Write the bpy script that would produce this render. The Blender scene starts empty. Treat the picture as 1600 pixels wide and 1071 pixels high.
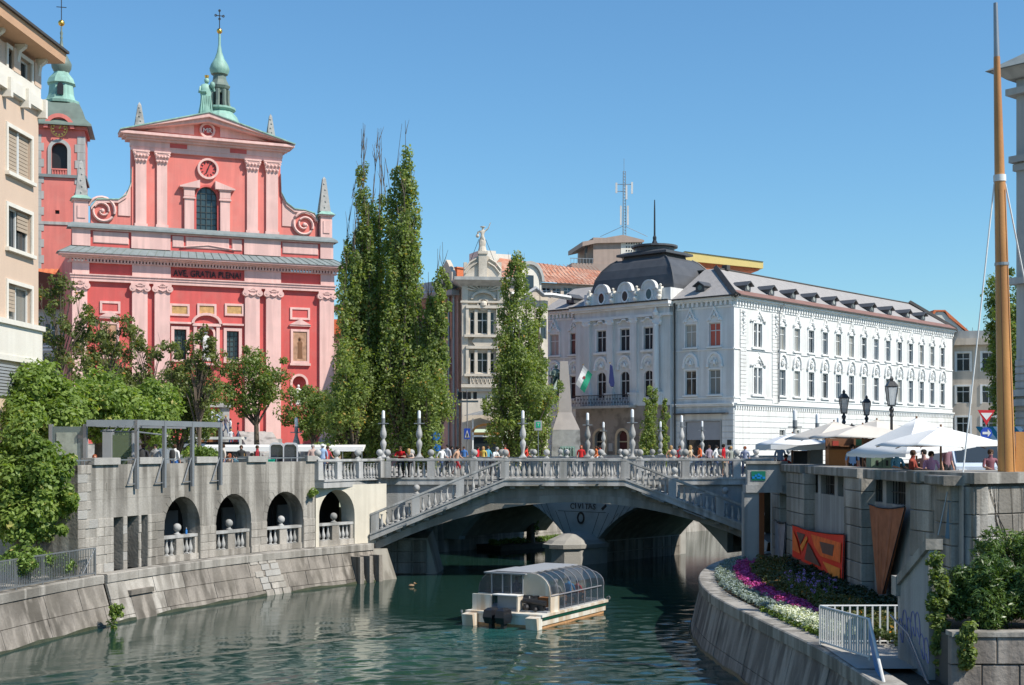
import bpy,math,random
import numpy as np
from mathutils import Vector,Matrix,Quaternion
R=math.radians
sc=bpy.context.scene
C=sc.collection
EZ,FL,HY,GZ=7.05,2100.0,700.0,5.4      # eye height over the water, focal length and horizon in photo pixels, street level
# ---------------------------------------------------------------- camera, sky, sun, exposure
cam=bpy.data.objects.new('camera',bpy.data.cameras.new('camera')); C.objects.link(cam)
cam.location=(0,0,EZ); cam.rotation_euler=(R(90),0,0)
cam.data.sensor_width=36; cam.data.lens=36*FL/1600; cam.data.shift_y=(HY-535.5)/1600
cam.data.clip_start=.5; cam.data.clip_end=6000
sc.camera=cam
SUN_AZ,SUN_EL=R(62),R(47)                  # azimuth measured from behind the camera towards the right
sdir=Vector((math.sin(SUN_AZ)*math.cos(SUN_EL),-math.cos(SUN_AZ)*math.cos(SUN_EL),math.sin(SUN_EL)))
w=bpy.data.worlds.new('World'); sc.world=w; w.use_nodes=True
wn=w.node_tree.nodes; wl=w.node_tree.links; wn.clear()
sky=wn.new('ShaderNodeTexSky'); sky.sky_type='NISHITA'; sky.sun_disc=False
sky.sun_elevation=SUN_EL; sky.sun_rotation=math.atan2(sdir.x,sdir.y)
sky.altitude=500; sky.air_density=1.4; sky.dust_density=0; sky.ozone_density=10
bg=wn.new('ShaderNodeBackground'); bg.inputs[1].default_value=.118
wo=wn.new('ShaderNodeOutputWorld'); tint=wn.new('ShaderNodeVectorMath'); tint.operation='MULTIPLY'; tint.inputs[1].default_value=(.87,1.03,1.0); wl.new(sky.outputs[0],tint.inputs[0]); wl.new(tint.outputs[0],bg.inputs[0]); wl.new(bg.outputs[0],wo.inputs[0])
sun=bpy.data.objects.new('sun',bpy.data.lights.new('sun','SUN')); C.objects.link(sun)
sun.data.energy=4.8; sun.data.angle=R(.5); sun.data.color=(1,.94,.84)
sun.rotation_euler=sdir.to_track_quat('Z','Y').to_euler(); sun.location=(60,-40,80)
vs=sc.view_settings; vs.view_transform='Standard'; vs.look='None'; vs.exposure=0.3; vs.gamma=1; vs.use_curve_mapping=False
sc.cycles.max_bounces=7; sc.cycles.diffuse_bounces=3; sc.cycles.glossy_bounces=3; sc.cycles.transmission_bounces=5
sc.cycles.transparent_max_bounces=8; sc.cycles.caustics_reflective=False; sc.cycles.caustics_refractive=False
sc.cycles.use_denoising=True; sc.cycles.sample_clamp_indirect=6
# ---------------------------------------------------------------- helpers
def P(px,py,D): return Vector(((px-800)/FL*D,D,EZ+(HY-py)/FL*D))
def PZ(px,py,z):
    D=(EZ-z)*FL/(py-HY); return Vector(((px-800)/FL*D,D,z))
def zat(py,D): return EZ+(HY-py)/FL*D
class MB:
    """collects boxes, prisms, lathes and tubes and links them as ONE mesh object"""
    def __init__(s,T=None): s.v=[]; s.f=[]; s.m=[]; s.T=T; s.c=0; s.att=None
    def V(s,pts):
        b=len(s.v)
        for p in pts:
            s.v.append(tuple(s.T(Vector(p))) if s.T else tuple(p))
        return b
    def F(s,fs,b,m=None):
        for f in fs: s.f.append(tuple(b+i for i in f)); s.m.append(s.c if m is None else m)
    def quad(s,a,b_,c,d,m=None): s.F([(0,1,2,3)],s.V([a,b_,c,d]),m); return s
    def box(s,x0,x1,y0,y1,z0,z1,m=None):
        b=s.V([(x0,y0,z0),(x1,y0,z0),(x1,y1,z0),(x0,y1,z0),(x0,y0,z1),(x1,y0,z1),(x1,y1,z1),(x0,y1,z1)])
        s.F([(0,3,2,1),(4,5,6,7),(0,1,5,4),(1,2,6,5),(2,3,7,6),(3,0,4,7)],b,m); return s
    def cbox(s,x,y,z,w,d,h,m=None): return s.box(x-w/2,x+w/2,y-d/2,y+d/2,z,z+h,m)
    def bbox(s,x0,x1,y0,y1,z0,z1,e=.01,m=None):      # front (-y) edges chamfered
        pts=[(x0,y1,z0),(x1,y1,z0),(x1,y1,z1),(x0,y1,z1),(x0,y0+e,z0),(x1,y0+e,z0),(x1,y0+e,z1),(x0,y0+e,z1),
               (x0+e,y0,z0+e),(x1-e,y0,z0+e),(x1-e,y0,z1-e),(x0+e,y0,z1-e)]
        b=s.V(pts)
        s.F([(0,3,2,1),(0,1,5,4),(1,2,6,5),(2,3,7,6),(3,0,4,7),(4,5,9,8),(5,6,10,9),(6,7,11,10),(7,4,8,11),(8,9,10,11)],b,m); return s
    def prism(s,poly,y0,y1,m=None,ax='y'):               # polygon in x-z (ax y), x-y (ax z) or y-z (ax x)
        n=len(poly)
        g={'y': lambda p,t: (p[0],t,p[1]),'z': lambda p,t: (p[0],p[1],t),'x': lambda p,t: (t,p[0],p[1])}[ax]
        b=s.V([g(p,y0) for p in poly]+[g(p,y1) for p in poly])
        fs=[tuple(range(n)),tuple(range(2*n-1,n-1,-1))]
        for i in range(n):
            j=(i+1) % n; fs.append((j,i,n+i,n+j))
        s.F(fs,b,m); return s
    def strip(s,A,B,y0,y1,m=None):                       # solid between two x-z polylines
        n=len(A); b=s.V([(p[0],y0,p[1]) for p in A]+[(p[0],y0,p[1]) for p in B]+[(p[0],y1,p[1]) for p in A]+[(p[0],y1,p[1]) for p in B])
        fs=[]
        for i in range(n-1):
            fs += [(i,i+1,n+i+1,n+i),(2*n+i,3*n+i,3*n+i+1,2*n+i+1),(i,2*n+i,2*n+i+1,i+1),(n+i,n+i+1,3*n+i+1,3*n+i)]
        fs += [(0,n,3*n,2*n),(n-1,3*n-1,4*n-1,2*n-1)]
        s.F(fs,b,m); return s
    def lathe(s,prof,n=12,x=0,y=0,z=0,m=None,sq=1.0,k=None):
        b=s.V([(x+r*math.cos(6.28318*(i+.5)/n),y+sq*r*math.sin(6.28318*(i+.5)/n),z+h) for r,h in prof for i in range(n)])
        fs=[];
        for j in range(len(prof)-1):
            for i in range(n):
                a=j*n+i; c=j*n+(i+1) % n; fs.append((a,c,c+n,a+n))
        fs.append(tuple(range(n-1,-1,-1))); fs.append(tuple((len(prof)-1)*n+i for i in range(n)))
        s.F(fs,b,m); return s
    def ball(s,x,y,z,r,n=10,m=None,sz=1.0):
        k=max(4,n // 2); return s.lathe([(max(.001,r*math.sin(math.pi*i/k)),-r*sz*math.cos(math.pi*i/k)) for i in range(k+1)],n,x,y,z,m)
    def tube(s,path,r,n=6,m=None):
        path=[Vector(p) for p in path]; rr=r if hasattr(r,'__len__') else [r]*len(path); vs_=[]
        for i,p in enumerate(path):
            d=(path[min(i+1,len(path)-1)]-path[max(i-1,0)]).normalized()
            a=d.cross(Vector((0,0,1)) if abs(d.z) <.9 else Vector((1,0,0))).normalized(); c=d.cross(a)
            for j in range(n):
                t=6.28318*j/n; vs_.append(p+(a*math.cos(t)+c*math.sin(t))*rr[i])
        b=s.V(vs_); fs=[]
        for i in range(len(path)-1):
            for j in range(n): fs.append((i*n+j,i*n+(j+1) % n,(i+1)*n+(j+1) % n,(i+1)*n+j))
        fs += [tuple(range(n)),tuple((len(path)-1)*n+j for j in reversed(range(n)))]
        s.F(fs,b,m); return s
    def loft(s,rings,m=None,cap=True):
        n=len(rings[0]); b=s.V([p for r_ in rings for p in r_]); fs=[]
        for i in range(len(rings)-1):
            for j in range(n): fs.append((i*n+j,i*n+(j+1) % n,(i+1)*n+(j+1) % n,(i+1)*n+j))
        if cap: fs += [tuple(range(n-1,-1,-1)),tuple((len(rings)-1)*n+j for j in range(n))]
        s.F(fs,b,m); return s
    def mesh(s,name,mats,smooth=False,ang=35):
        me=bpy.data.meshes.new(name); me.from_pydata(s.v,[],s.f)
        for mm in (mats if isinstance(mats,(list,tuple)) else [mats]): me.materials.append(mm)
        if len(me.materials) >1: me.polygons.foreach_set('material_index',np.array(s.m,dtype=np.int32))
        if smooth:
            me.polygons.foreach_set('use_smooth',[True]*len(me.polygons)); me.set_sharp_from_angle(angle=R(ang))
        me.update(); return me
    def build(s,name,mats,parent=None,loc=(0,0,0),rz=0,smooth=False,ang=35):
        return put(s.mesh(name,mats,smooth,ang),name,parent,loc,rz)
def put(me,name,parent=None,loc=(0,0,0),rz=0,sc_=None):
    o=bpy.data.objects.new(name,me); C.objects.link(o); o.location=loc
    if rz: o.rotation_euler=(0,0,rz)
    if sc_: o.scale=sc_
    if parent is not None: o.parent=parent
    return o
def tag(o,label=None,cat=None,group=None,kind=None):
    if label: o['label']=label
    if cat: o['category']=cat
    if group: o['group']=group
    if kind: o['kind']=kind
    return o
def thing(name,label,cat,loc=(0,0,0),rz=0,group=None,parent=None):
    o=bpy.data.objects.new(name,None); C.objects.link(o); o.location=loc; o.rotation_euler=(0,0,rz); o.empty_display_size=.3
    return tag(o,label,cat,group)
def kids(o):
    return [c for c in C.objects if c.parent ==o]
def copy_thing(root,tree,loc,rz=0,label=None,group=None,sc_=None):
    r=root.copy(); C.objects.link(r); r.location=loc; r.rotation_euler=(0,0,rz)
    if label: r['label']=label
    if group: r['group']=group
    if sc_: r.scale=(sc_,)*3
    for ch,gs in tree:
        c=ch.copy(); C.objects.link(c); c.parent=r
        for g in gs: d=g.copy(); C.objects.link(d); d.parent=c
    return r
def tree_of(root): return [(c,kids(c)) for c in kids(root)]
# ---------------------------------------------------------------- materials
def mat(name,col,rough=.85,var=.12,scale=1.2,bump=.15,bscale=14,streak=0,sc_col=None,metal=0,objvar=0,spec=.4,grain=.06,alpha=None,coat=0,dirt=0,dcol=(.05,.045,.04)):
    m=bpy.data.materials.new(name); m.use_nodes=True; nt=m.node_tree; N=nt.nodes; L=nt.links
    b=N['Principled BSDF']; b.inputs['Roughness'].default_value=rough; b.inputs['Metallic'].default_value=metal
    b.inputs['Specular IOR Level'].default_value=spec; b.inputs['Coat Weight'].default_value=coat
    geo=N.new('ShaderNodeNewGeometry')
    def noise(s,vec=None,det=4,mapv=None):
        n=N.new('ShaderNodeTexNoise'); n.inputs['Scale'].default_value=s; n.inputs['Detail'].default_value=det
        src=geo.outputs['Position']
        if mapv:
            mp=N.new('ShaderNodeMapping'); mp.inputs['Scale'].default_value=mapv; L.new(src,mp.inputs[0]); src=mp.outputs[0]
        L.new(src,n.inputs[0]); return n.outputs[0]
    def math_(op,a,b_=None,c=None,clamp=False):
        n=N.new('ShaderNodeMath'); n.operation=op; n.use_clamp=clamp
        for i,x in enumerate((a,b_,c)):
            if x is None: continue
            if isinstance(x,(int,float)): n.inputs[i].default_value=x
            else: L.new(x,n.inputs[i])
        return n.outputs[0]
    f=math_('MULTIPLY_ADD',noise(scale),2*var*1.6,1-var*1.6)
    if grain: f=math_('MULTIPLY',f,math_('MULTIPLY_ADD',noise(bscale*1.7,det=3),2*grain*1.6,1-grain*1.6))
    if objvar:
        oi=N.new('ShaderNodeObjectInfo'); f=math_('MULTIPLY',f,math_('MULTIPLY_ADD',oi.outputs['Random'],2*objvar,1-objvar))
    vm=N.new('ShaderNodeVectorMath'); vm.operation='SCALE'; vm.inputs[0].default_value=col[:3]; L.new(f,vm.inputs['Scale'])
    out=vm.outputs[0]
    if streak:
        st=math_('MULTIPLY',math_('SUBTRACT',noise(1.0,det=6,mapv=(2.1,2.1,.13)),.40),6.5,clamp=True)
        st=math_('MULTIPLY',st,math_('MULTIPLY_ADD',noise(.4,det=3),3.2,-.75,clamp=True))
        mx=N.new('ShaderNodeMix'); mx.data_type='RGBA'; L.new(math_('MULTIPLY',st,streak),mx.inputs[0]); L.new(out,mx.inputs[6])
        mx.inputs[7].default_value=(*(sc_col or tuple(c*.35 for c in col[:3])),1); out=mx.outputs[2]
    if dirt:
        dd=math_('MULTIPLY',math_('SUBTRACT',noise(.9,det=7),.52),7.0,clamp=True)
        mx=N.new('ShaderNodeMix'); mx.data_type='RGBA'; L.new(math_('MULTIPLY',dd,dirt),mx.inputs[0]); L.new(out,mx.inputs[6])
        mx.inputs[7].default_value=(*dcol,1); out=mx.outputs[2]
    L.new(out,b.inputs['Base Color'])
    if bump:
        bp=N.new('ShaderNodeBump'); bp.inputs['Strength'].default_value=bump; bp.inputs['Distance'].default_value=.05
        L.new(noise(bscale,det=5),bp.inputs['Height']); L.new(bp.outputs[0],b.inputs['Normal'])
    if alpha is not None: b.inputs['Alpha'].default_value=alpha
    return m
def glass(name,col,rough=.06,alpha=1.0,spec=.6,var=.5,wav=.02):
    m=mat(name,col,rough,.1,.5,0,3,objvar=var,spec=spec,grain=0)
    nt=m.node_tree; b=nt.nodes['Principled BSDF']; b.inputs['Alpha'].default_value=alpha
    n=nt.nodes.new('ShaderNodeTexNoise'); n.inputs['Scale'].default_value=1.3
    g=[x for x in nt.nodes if x.type =='NEW_GEOMETRY'][0]; nt.links.new(g.outputs['Position'],n.inputs[0])
    bp=nt.nodes.new('ShaderNodeBump'); bp.inputs['Strength'].default_value=.3; bp.inputs['Distance'].default_value=wav
    nt.links.new(n.outputs[0],bp.inputs['Height']); nt.links.new(bp.outputs[0],b.inputs['Normal'])
    return m
def leafmat(name,c1,c2,c3=None,trans=.35,rough=.5):
    m=bpy.data.materials.new(name); m.use_nodes=True; nt=m.node_tree; N=nt.nodes; L=nt.links
    b=N['Principled BSDF']; b.inputs['Roughness'].default_value=rough; b.inputs['Specular IOR Level'].default_value=.35
    at=N.new('ShaderNodeAttribute'); at.attribute_name='tint'
    cr=N.new('ShaderNodeValToRGB'); cr.color_ramp.elements[0].color=(*c1,1); cr.color_ramp.elements[1].color=(*c2,1)
    cr.color_ramp.elements[1].position=.9
    if c3: e=cr.color_ramp.elements.new(.97); e.color=(*c3,1)
    L.new(at.outputs['Fac'],cr.inputs[0]); L.new(cr.outputs[0],b.inputs['Base Color'])
    tr=N.new('ShaderNodeBsdfTranslucent'); mg=N.new('ShaderNodeVectorMath'); mg.operation='MULTIPLY'; mg.inputs[1].default_value=(1.5,1.6,.5)
    L.new(cr.outputs[0],mg.inputs[0]); L.new(mg.outputs[0],tr.inputs[0])
    ms=N.new('ShaderNodeMixShader'); ms.inputs[0].default_value=trans
    L.new(b.outputs[0],ms.inputs[1]); L.new(tr.outputs[0],ms.inputs[2]); L.new(ms.outputs[0],N['Material Output'].inputs[0])
    return m
M={}
M['pink']=mat('pink_plaster',(.70,.205,.17),var=.12,scale=.5,bump=.08,streak=.4,sc_col=(.5,.15,.13),dirt=.15,dcol=(.6,.3,.25))
M['red']=mat('red_plaster',(.60,.105,.095),var=.14,scale=.5,bump=.08,streak=.4,sc_col=(.44,.09,.08),dirt=.18,dcol=(.5,.2,.17))
M['lpink']=mat('light_pink_stucco',(.76,.48,.43),var=.09,scale=.6,bump=.06,streak=.5,sc_col=(.52,.33,.3),dirt=.15,dcol=(.5,.38,.34))
M['slate']=mat('weathered_lead_slate',(.20,.23,.23),var=.2,scale=2,bump=.15)
M['copper']=mat('green_copper',(.28,.47,.39),rough=.55,var=.18,scale=1.5,bump=.08,streak=.5,sc_col=(.13,.22,.18))
M['dcopper']=mat('dark_grey_green_sheet_metal',(.15,.19,.16),rough=.5,var=.2,bump=.05)
M['ochre']=mat('fresco_plaster',(.5,.3,.12),var=.35,scale=3)
M['fresco']=mat('faded_fresco',(.42,.24,.15),var=.5,scale=2.2)
M['gold']=mat('gilded_metal',(.75,.45,.1),rough=.3,metal=1,var=.05,bump=0)
M['black']=mat('black_paint',(.02,.02,.022),rough=.45,var=.1,bump=0)
M['iron']=mat('black_wrought_iron',(.025,.027,.03),rough=.4,var=.15,bump=.1)
M['obel']=mat('grey_obelisk_stone',(.36,.35,.33),var=.2,scale=3,dirt=.6)
M['white']=mat('white_lime_plaster',(.72,.72,.70),var=.07,scale=.6,bump=.08,streak=.5,sc_col=(.5,.49,.46),dirt=.12,dcol=(.45,.44,.4))
M['whitetrim']=mat('white_stucco_trim',(.78,.78,.76),var=.05,scale=.8,bump=.08,dirt=.2,dcol=(.4,.39,.36))
M['frame']=mat('white_window_paint',(.62,.62,.6),rough=.5,var=.06,bump=0)
M['glass']=glass('window_glass',(.025,.032,.038),.07)
M['glassc']=glass('window_glass_with_curtain',(.22,.22,.2),.12)
M['glassd']=glass('window_glass_with_blue_sky_sheen',(.06,.08,.1),.04,spec=1.0)
M['glassr']=glass('window_glass_with_red_blind',(.45,.1,.07),.12,var=.3)
M['bluegl']=glass('church_window_glass',(.04,.065,.07),.15,var=.2)
M['roofgrey']=mat('grey_brown_roof_tiles',(.33,.31,.295),var=.14,scale=1.5,bump=.5,bscale=7,grain=.18)
M['roofred']=mat('rusty_red_sheet_roof',(.42,.17,.1),var=.3,scale=.8,streak=.8,sc_col=(.5,.33,.25),bump=.1)
M['tile']=mat('orange_clay_tile',(.6,.17,.07),var=.2,scale=2,bump=.4,bscale=5,grain=.15)
M['domed']=mat('dark_dome_sheet',(.075,.077,.082),rough=.5,var=.22,scale=1,bump=.1)
M['darkroof']=mat('dark_roof_edge',(.06,.055,.05),rough=.7,var=.2)
M['brownedge']=mat('red_brown_snow_guard',(.22,.12,.1),var=.2)
M['beige']=mat('beige_stucco',(.56,.47,.38),var=.1,scale=.7,streak=.35,sc_col=(.33,.28,.22))
M['beiget']=mat('cream_carved_stone',(.6,.53,.44),var=.12,scale=1.2,dirt=.35,dcol=(.25,.22,.18))
M['rose']=mat('rose_stucco',(.5,.3,.26),var=.1,scale=.7,streak=.3)
M['rosed']=mat('terracotta_ornament',(.42,.2,.14),var=.25,scale=2)
M['tan']=mat('tan_render',(.60,.45,.34),var=.04,scale=.5,bump=.06,streak=.12,sc_col=(.48,.35,.26))
M['tand']=mat('tan_soffit_board',(.55,.33,.2),var=.08)
M['cream']=mat('cream_band',(.7,.66,.58),var=.05,streak=.2,sc_col=(.5,.45,.38))
M['blind']=mat('beige_window_blind',(.4,.32,.24),var=.1,scale=4)
M['grey']=mat('grey_paint',(.3,.31,.32),rough=.6,var=.08,bump=.03)
M['lgrey']=mat('light_grey_render',(.43,.425,.405),var=.06,streak=.3)
M['brown']=mat('taupe_render',(.38,.29,.24),var=.06,streak=.15)
M['yellow']=mat('pale_yellow_fascia',(.75,.58,.22),var=.06)
M['conc']=mat('weathered_concrete',(.37,.345,.305),var=.14,scale=.9,bump=.35,bscale=9,streak=.85,sc_col=(.13,.118,.10),grain=.14,dirt=.4,dcol=(.2,.18,.15))
M['stone']=mat('grey_ashlar',(.40,.37,.325),var=.14,scale=1.6,bump=.45,bscale=10,objvar=.14,streak=.75,sc_col=(.13,.115,.095),grain=.15,dirt=.25,dcol=(.16,.15,.12))
M['quay']=mat('stained_quay_stone',(.275,.245,.21),var=.3,scale=.9,bump=.5,bscale=7,objvar=.14,streak=1.0,sc_col=(.10,.088,.072),grain=.16,dirt=.3,dcol=(.14,.125,.1))
M['quayr']=mat('streaked_quay_concrete',(.32,.285,.25),var=.16,scale=.8,bump=.5,bscale=8,objvar=.08,streak=.9,sc_col=(.10,.085,.075),grain=.12)  # brown-grey concrete with dark vertical streaks
M['patch']=mat('pale_repair_stone',(.37,.355,.325),var=.16,scale=2,bump=.4,objvar=.12,streak=.5,sc_col=(.3,.29,.27),grain=.1)
M['cream_wall']=mat('cream_lime_wash',(.62,.57,.47),var=.08,streak=.3,sc_col=(.42,.38,.3))
M['balu']=mat('cast_stone_balustrade',(.43,.425,.41),var=.1,scale=2,bump=.2,bscale=18,streak=.65,sc_col=(.17,.165,.15),objvar=.08,dirt=.2,dcol=(.2,.2,.16),grain=.07)
M['bridge']=mat('bridge_concrete',(.36,.36,.35),var=.12,scale=1,bump=.25,streak=.5,sc_col=(.17,.17,.16))
M['arch']=mat('stained_arch_concrete',(.30,.28,.24),var=.18,scale=.8,bump=.3,streak=.6,sc_col=(.12,.105,.085))
M['algae']=mat('wet_algae_band',(.055,.06,.035),rough=.35,var=.4,scale=2,bump=.4)
M['joint']=mat('dark_mortar_joint',(.09,.085,.075),var=.2)
M['lamp_white']=mat('opal_lamp_glass',(.85,.85,.84),rough=.15,var=.02,bump=0,coat=.3)
M['zinc']=mat('grey_zinc',(.26,.27,.28),rough=.45,metal=.4,var=.15,bump=.03)
M['steel']=mat('galvanised_steel',(.30,.31,.32),rough=.4,metal=.6,var=.1,bump=0)
M['bark']=mat('bark',(.1,.08,.06),var=.3,scale=4,bump=.6)
M['twig']=mat('bare_twig',(.13,.1,.075),var=.2,bump=0)
M['paving']=mat('stone_paving',(.36,.34,.31),var=.1,scale=.6,bump=.2)
M['soil']=mat('garden_soil',(.06,.045,.03),var=.3,scale=4,bump=.8)
M['room']=mat('dark_interior_tone',(.045,.04,.036),var=.2)  # near-black; on the backing of the parapet openings it stands in for shade
M['canvas']=mat('white_umbrella_canvas',(.78,.77,.74),var=.03,bump=.03,rough=.9)
M['wood']=mat('varnished_pine',(.55,.25,.07),rough=.42,var=.12,scale=1,bump=.1,coat=.3,streak=.55,sc_col=(.3,.12,.03))
M['wooddark']=mat('brown_wood',(.2,.09,.04),rough=.6,var=.2)
M['skin']=mat('skin',(.5,.28,.2),rough=.6,var=.05,bump=0)
def flat(name,col,rough=.8,var=.06,**k):
    if name not in M: M[name]=mat(name,col,rough,var,3,k.pop('bump',.03),**k)
    return M[name]
# ---------------------------------------------------------------- facade frames
class Fac:
    """a facade plane: u runs along it, y into the building, z up from the street; (px, py) are looked up on that plane"""
    def __init__(s,X,Y,ang,root=None,lx=0,ly=0,lrot=0,z0=GZ):
        s.X,s.Y,s.ang,s.root,s.lx,s.ly,s.lrot,s.z0=X,Y,ang,root,lx,ly,lrot,z0
    def u(s,px):
        k=(px-800)/FL; c,q=math.cos(s.ang),math.sin(s.ang); return (k*s.Y-s.X)/(c-k*q)
    def D(s,u): return s.Y+u*math.sin(s.ang)
    def z(s,px,py): return zat(py,s.D(s.u(px)))-s.z0
    def px(s,u): return 800+FL*(s.X+u*math.cos(s.ang))/s.D(u)
    def T(s,v):
        c,q=math.cos(s.lrot),math.sin(s.lrot); return Vector((s.lx+v.x*c-v.y*q,s.ly+v.x*q+v.y*c,v.z))
    def mb(s): return MB(s.T)
    def put(s,me,name,u,z,y=0,parent=None,sc_=None): return put(me,name,parent or s.root,s.T(Vector((u,y,z))),s.lrot,sc_)
def wall_holes(mb,x0,x1,z0,z1,holes,y=0,th=.35,m=None,mr=None,extra=()):
    xs=sorted({x0,x1,*extra,*[h[0] for h in holes],*[h[1] for h in holes]}); zs=sorted({z0,z1,*[h[2] for h in holes],*[h[3] for h in holes]})
    for a,b in zip(xs,xs[1:]):
        if a <x0-1e-6 or b >x1+1e-6: continue
        run=None
        for c,d in zip(zs,zs[1:]):
            hole=any(h[0]-1e-6 <= a and b <= h[1]+1e-6 and h[2]-1e-6 <= c and d <= h[3]+1e-6 for h in holes) or c <z0-1e-6 or d >z1+1e-6
            if hole:
                if run: mb.quad((a,y,run[0]),(b,y,run[0]),(b,y,run[1]),(a,y,run[1]),m); run=None
            else: run=(run[0],d) if run else (c,d)
        if run: mb.quad((a,y,run[0]),(b,y,run[0]),(b,y,run[1]),(a,y,run[1]),m)
    for a,b,c,d in holes:
        mb.quad((a,y,c),(a,y,d),(a,y+th,d),(a,y+th,c),mr); mb.quad((b,y,d),(b,y,c),(b,y+th,c),(b,y+th,d),mr)
        mb.quad((a,y,d),(b,y,d),(b,y+th,d),(a,y+th,d),mr); mb.quad((b,y,c),(a,y,c),(a,y+th,c),(b,y+th,c),mr)
def arc(cx,cz,r,a0,a1,n,rz=None): return [(cx+r*math.cos(a0+(a1-a0)*i/n),cz+(rz or r)*math.sin(a0+(a1-a0)*i/n)) for i in range(n+1)]
def arch_fill(mb,a,b,zs,z1,y,th,m=None,n=12,rz=None):
    A=arc((a+b)/2,zs,(b-a)/2,math.pi,0,n,rz); mb.strip(A,[(p[0],z1) for p in A],y,y+th,m)
def winmesh(name,w,h,cols=2,rows=2,fw=.06,top=.32,y=.14,dep=.06,split=None):
    mb=MB(); mb.box(-w/2,-w/2+fw,y,y+dep,0,h); mb.box(w/2-fw,w/2,y,y+dep,0,h)
    mb.box(-w/2+fw,w/2-fw,y,y+dep,0,fw); mb.box(-w/2+fw,w/2-fw,y,y+dep,h-fw,h)
    zt=h*(1-top)
    if rows >1: mb.box(-w/2+fw,w/2-fw,y-.015,y+dep,zt-fw*.7,zt+fw*.7)
    for i in range(1,cols):
        x=-w/2+w*i/cols; mb.box(x-fw*.6,x+fw*.6,y-.01,y+dep-.005,fw,h-fw)
    me=mb.mesh(name,M['frame']); pm=MB().box(-w/2+.01,w/2-.01,y+.035,y+.055,.01,h-.01).mesh(name+'_pane',M['glass'])
    return me,pm
_rv=random.Random(3)
def window(F,W,u,z,pane=None,y=0,parent=None):
    o=F.put(W[0],'window',u,z,y,parent); g=pane or W[1]
    p=put(g,'pane',o); return o
def pane_variant(W,m):
    me=W[1].copy(); me.materials[0]=m; return me
# ---------------------------------------------------------------- foliage
def leaf_mesh(name,cents,radii,n_each,size,mats,seed=1,squash=1.0,shell=.35,up=.3,tintc=None,aspect=.62):
    """thousands of small folded leaf faces spread through clumps; every leaf gets its own tint"""
    g=np.random.default_rng(seed); cents=np.asarray(cents,float); radii=np.asarray(radii,float)
    n=np.maximum(3,(np.asarray(n_each)*np.ones(len(cents))).astype(int)); idx=np.repeat(np.arange(len(cents)),n); N=len(idx)
    d=g.normal(size=(N,3)); d /= np.linalg.norm(d,axis=1)[:,None]
    rr=(shell+(1-shell)*g.random(N)) ** .7; p=cents[idx]+d*(radii[idx]*rr)[:,None]*np.array([1,1,squash])
    nrm=d*.7+g.normal(size=(N,3))*.55+np.array([0,0,up]); nrm /= np.linalg.norm(nrm,axis=1)[:,None]
    a=np.cross(nrm,g.normal(size=(N,3))); a /= np.linalg.norm(a,axis=1)[:,None]; b=np.cross(nrm,a)
    s=size*(.6+.8*g.random(N)); a *= s[:,None]; b *= (s*aspect)[:,None]
    off=nrm*(s*.12)[:,None]
    V=np.stack([p-a,p-b*.9+off,p+a,p+b*.9+off],1).reshape(-1,3)
    me=bpy.data.meshes.new(name); me.vertices.add(4*N); me.vertices.foreach_set('co',V.ravel().astype(np.float32))
    me.loops.add(4*N); me.loops.foreach_set('vertex_index',np.arange(4*N,dtype=np.int32))
    me.polygons.add(N); me.polygons.foreach_set('loop_start',np.arange(0,4*N,4,dtype=np.int32)); me.polygons.foreach_set('loop_total',np.full(N,4,dtype=np.int32))
    ct=(g.random(len(cents)) if tintc is None else np.asarray(tintc))[idx]
    t=np.clip(.5*ct+.5*g.random(N)+(g.random(N) >.985)*.5,0,1)
    at=me.attributes.new('tint','FLOAT','FACE'); at.data.foreach_set('value',t.astype(np.float32))
    for m_ in (mats if isinstance(mats,(list,tuple)) else [mats]): me.materials.append(m_)
    me.update(calc_edges=True); return me
M['leaf_plane']=leafmat('plane_tree_leaves',(.08,.14,.03),(.28,.37,.09),(.46,.40,.14),trans=.4)
M['leaf_poplar']=leafmat('poplar_leaves',(.10,.15,.045),(.31,.37,.12),(.48,.28,.08),trans=.44)
M['leaf_dark']=leafmat('dark_leaves',(.07,.115,.03),(.23,.29,.085),(.34,.2,.05),trans=.4)
M['leaf_brown']=leafmat('browning_leaves',(.07,.09,.03),(.20,.235,.07),(.34,.15,.04),trans=.36)
M['leaf_grass']=leafmat('grass_blades',(.07,.13,.02),(.17,.26,.05),(.35,.3,.1),trans=.2)
M['leaf_ole']=leafmat('narrow_pale_leaves',(.035,.075,.018),(.13,.2,.05),(.4,.45,.2),trans=.25,rough=.35)
def branchy(mb,base,tips,r0,seed,mid=.45,n=6):
    g=random.Random(seed)
    for t in tips:
        a=Vector(base); b=Vector(t); m1=a.lerp(b,mid)+Vector((g.uniform(-.25,.25),g.uniform(-.25,.25),g.uniform(.0,.4)))*(b-a).length*.25
        q=[a,a.lerp(m1,.6),m1,m1.lerp(b,.5)+Vector((0,0,.1)),b]; mb.tube(q,[r0,r0*.75,r0*.5,r0*.33,r0*.12],n)
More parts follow.
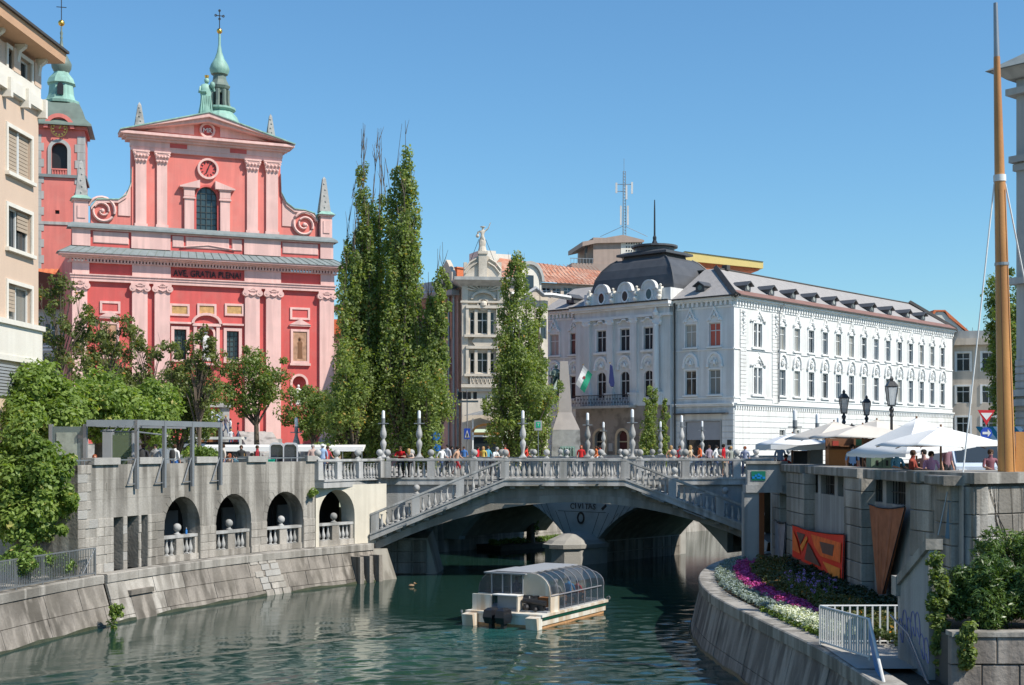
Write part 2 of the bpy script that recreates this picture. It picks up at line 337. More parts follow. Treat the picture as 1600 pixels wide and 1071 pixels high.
def bushy(name,label,base,cents,radii,n_each,size,leaf,seed,trunk=.22,cat='tree',group=None,nb=14,bark='bark',squash=.85,**k):
    """a tree or shrub: cents are world positions of its foliage clumps"""
    t=thing(name,label,cat,base,group=group); base=Vector(base)
    loc=[Vector(c)-base for c in cents]
    put(leaf_mesh('crown',loc,radii,n_each,size,leaf,seed,squash,**k),'crown',t)
    mb=MB(); g=random.Random(seed); zc=min(c.z for c in loc) ; zc=max(.4,zc*.8)
    if trunk:
        cx=sum(c.x for c in loc)/len(loc)*.3; cy=sum(c.y for c in loc)/len(loc)*.3
        mb.tube([(0,0,-.2),(cx*.3,cy*.3,zc*.5),(cx,cy,zc)],[trunk*1.25,trunk,trunk*.8],9)
        branchy(mb,(cx,cy,zc*.95),g.sample(loc,min(nb,len(loc))),trunk*.5,seed)
        mb.build('trunk',M[bark],t,smooth=True,ang=60)
    return t
def cloud(g,c,rx,ry,rz,n,rmin,rmax,hole=.0):
    from mathutils import noise
    out,rad=[],[]; sd=Vector((g.uniform(0,50),0,0))
    for i in range(n):
        while True:
            p=Vector((g.uniform(-1.15,1.15),g.uniform(-1,1),g.uniform(-1.15,1.15)))
            if hole <p.length <= .86+.55*noise.noise(p.normalized()*1.7+sd): break
        if g.random() <.12: p=p.normalized()*g.uniform(.95,1.12); out.append((c[0]+p.x*rx,c[1]+p.y*ry,c[2]+p.z*rz)); rad.append(g.uniform(.35,.6)*rmax); continue
        out.append((c[0]+p.x*rx,c[1]+p.y*ry,c[2]+p.z*rz)); rad.append(g.uniform(rmin,rmax))
    return out,rad
def column(g,x,y,z0,z1,prof,n,r,lean=0):
    """clumps of an upright poplar stem: prof(t) is the crown radius at height t"""
    out,rad=[],[]
    for i in range(n):
        t=g.random() ** .92; R_=prof(t)*math.sqrt(g.random()) ; a=g.uniform(0,6.283)
        k=g.uniform(.65,1.25)*r*(.55+.6*(1-t))
        out.append((x+math.cos(a)*R_+lean*t,y+math.sin(a)*R_,z0+(z1-z0)*t)); rad.append(k)
    return out,rad
# ---------------------------------------------------------------- people
POSE={  # joints in metres, facing -y
 'stand': dict(pel=(0,0,.95),che=(0,-.01,1.32),neck=(0,0,1.48),head=(0,-.02,1.62),sh=((-.19,.0,1.42),(.19,0,1.42)),el=((-.25,.03,1.14),(.25,.03,1.14)),
     wr=((-.26,-.06,.9),(.26,-.06,.9)),hip=((-.1,0,.9),(.1,0,.9)),kn=((-.11,-.02,.5),(.12,-.02,.5)),an=((-.12,.03,.09),(.13,.03,.09))),
 'walk': dict(pel=(0,0,.94),che=(0,-.03,1.31),neck=(0,-.03,1.47),head=(0,-.06,1.61),sh=((-.19,.02,1.41),(.19,-.04,1.41)),el=((-.25,.17,1.16),(.25,-.13,1.16)),
     wr=((-.25,.1,.93),(.24,-.32,1.03)),hip=((-.1,0,.9),(.1,0,.9)),kn=((-.1,-.2,.53),(.1,.06,.5)),an=((-.1,-.3,.12),(.11,.33,.18))),
 'lean': dict(pel=(0,.12,.93),che=(0,-.1,1.22),neck=(0,-.18,1.36),head=(0,-.25,1.49),sh=((-.19,-.13,1.3),(.19,-.13,1.3)),el=((-.3,-.2,1.08),(.3,-.2,1.08)),
     wr=((-.14,-.4,1.08),(.14,-.4,1.08)),hip=((-.1,.12,.88),(.1,.12,.88)),kn=((-.11,.08,.48),(.12,.04,.48)),an=((-.12,.12,.09),(.13,.14,.09))),
 'sit': dict(pel=(0,.05,.5),che=(0,.04,.86),neck=(0,.02,1.02),head=(0,-.01,1.17),sh=((-.19,.03,.96),(.19,.03,.96)),el=((-.26,-.05,.7),(.26,-.05,.7)),
     wr=((-.16,-.3,.66),(.16,-.3,.66)),hip=((-.1,.02,.48),(.1,.02,.48)),kn=((-.13,-.4,.5),(.13,-.4,.5)),an=((-.13,-.42,.09),(.14,-.38,.09))),
 'raise': dict(pel=(0,0,.95),che=(.02,-.01,1.32),neck=(.02,0,1.48),head=(.04,-.03,1.62),sh=((-.19,.0,1.42),(.2,0,1.45)),el=((-.33,-.02,1.22),(.42,-.05,1.6)),
     wr=((-.3,-.22,1.3),(.52,-.1,1.86)),hip=((-.1,0,.9),(.1,0,.9)),kn=((-.11,-.06,.5),(.14,-.02,.5)),an=((-.12,.03,.09),(.2,.1,.09))),
}
_pmesh={}
def person_mesh(pose,shorts=False,robe=False):
    key=(pose,shorts,robe)
    if key in _pmesh: return _pmesh[key]
    J=POSE[pose]; vs_,rs,es,lab=[],[],[],[]
    def v(p,r): vs_.append(Vector(p)); rs.append(r); return len(vs_)-1
    def e(a,b,l): es.append((a,b)); lab.append(l)
    pel=v(J['pel'],(.155,.115)); mid=v(Vector(J['pel']).lerp(Vector(J['che']),.45),(.135,.1)); che=v(J['che'],(.16,.115)); nk=v(J['neck'],(.06,.06))
    e(pel,mid,1); e(mid,che,1); e(che,nk,1)
    hd=Vector(J['head']); h0=v(hd-Vector((0,-.01,.06)),(.07,.075)); h1=v(hd+Vector((0,0,.02)),(.078,.092)); h2=v(hd+Vector((0,.01,.09)),(.06,.07))
    e(nk,h0,0); e(h0,h1,0); e(h1,h2,0)
    for i in (0,1):
        s=v(J['sh'][i],(.068,.065)); l=v(J['el'][i],(.045,.045)); wv=v(J['wr'][i],(.03,.026)); e(che,s,1); e(s,l,1); e(l,wv,0)
        d=(Vector(J['wr'][i])-Vector(J['el'][i])).normalized(); side=d.cross(Vector((0,0,1)) if abs(d.z) <.8 else Vector((0,1,0))).normalized()
        pm=v(Vector(J['wr'][i])+d*.06,(.034,.02)); e(wv,pm,0)
        for k in range(4):
            q=v(Vector(J['wr'][i])+d*.1+side*(.03-.02*k),(.009,.009)); q2=v(Vector(J['wr'][i])+d*(.155-.012*abs(k-1.3))+side*(.033-.022*k)+Vector((0,-.012,-.006)),(.007,.007)); e(pm,q,0); e(q,q2,0)
        q=v(Vector(J['wr'][i])+d*.05+side*.052,(.01,.01)); e(wv,q,0)
        hp=v(J['hip'][i],(.098,.1)); kn=v(J['kn'][i],(.062,.066)); an=v(J['an'][i],(.04,.045)); e(pel,hp,2); e(hp,kn,2); e(kn,an,0 if shorts else 2)
        to=v(Vector(J['an'][i])+Vector((0,-.16,-.045)),(.04,.03)); e(an,to,3)
    me=bpy.data.meshes.new('t'); me.from_pydata(vs_,es,[]); o=bpy.data.objects.new('t',me); C.objects.link(o)
    sm=o.modifiers.new('s','SKIN'); sm.use_smooth_shade=True
    for i,r in enumerate(rs): me.skin_vertices[0].data[i].radius=r
    me.skin_vertices[0].data[0].use_root=True
    ss=o.modifiers.new('u','SUBSURF'); ss.levels=1; ss.render_levels=1
    dg=bpy.context.evaluated_depsgraph_get(); ev=o.evaluated_get(dg); out=bpy.data.meshes.new_from_object(ev); bpy.data.objects.remove(o)
    cs=np.empty(len(out.polygons)*3); out.polygons.foreach_get('center',cs); cs=cs.reshape(-1,3)
    best=np.full(len(cs),1e9); li=np.zeros(len(cs),np.int32)
    for (a,b),l in zip(es,lab):
        A=np.array(vs_[a]); B=np.array(vs_[b]); d=B-A; t=np.clip(((cs-A) @ d)/(d @ d),0,1); ds=np.linalg.norm(cs-A-t[:,None]*d,axis=1)-(rs[a][0]+rs[b][0])*.45
        k=ds <best; best[k]=ds[k]; li[k]=l
    out.materials.clear()
    for _ in range(4): out.materials.append(None)
    out.polygons.foreach_set('material_index',li); out.update()
    hb=MB(); hb.lathe([(.02,.125),(.06,.115),(.088,.085),(.1,.03),(.095,-.02),(.075,-.05)][::-1],10,hd.x,hd.y+.022,hd.z+.0)
    hl=MB(); hl.lathe([(.02,.125),(.06,.115),(.09,.085),(.104,.02),(.1,-.08),(.08,-.2),(.03,-.25)][::-1],10,hd.x,hd.y+.035,hd.z)
    ht=MB(); ht.lathe([(.06,.14),(.1,.11),(.105,.06),(.17,.05),(.17,.04)][::-1],12,hd.x,hd.y,hd.z)
    fc=MB()   # nose and ears
    fc.loft([[(hd.x-.012,hd.y-.088,hd.z+.02),(hd.x+.012,hd.y-.088,hd.z+.02),(hd.x,hd.y-.09,hd.z+.03)],[(hd.x-.016,hd.y-.09,hd.z-.02),(hd.x+.016,hd.y-.09,hd.z-.02),(hd.x,hd.y-.115,hd.z-.015)]])
    _pmesh[key]=(out,hb,hl,ht,fc); return _pmesh[key]
def col_mat(c):
    n='cloth_%02d_%02d_%02d' % tuple(int(x*99) for x in c)
    if n not in M: M[n]=mat(n,c,.9,.08,6,.1,30)
    return M[n]
HAIR={'black': (.015,.012,.01),'brown': (.06,.03,.015),'blond': (.4,.25,.1),'grey': (.35,.33,.31),'white': (.7,.7,.68),'red': (.25,.06,.02)}
def person(x,y,z,face,pose,label,shirt,legs,hair='brown',shorts=False,long=False,hat=None,bag=None,s=1.0,group='people on the bridges and the square'):
    out,hb,hl,ht,fc=person_mesh(pose,shorts)
    t=thing('person',label,'person',(x,y,z),face,group=group); t.scale=(s,)*3
    me=out.copy()
    for i,m_ in enumerate((M['skin'],col_mat(shirt),col_mat(legs),M['black'])): me.materials[i]=m_
    body=put(me,'body',t)
    fc.build('nose',M['skin'],t)
    (hl if long else hb).build('hair',col_mat(HAIR[hair]),t,smooth=True)
    if hat: ht.build('hat',col_mat(hat),t,smooth=True)
    if bag:
        che=Vector(POSE[pose]['che']); b=MB(); b.lathe([(.08,-.22),(.15,-.18),(.16,.0),(.12,.16),(.05,.2)],10,che.x,che.y+.2,che.z-.02,sq=.6); b.build('backpack',col_mat(bag),t,smooth=True)
    return t
# ---------------------------------------------------------------- river, banks, street level
g0=random.Random(11)
def water():
    # calm by the left wall and under the bridges, ripples and a spreading wake behind the boat
    xs=np.concatenate([np.linspace(-60,-19,14),np.linspace(-18.9,15,300),np.linspace(15.5,90,20)])
    ys=np.concatenate([np.linspace(-30,26,10),np.linspace(27,72,480),np.linspace(72.4,160,60)])
    X,Y=np.meshgrid(xs,ys); g=np.random.default_rng(5); Z=np.zeros_like(X)
    bx,by=0.0,52.5; dx,dy=-.48,-.88           # stern and the direction the wake runs
    al=(X-bx)*dx+(Y-by)*dy; la=(X-bx)*dy-(Y-by)*dx
    calm=1/(1+np.exp(-(60-Y)/1.6))*1.0; near=1/(1+np.exp(-np.clip((1.37*(X+15.2)+39.9-Y)/2.2,-20,20)))/(1+np.exp(-np.clip((56-Y)/1.2,-20,20)))
    left=1
    for i in range(34):
        th=g.uniform(-1.1,1.1)+(math.pi/2); wl_=g.uniform(.35,1.6); k=2*math.pi/wl_
        Z += .0042*wl_*np.sin(k*(X*math.cos(th)+Y*math.sin(th))+g.uniform(0,6.28)+1.3*np.sin(.21*X+.13*Y*(i % 3)))
    A=(.02+.36*near*left+.3/(1+np.exp(-np.clip((X-4.2)/.5,-20,20)))*(Y <60))*(Y <66)+.03; Z=Z*A
    for sgn in (-1,1):                                # Kelvin arms of the wake
        for off,am in ((0,1),(.9,.7),(1.8,.45),(2.7,.3)):
            line=la*sgn-(1.55+.36*(al+off*.6))+off*.55
            Z += am*.045*np.exp(-(line/.26) ** 2)*np.clip(al/2,0,1)*np.exp(-np.clip(al,0,60)/26)
    Z += .03*np.exp(-(la/1.5) ** 2)*np.clip(al/1.0,0,1)*np.exp(-np.clip(al,0,60)/9)*(g.random(X.shape)-.5)*1.4
    sd=np.hypot((X-2.8)*.9,Y-54.5); Z += .02*np.sin(sd*5)*np.exp(-np.abs(sd-3.3)/.8)*(la >.5)
    V=np.stack([X,Y,Z],-1).reshape(-1,3); nx,ny=len(xs),len(ys)
    i=(np.arange(ny-1)[:,None]*nx+np.arange(nx-1)[None,:]).ravel(); F_=np.stack([i,i+1,i+nx+1,i+nx],1)
    me=bpy.data.meshes.new('river_water'); me.vertices.add(len(V)); me.vertices.foreach_set('co',V.ravel().astype(np.float32))
    me.loops.add(F_.size); me.loops.foreach_set('vertex_index',F_.ravel().astype(np.int32)); n=len(F_)
    me.polygons.add(n); me.polygons.foreach_set('loop_start',np.arange(0,4*n,4,dtype=np.int32)); me.polygons.foreach_set('loop_total',np.full(n,4,dtype=np.int32))
    me.polygons.foreach_set('use_smooth',[True]*n)
    foam=np.exp(-(la/(1.6+.22*np.clip(al,0,40))) ** 2)*(al >-.3)*np.exp(-np.clip(al,0,60)/17)
    foam=np.clip(foam,0,1)*.62
    at=me.attributes.new('churn','FLOAT','POINT'); at.data.foreach_set('value',foam.ravel().astype(np.float32))
    me.update(calc_edges=True)
    m=bpy.data.materials.new('river_water'); m.use_nodes=True; nt=m.node_tree; N=nt.nodes; L=nt.links; b=N['Principled BSDF']
    b.inputs['Roughness'].default_value=.055; b.inputs['IOR'].default_value=1.33; b.inputs['Specular IOR Level'].default_value=.5
    a_=N.new('ShaderNodeAttribute'); a_.attribute_name='churn'; geo=N.new('ShaderNodeNewGeometry')
    n1=N.new('ShaderNodeTexNoise'); n1.inputs['Scale'].default_value=.8; n1.inputs['Detail'].default_value=6; L.new(geo.outputs['Position'],n1.inputs[0])
    mu=N.new('ShaderNodeMath'); mu.operation='MULTIPLY'; L.new(a_.outputs['Fac'],mu.inputs[0]); L.new(n1.outputs[0],mu.inputs[1])
    mx=N.new('ShaderNodeMix'); mx.data_type='RGBA'; L.new(mu.outputs[0],mx.inputs[0]); mx.inputs[6].default_value=(.011,.036,.028,1); mx.inputs[7].default_value=(.03,.17,.17,1)
    L.new(mx.outputs[2],b.inputs['Base Color'])
    mp=N.new('ShaderNodeMapping'); mp.inputs['Scale'].default_value=(1,2.2,1); L.new(geo.outputs['Position'],mp.inputs[0])
    n2=N.new('ShaderNodeTexNoise'); n2.inputs['Scale'].default_value=3.2; n2.inputs['Detail'].default_value=5; L.new(mp.outputs[0],n2.inputs[0])
    bp=N.new('ShaderNodeBump'); bp.inputs['Strength'].default_value=.10; bp.inputs['Distance'].default_value=.03; L.new(n2.outputs[0],bp.inputs['Height']); L.new(bp.outputs[0],b.inputs['Normal'])
    me.materials.append(m); tag(put(me,'river_water'),kind='structure')
water()
class Curve2:
    """a smooth line through ground points; (s, y, z) -> world, y is measured to the left of the walking direction (into the bank)"""
    def __init__(s,pts,side=1,n=24):
        P_=[Vector((*p,0)) for p in pts]; P_=[P_[0]*2-P_[1]]+P_+[P_[-1]*2-P_[-2]]; out=[]
        for i in range(1,len(P_)-2):
            a,b,c,d=P_[i-1:i+3]
            for k in range(n):
                t=k/n; out.append(.5*((2*b)+(c-a)*t+(2*a-5*b+4*c-d)*t*t+(3*b-a-3*c+d)*t ** 3))
        out.append(P_[-2]); s.p=out; s.l=[0]
        for a,b in zip(out,out[1:]): s.l.append(s.l[-1]+(b-a).length)
        s.L=s.l[-1]; s.side=side
    def at(s,t):
        import bisect
        i=min(max(bisect.bisect(s.l,t)-1,0),len(s.p)-2); a,b=s.p[i],s.p[i+1]; k=(t-s.l[i])/(s.l[i+1]-s.l[i])
        return a.lerp(b,k) if 0 <= k <= 1 else a+(b-a)*k,(b-a).normalized()
    def T(s,v):
        p,d=s.at(v.x); n=Vector((-d.y,d.x,0))*s.side; return Vector((p.x+n.x*v.y,p.y+n.y*v.y,v.z))
    def s_px(s,px,y=0):
        best=None
        for i in range(-20,int(s.L*20)+60):
            q=s.T(Vector((i/20,y,0)))
            if q.y <= 1: continue
            e=abs(800+FL*q.x/q.y-px)
            if best is None or e <best[0]: best=(e,i/20)
        return best[1]
    def mb(s): return MB(s.T)
LEDGE=1.95
LQ=Curve2([(-22.0,22),(-19.6,34),(-17.8,46.8),(-16.3,54),(-14.2,59.8),(-11.6,65.2),(-7.4,71.5)])          # outer top edge of the left quay
LA=Curve2([(-17.2,53.2),(-15.0,60.0),(-12.2,65.9),(-8.0,72.0),(-6.9,73.4)])                                # face of the left arcade wall
s_end=LQ.L
# embankment walls
def quay(curve,name,label,s0,s1,rows,batter,m,lens,seed,ztop=LEDGE-.32,cap=.34,capm='conc',patch=(),zbot=-1.5,cat='wall',step=1.4,recess=()):
    g=random.Random(seed); root=thing(name,label,cat)
    n=int((s1-s0)/.9); mb=curve.mb()
    for i in range(n):                                  # backing, dark joints show between the stones
        a,b=s0+(s1-s0)*i/n,s0+(s1-s0)*(i+1)/n
        mb.quad((a,-batter+.06,zbot),(b,-batter+.06,zbot),(b,.06,ztop),(a,.06,ztop))
        mb.quad((a,.06,ztop),(b,.06,ztop),(b,.6,ztop),(a,.6,ztop))
    mb.build('wall_core',M['joint'],root)
    H=ztop-zbot
    zs=[zbot+H*r_ for r_ in rows]
    for r_,(za,zb) in enumerate(zip(zs,zs[1:])):
        s=s0-g.random()*.5
        while s <s1-.05:
            e=min(s1,s+g.uniform(*lens)); a=max(s,s0)
            if e-a >.1:
                q=curve.mb(); ya=lambda z: -batter*(ztop-z)/H
                pr=g.uniform(-.012,.012); j=.012; k=max(1,int((e-a)/step)); A=[]
                for z_,in ((za+j,),(zb-j,)):
                    pass
                for i in range(k):
                    u0,u1=a+j+(e-a-2*j)*i/k,a+j+(e-a-2*j)*(i+1)/k
                    q.quad((u0,ya(za)-.03+pr,za+j),(u1,ya(za)-.03+pr,za+j),(u1,ya(zb)-.03+pr,zb-j),(u0,ya(zb)-.03+pr,zb-j))
                    q.quad((u0,ya(zb)-.03+pr,zb-j),(u1,ya(zb)-.03+pr,zb-j),(u1,ya(zb)+.07,zb-j),(u0,ya(zb)+.07,zb-j))
                q.quad((a+j,ya(za)+.07,za+j),(a+j,ya(za)-.03+pr,za+j),(a+j,ya(zb)-.03+pr,zb-j),(a+j,ya(zb)+.07,zb-j))
                q.quad((e-j,ya(za)-.03+pr,za+j),(e-j,ya(za)+.07,za+j),(e-j,ya(zb)+.07,zb-j),(e-j,ya(zb)-.03+pr,zb-j))
                c=(a+e)/2; pm=m
                for (p0,p1,pm_) in patch:
                    if p0 <c <p1: pm=pm_
                q.build('stone',M[pm],root)
            s=e
    mb=curve.mb(); yz=lambda z: -batter*(ztop-z)/H-.055
    for i in range(n): a,b=s0+(s1-s0)*i/n,s0+(s1-s0)*(i+1)/n; h0,h1=.10+.04*math.sin(i*1.7),.10+.04*math.sin((i+1)*1.7); mb.quad((a,yz(-.5),-.5),(b,yz(-.5),-.5),(b,yz(h1),h1),(a,yz(h0),h0))
    mb.build('algae_band',M['algae'],root)
    s=s0                                              # coping slabs
    while s <s1-.05:
        e=min(s1,s+g.uniform(2.2,3.4)); q=curve.mb(); k=5
        for i in range(k):
            u0,u1=s+.008+(e-s-.016)*i/k,s+.008+(e-s-.016)*(i+1)/k
            q.quad((u0,-.09,ztop),(u1,-.09,ztop),(u1,-.09,ztop+cap-.03),(u0,-.09,ztop+cap-.03))
            q.quad((u0,-.09,ztop+cap-.03),(u1,-.09,ztop+cap-.03),(u1,-.05,ztop+cap),(u0,-.05,ztop+cap))
            q.quad((u0,-.05,ztop+cap),(u1,-.05,ztop+cap),(u1,.55,ztop+cap),(u0,.55,ztop+cap))
            q.quad((u0,.55,ztop+cap),(u1,.55,ztop+cap),(u1,.55,ztop),(u0,.55,ztop)); q.quad((u0,.1,ztop),(u1,.1,ztop),(u1,-.09,ztop),(u0,-.09,ztop))
        q.quad((s+.008,-.09,ztop),(s+.008,-.09,ztop+cap-.03),(s+.008,.55,ztop+cap),(s+.008,.55,ztop)); q.quad((e-.008,.55,ztop),(e-.008,.55,ztop+cap),(e-.008,-.09,ztop+cap-.03),(e-.008,-.09,ztop))
        q.build('coping_slab',M[capm],root); s=e
    return root
sp=lambda px: LQ.s_px(px)
split=sp(162)
quay(LQ,'quay_wall','brown stained battered stone quay wall below the railing on the left',LQ.s_px(-260),split-.12,(0,.42,.72,1),.95,'quay',(1.3,2.6),1)
quay(LQ,'quay_wall','grey battered stone quay wall under the arcade, with pale repaired patches',split+.12,s_end,(0,.35,.56,.78,1),.95,'quay',(1.0,2.2),2,
     patch=((sp(166),sp(262),'stone'),(sp(470),sp(486),'stone')))
# small pale repair blocks, recess and vertical joints in the grey quay wall
qw=[o for o in C.objects if o.name.startswith('quay_wall')][-1]
gq=random.Random(21)
for r_ in range(7):
    s=sp(398)-.4+r_*.12; z=1.5-r_*.3
    for k in range(3):
        q=LQ.mb(); yb=-.95*(1.63-z)/3.13; yt=-.95*(1.63-z-.27)/3.13; u=s+k*.62+gq.uniform(-.08,.08); e=u+.56
        if gq.random() <.12: continue
        q.quad((u,yb-.07,z),(e,yb-.07,z),(e,yt-.07,z+.27),(u,yt-.07,z+.27)); q.quad((u,yt-.07,z+.27),(e,yt-.07,z+.27),(e,yt+.05,z+.27),(u,yt+.05,z+.27))
        q.quad((u,yb,z),(u,yb-.07,z),(u,yt-.07,z+.27),(u,yt,z+.27)); q.quad((e,yb-.07,z),(e,yb,z),(e,yt,z+.27),(e,yt-.07,z+.27))
        q.build('stone',M['patch' if gq.random() <.3 else 'stone'],qw)
q=LQ.mb(); a,b=sp(196),sp(228)                     # walled-up opening with a lintel
yy=lambda z: -.95*(1.63-z)/3.13
q.quad((a,yy(-.3)-.06,-.3),(b,yy(-.3)-.06,-.3),(b,yy(1.0)-.06,1.0),(a,yy(1.0)-.06,1.0)); q.build('walled_opening',M['quay'],qw)
q=LQ.mb(); q.box(a-.1,b+.1,yy(1.0)-.16,yy(1.0)+.1,1.0,1.2); q.build('lintel',M['quay'],qw)
for pxx in (548,563,578):
    s=sp(pxx); q=LQ.mb(); q.prism([(s-.13,1.4),(s+.13,1.4),(s+.2,-.3),(s-.12,-.3)],-.75,-.1); q.build('buttress',M['quay'],qw)
# end of the quay: return face at the bridge corner
pe,de=LQ.at(s_end); e0=Vector((pe.x,pe.y,0)); nb=Vector((-de.y,de.x,0))
q=MB(); q.prism([(0,0),(.95,0),(2.6,3.45),(-.0,3.45)],0,0.01)
end=MB(lambda v: e0+Vector((-nb.x,-nb.y,0))*(.95-v.x)*1+Vector((de.x,de.y,0))*v.y+Vector((0,0,v.z)))
end.loft([[(0,0,-1.5),(6,0,-1.5),(6,3.5,-1.5),(.0,1.6,-1.5)],[(.95,0,1.62),(6,0,1.62),(6,3.0,1.62),(.95,1.2,1.62)]]); end.build('quay_return',M['arch'],qw)
# left lower path and street sheets
def sheet(name,pts,z,m,kind='structure',**k):
    mb=MB(); mb.F([tuple(range(len(pts)))],mb.V([(x,y,z) for x,y in pts])); return tag(mb.build(name,m),kind=kind)
outer=[tuple(LQ.T(Vector((s_end*i/30,.5,0)))[:2]) for i in range(-6,31)]
inner=[(-7.2,74.4),(-12,78),(-30,66),(-48,40),(-60,0)]
sheet('lower_path',outer+inner,LEDGE-.01,M['paving'])
deckedge=[tuple(LA.T(Vector((LA.L*i/24,.3,0)))[:2]) for i in range(25)]
left_ground=[(-55,51.5),(-18.5,53.4)]+deckedge+[(-5.6,75.2),(-4.2,76.6),(-1,80.2),(-1.6,88),(1.4,98),(14,112),(62,165),(900,1100),(900,1600),(-1500,1600),(-1500,51.5)]
sheet('street_left',left_ground,GZ,M['paving'])
right_ground=[(17.5,-60),(17.5,38.4),(13.0,38.4),(13.0,62),(13.4,76),(22,84.5),(78,147),(920,1078),(1500,1078),(1500,-60)]
sheet('street_right',right_ground,GZ,M['paving'])
# far banks of the river beyond the near bridge
def bank(pts,name,label,ztop,m='quay',batter=.5,rows=3):
    root=thing(name,label,'wall'); g=random.Random(len(pts))
    for (x0,y0),(x1,y1) in zip(pts,pts[1:]):
        L_=math.hypot(x1-x0,y1-y0); d=Vector(((x1-x0)/L_,(y1-y0)/L_,0)); n=Vector((d.y,-d.x,0)); o_=Vector((x0,y0,0))
        T=lambda v: o_+d*v.x-n*v.y+Vector((0,0,v.z))
        q=MB(T); q.quad((0,-batter,-1),(L_,-batter,-1),(L_,0,ztop),(0,0,ztop)); q.quad((0,0,ztop),(L_,0,ztop),(L_,1.5,ztop),(0,1.5,ztop)); q.build('wall_core',M['joint'],root)
        for r_ in range(rows):
            za,zb=-1+(ztop+1)*r_/rows,-1+(ztop+1)*(r_+1)/rows; s=0
            while s <min(L_,34):
                e=min(L_,s+g.uniform(.9,2.2)); q=MB(T); A=-batter*(ztop-za)/(ztop+1)-.04; B=-batter*(ztop-zb)/(ztop+1)-.04
                q.quad((s+.01,A,za+.01),(e-.01,A,za+.01),(e-.01,B,zb-.01),(s+.01,B,zb-.01)); q.quad((s+.01,B,zb-.01),(e-.01,B,zb-.01),(e-.01,B+.06,zb-.01),(s+.01,B+.06,zb-.01))
                q.build('stone',M[m],root); s=e
    return root
bank([(-7,75.5),(-8.5,87),(-4.4,91.6),(1.4,98),(14,112),(62,165)],'far_quay_wall','sunlit pale stone river wall seen through the left bridge arch',2.6,'stone',.3,4)
bank([(-6,93),(0,99.6),(12.4,113.4),(60,166)],'far_upper_wall','pinkish upper street wall behind the grass under the left arch',GZ-.02,'rose',.05,3)
bank([(78,147),(24,86),(13.6,75.2),(12.6,66)],'far_right_quay_wall','pale sunlit river wall with dark slots behind the right end of the bridge',2.4,'patch',.5,4)
bank([(80,146),(25.5,84.5),(13.3,73)],'far_right_upper_wall','plain rendered upper wall at the far right end of the bridge',GZ-.02,'bridge',.02,2)
# ---------------------------------------------------------------- balustrades
PLOW=.42
def balu_mesh(h,n=8):
    p=[(.085,0),(.085,.05),(.05,.07),(.07,.12),(.098,.22),(.088,.33),(.055,.46),(.038,.6),(.05,.68),(.045,.72),(.075,.76),(.08,.8)]
    mb=MB(); mb.lathe([(r,z*h/.8) for r,z in p],n); mb.box(-.085,.085,-.085,.085,-.02,.035); return mb.mesh('baluster',M['balu'],True,50)
B1=balu_mesh(.78); B2=balu_mesh(.74)
def ball_mesh():
    mb=MB(); mb.lathe([(.16,0),(.16,.05),(.09,.08),(.075,.14),(.11,.17)],12); mb.ball(0,0,.33,.19,14); return mb.mesh('stone_ball',M['balu'],True,50)
BALL=ball_mesh()
def balustrade(name,label,a,b,peds,ztop=6.45,slope=0,slab=.37,nb=7,balls=True,H=1.05,group=None,slabw=.5,bal=None,ghosts=(),pw=.42):
    """a straight balustrade from ground point a to b; peds are pedestal positions (m) along it; ztop is the rail top at a"""
    a=Vector((*a,0)); b=Vector((*b,0)); L_=(b-a).length; d=(b-a).normalized(); ang=math.atan2(d.y,d.x)
    root=thing(name,label,'balustrade',(a.x,a.y,ztop-H),ang,group)
    zf=lambda u: slope*u
    def sl(u0,u1,y0,y1,z0,z1,nm,m='balu'):
        mb=MB(); mb.prism([(u0,zf(u0)+z0),(u1,zf(u1)+z0),(u1,zf(u1)+z1),(u0,zf(u0)+z1)],y0,y1); return mb.build(nm,M[m],root)
    mb=MB(); e=.02
    for (y0,y1,z0,z1) in ((-.14,.14,H-.15,H-.02),(-.17,.17,H-.11,H)):
        mb.prism([(0,z0),(L_,z0+zf(L_)),(L_,z1+zf(L_)),(0,z1)],y0,y1)
    mb.build('rail',M['balu'],root)
    if slab: 
        mb=MB(); mb.prism([(0,-slab),(L_,zf(L_)-slab),(L_,zf(L_)-.04),(0,-.04)],-slabw*.5,slabw*.5); mb.prism([(0,-.1),(L_,zf(L_)-.1),(L_,zf(L_)),(0,0)],-slabw*.5-.05,slabw*.5+.03)
        mb.build('edge_slab',M['balu'],root)
    for u in peds:
        if u in ghosts: continue
        z=zf(u); mb=MB(); z0,z1=zf(u-pw/2),zf(u+pw/2)
        mb.prism([(u-pw/2,z0),(u+pw/2,z1),(u+pw/2,z1+H-.15),(u-pw/2,z0+H-.15)],-.19,.19)
        mb.build('pedestal',M['balu'],root)
        if balls is True or (balls and peds.index(u) in balls): put(BALL,'stone_ball',root,(u,0,z+H))
    xs=sorted(peds)
    for p,q in zip(xs,xs[1:]):
        w_=q-p-pw; n=max(1,int(round(w_/.31)))
        for i in range(n): u=p+pw/2+w_*(i+.5)/n; put(bal or B1,'baluster',root,(u,0,zf(u)+.02))
    return root
YN,YL,YB=72.5,75.0,77.6            # near face, side rails, back rail of the side bridge
X=lambda px,D: (px-800)/FL*D
near_x=[X(p,YN) for p in (789,880,976)]
balustrade('bridge_balustrade','level middle stretch of the near stone balustrade above the bridge crown',(near_x[0],YN),(near_x[2],YN),[0.0,near_x[1]-near_x[0],near_x[2]-near_x[0]],balls=(2,),slab=.40,slabw=.6)
lx=[X(p,YN) for p in (586,650,719,789)]; sl=-.405
def slope_bal(label,x0,x1,z0,slope,peds,balls,gh):
    return balustrade('stair_balustrade',label,(x0,YN),(x1,YN),peds,ghosts=gh,ztop=z0,slope=slope,balls=balls,slab=.40,slabw=.6,bal=B2)
L0=lx[0]-.25
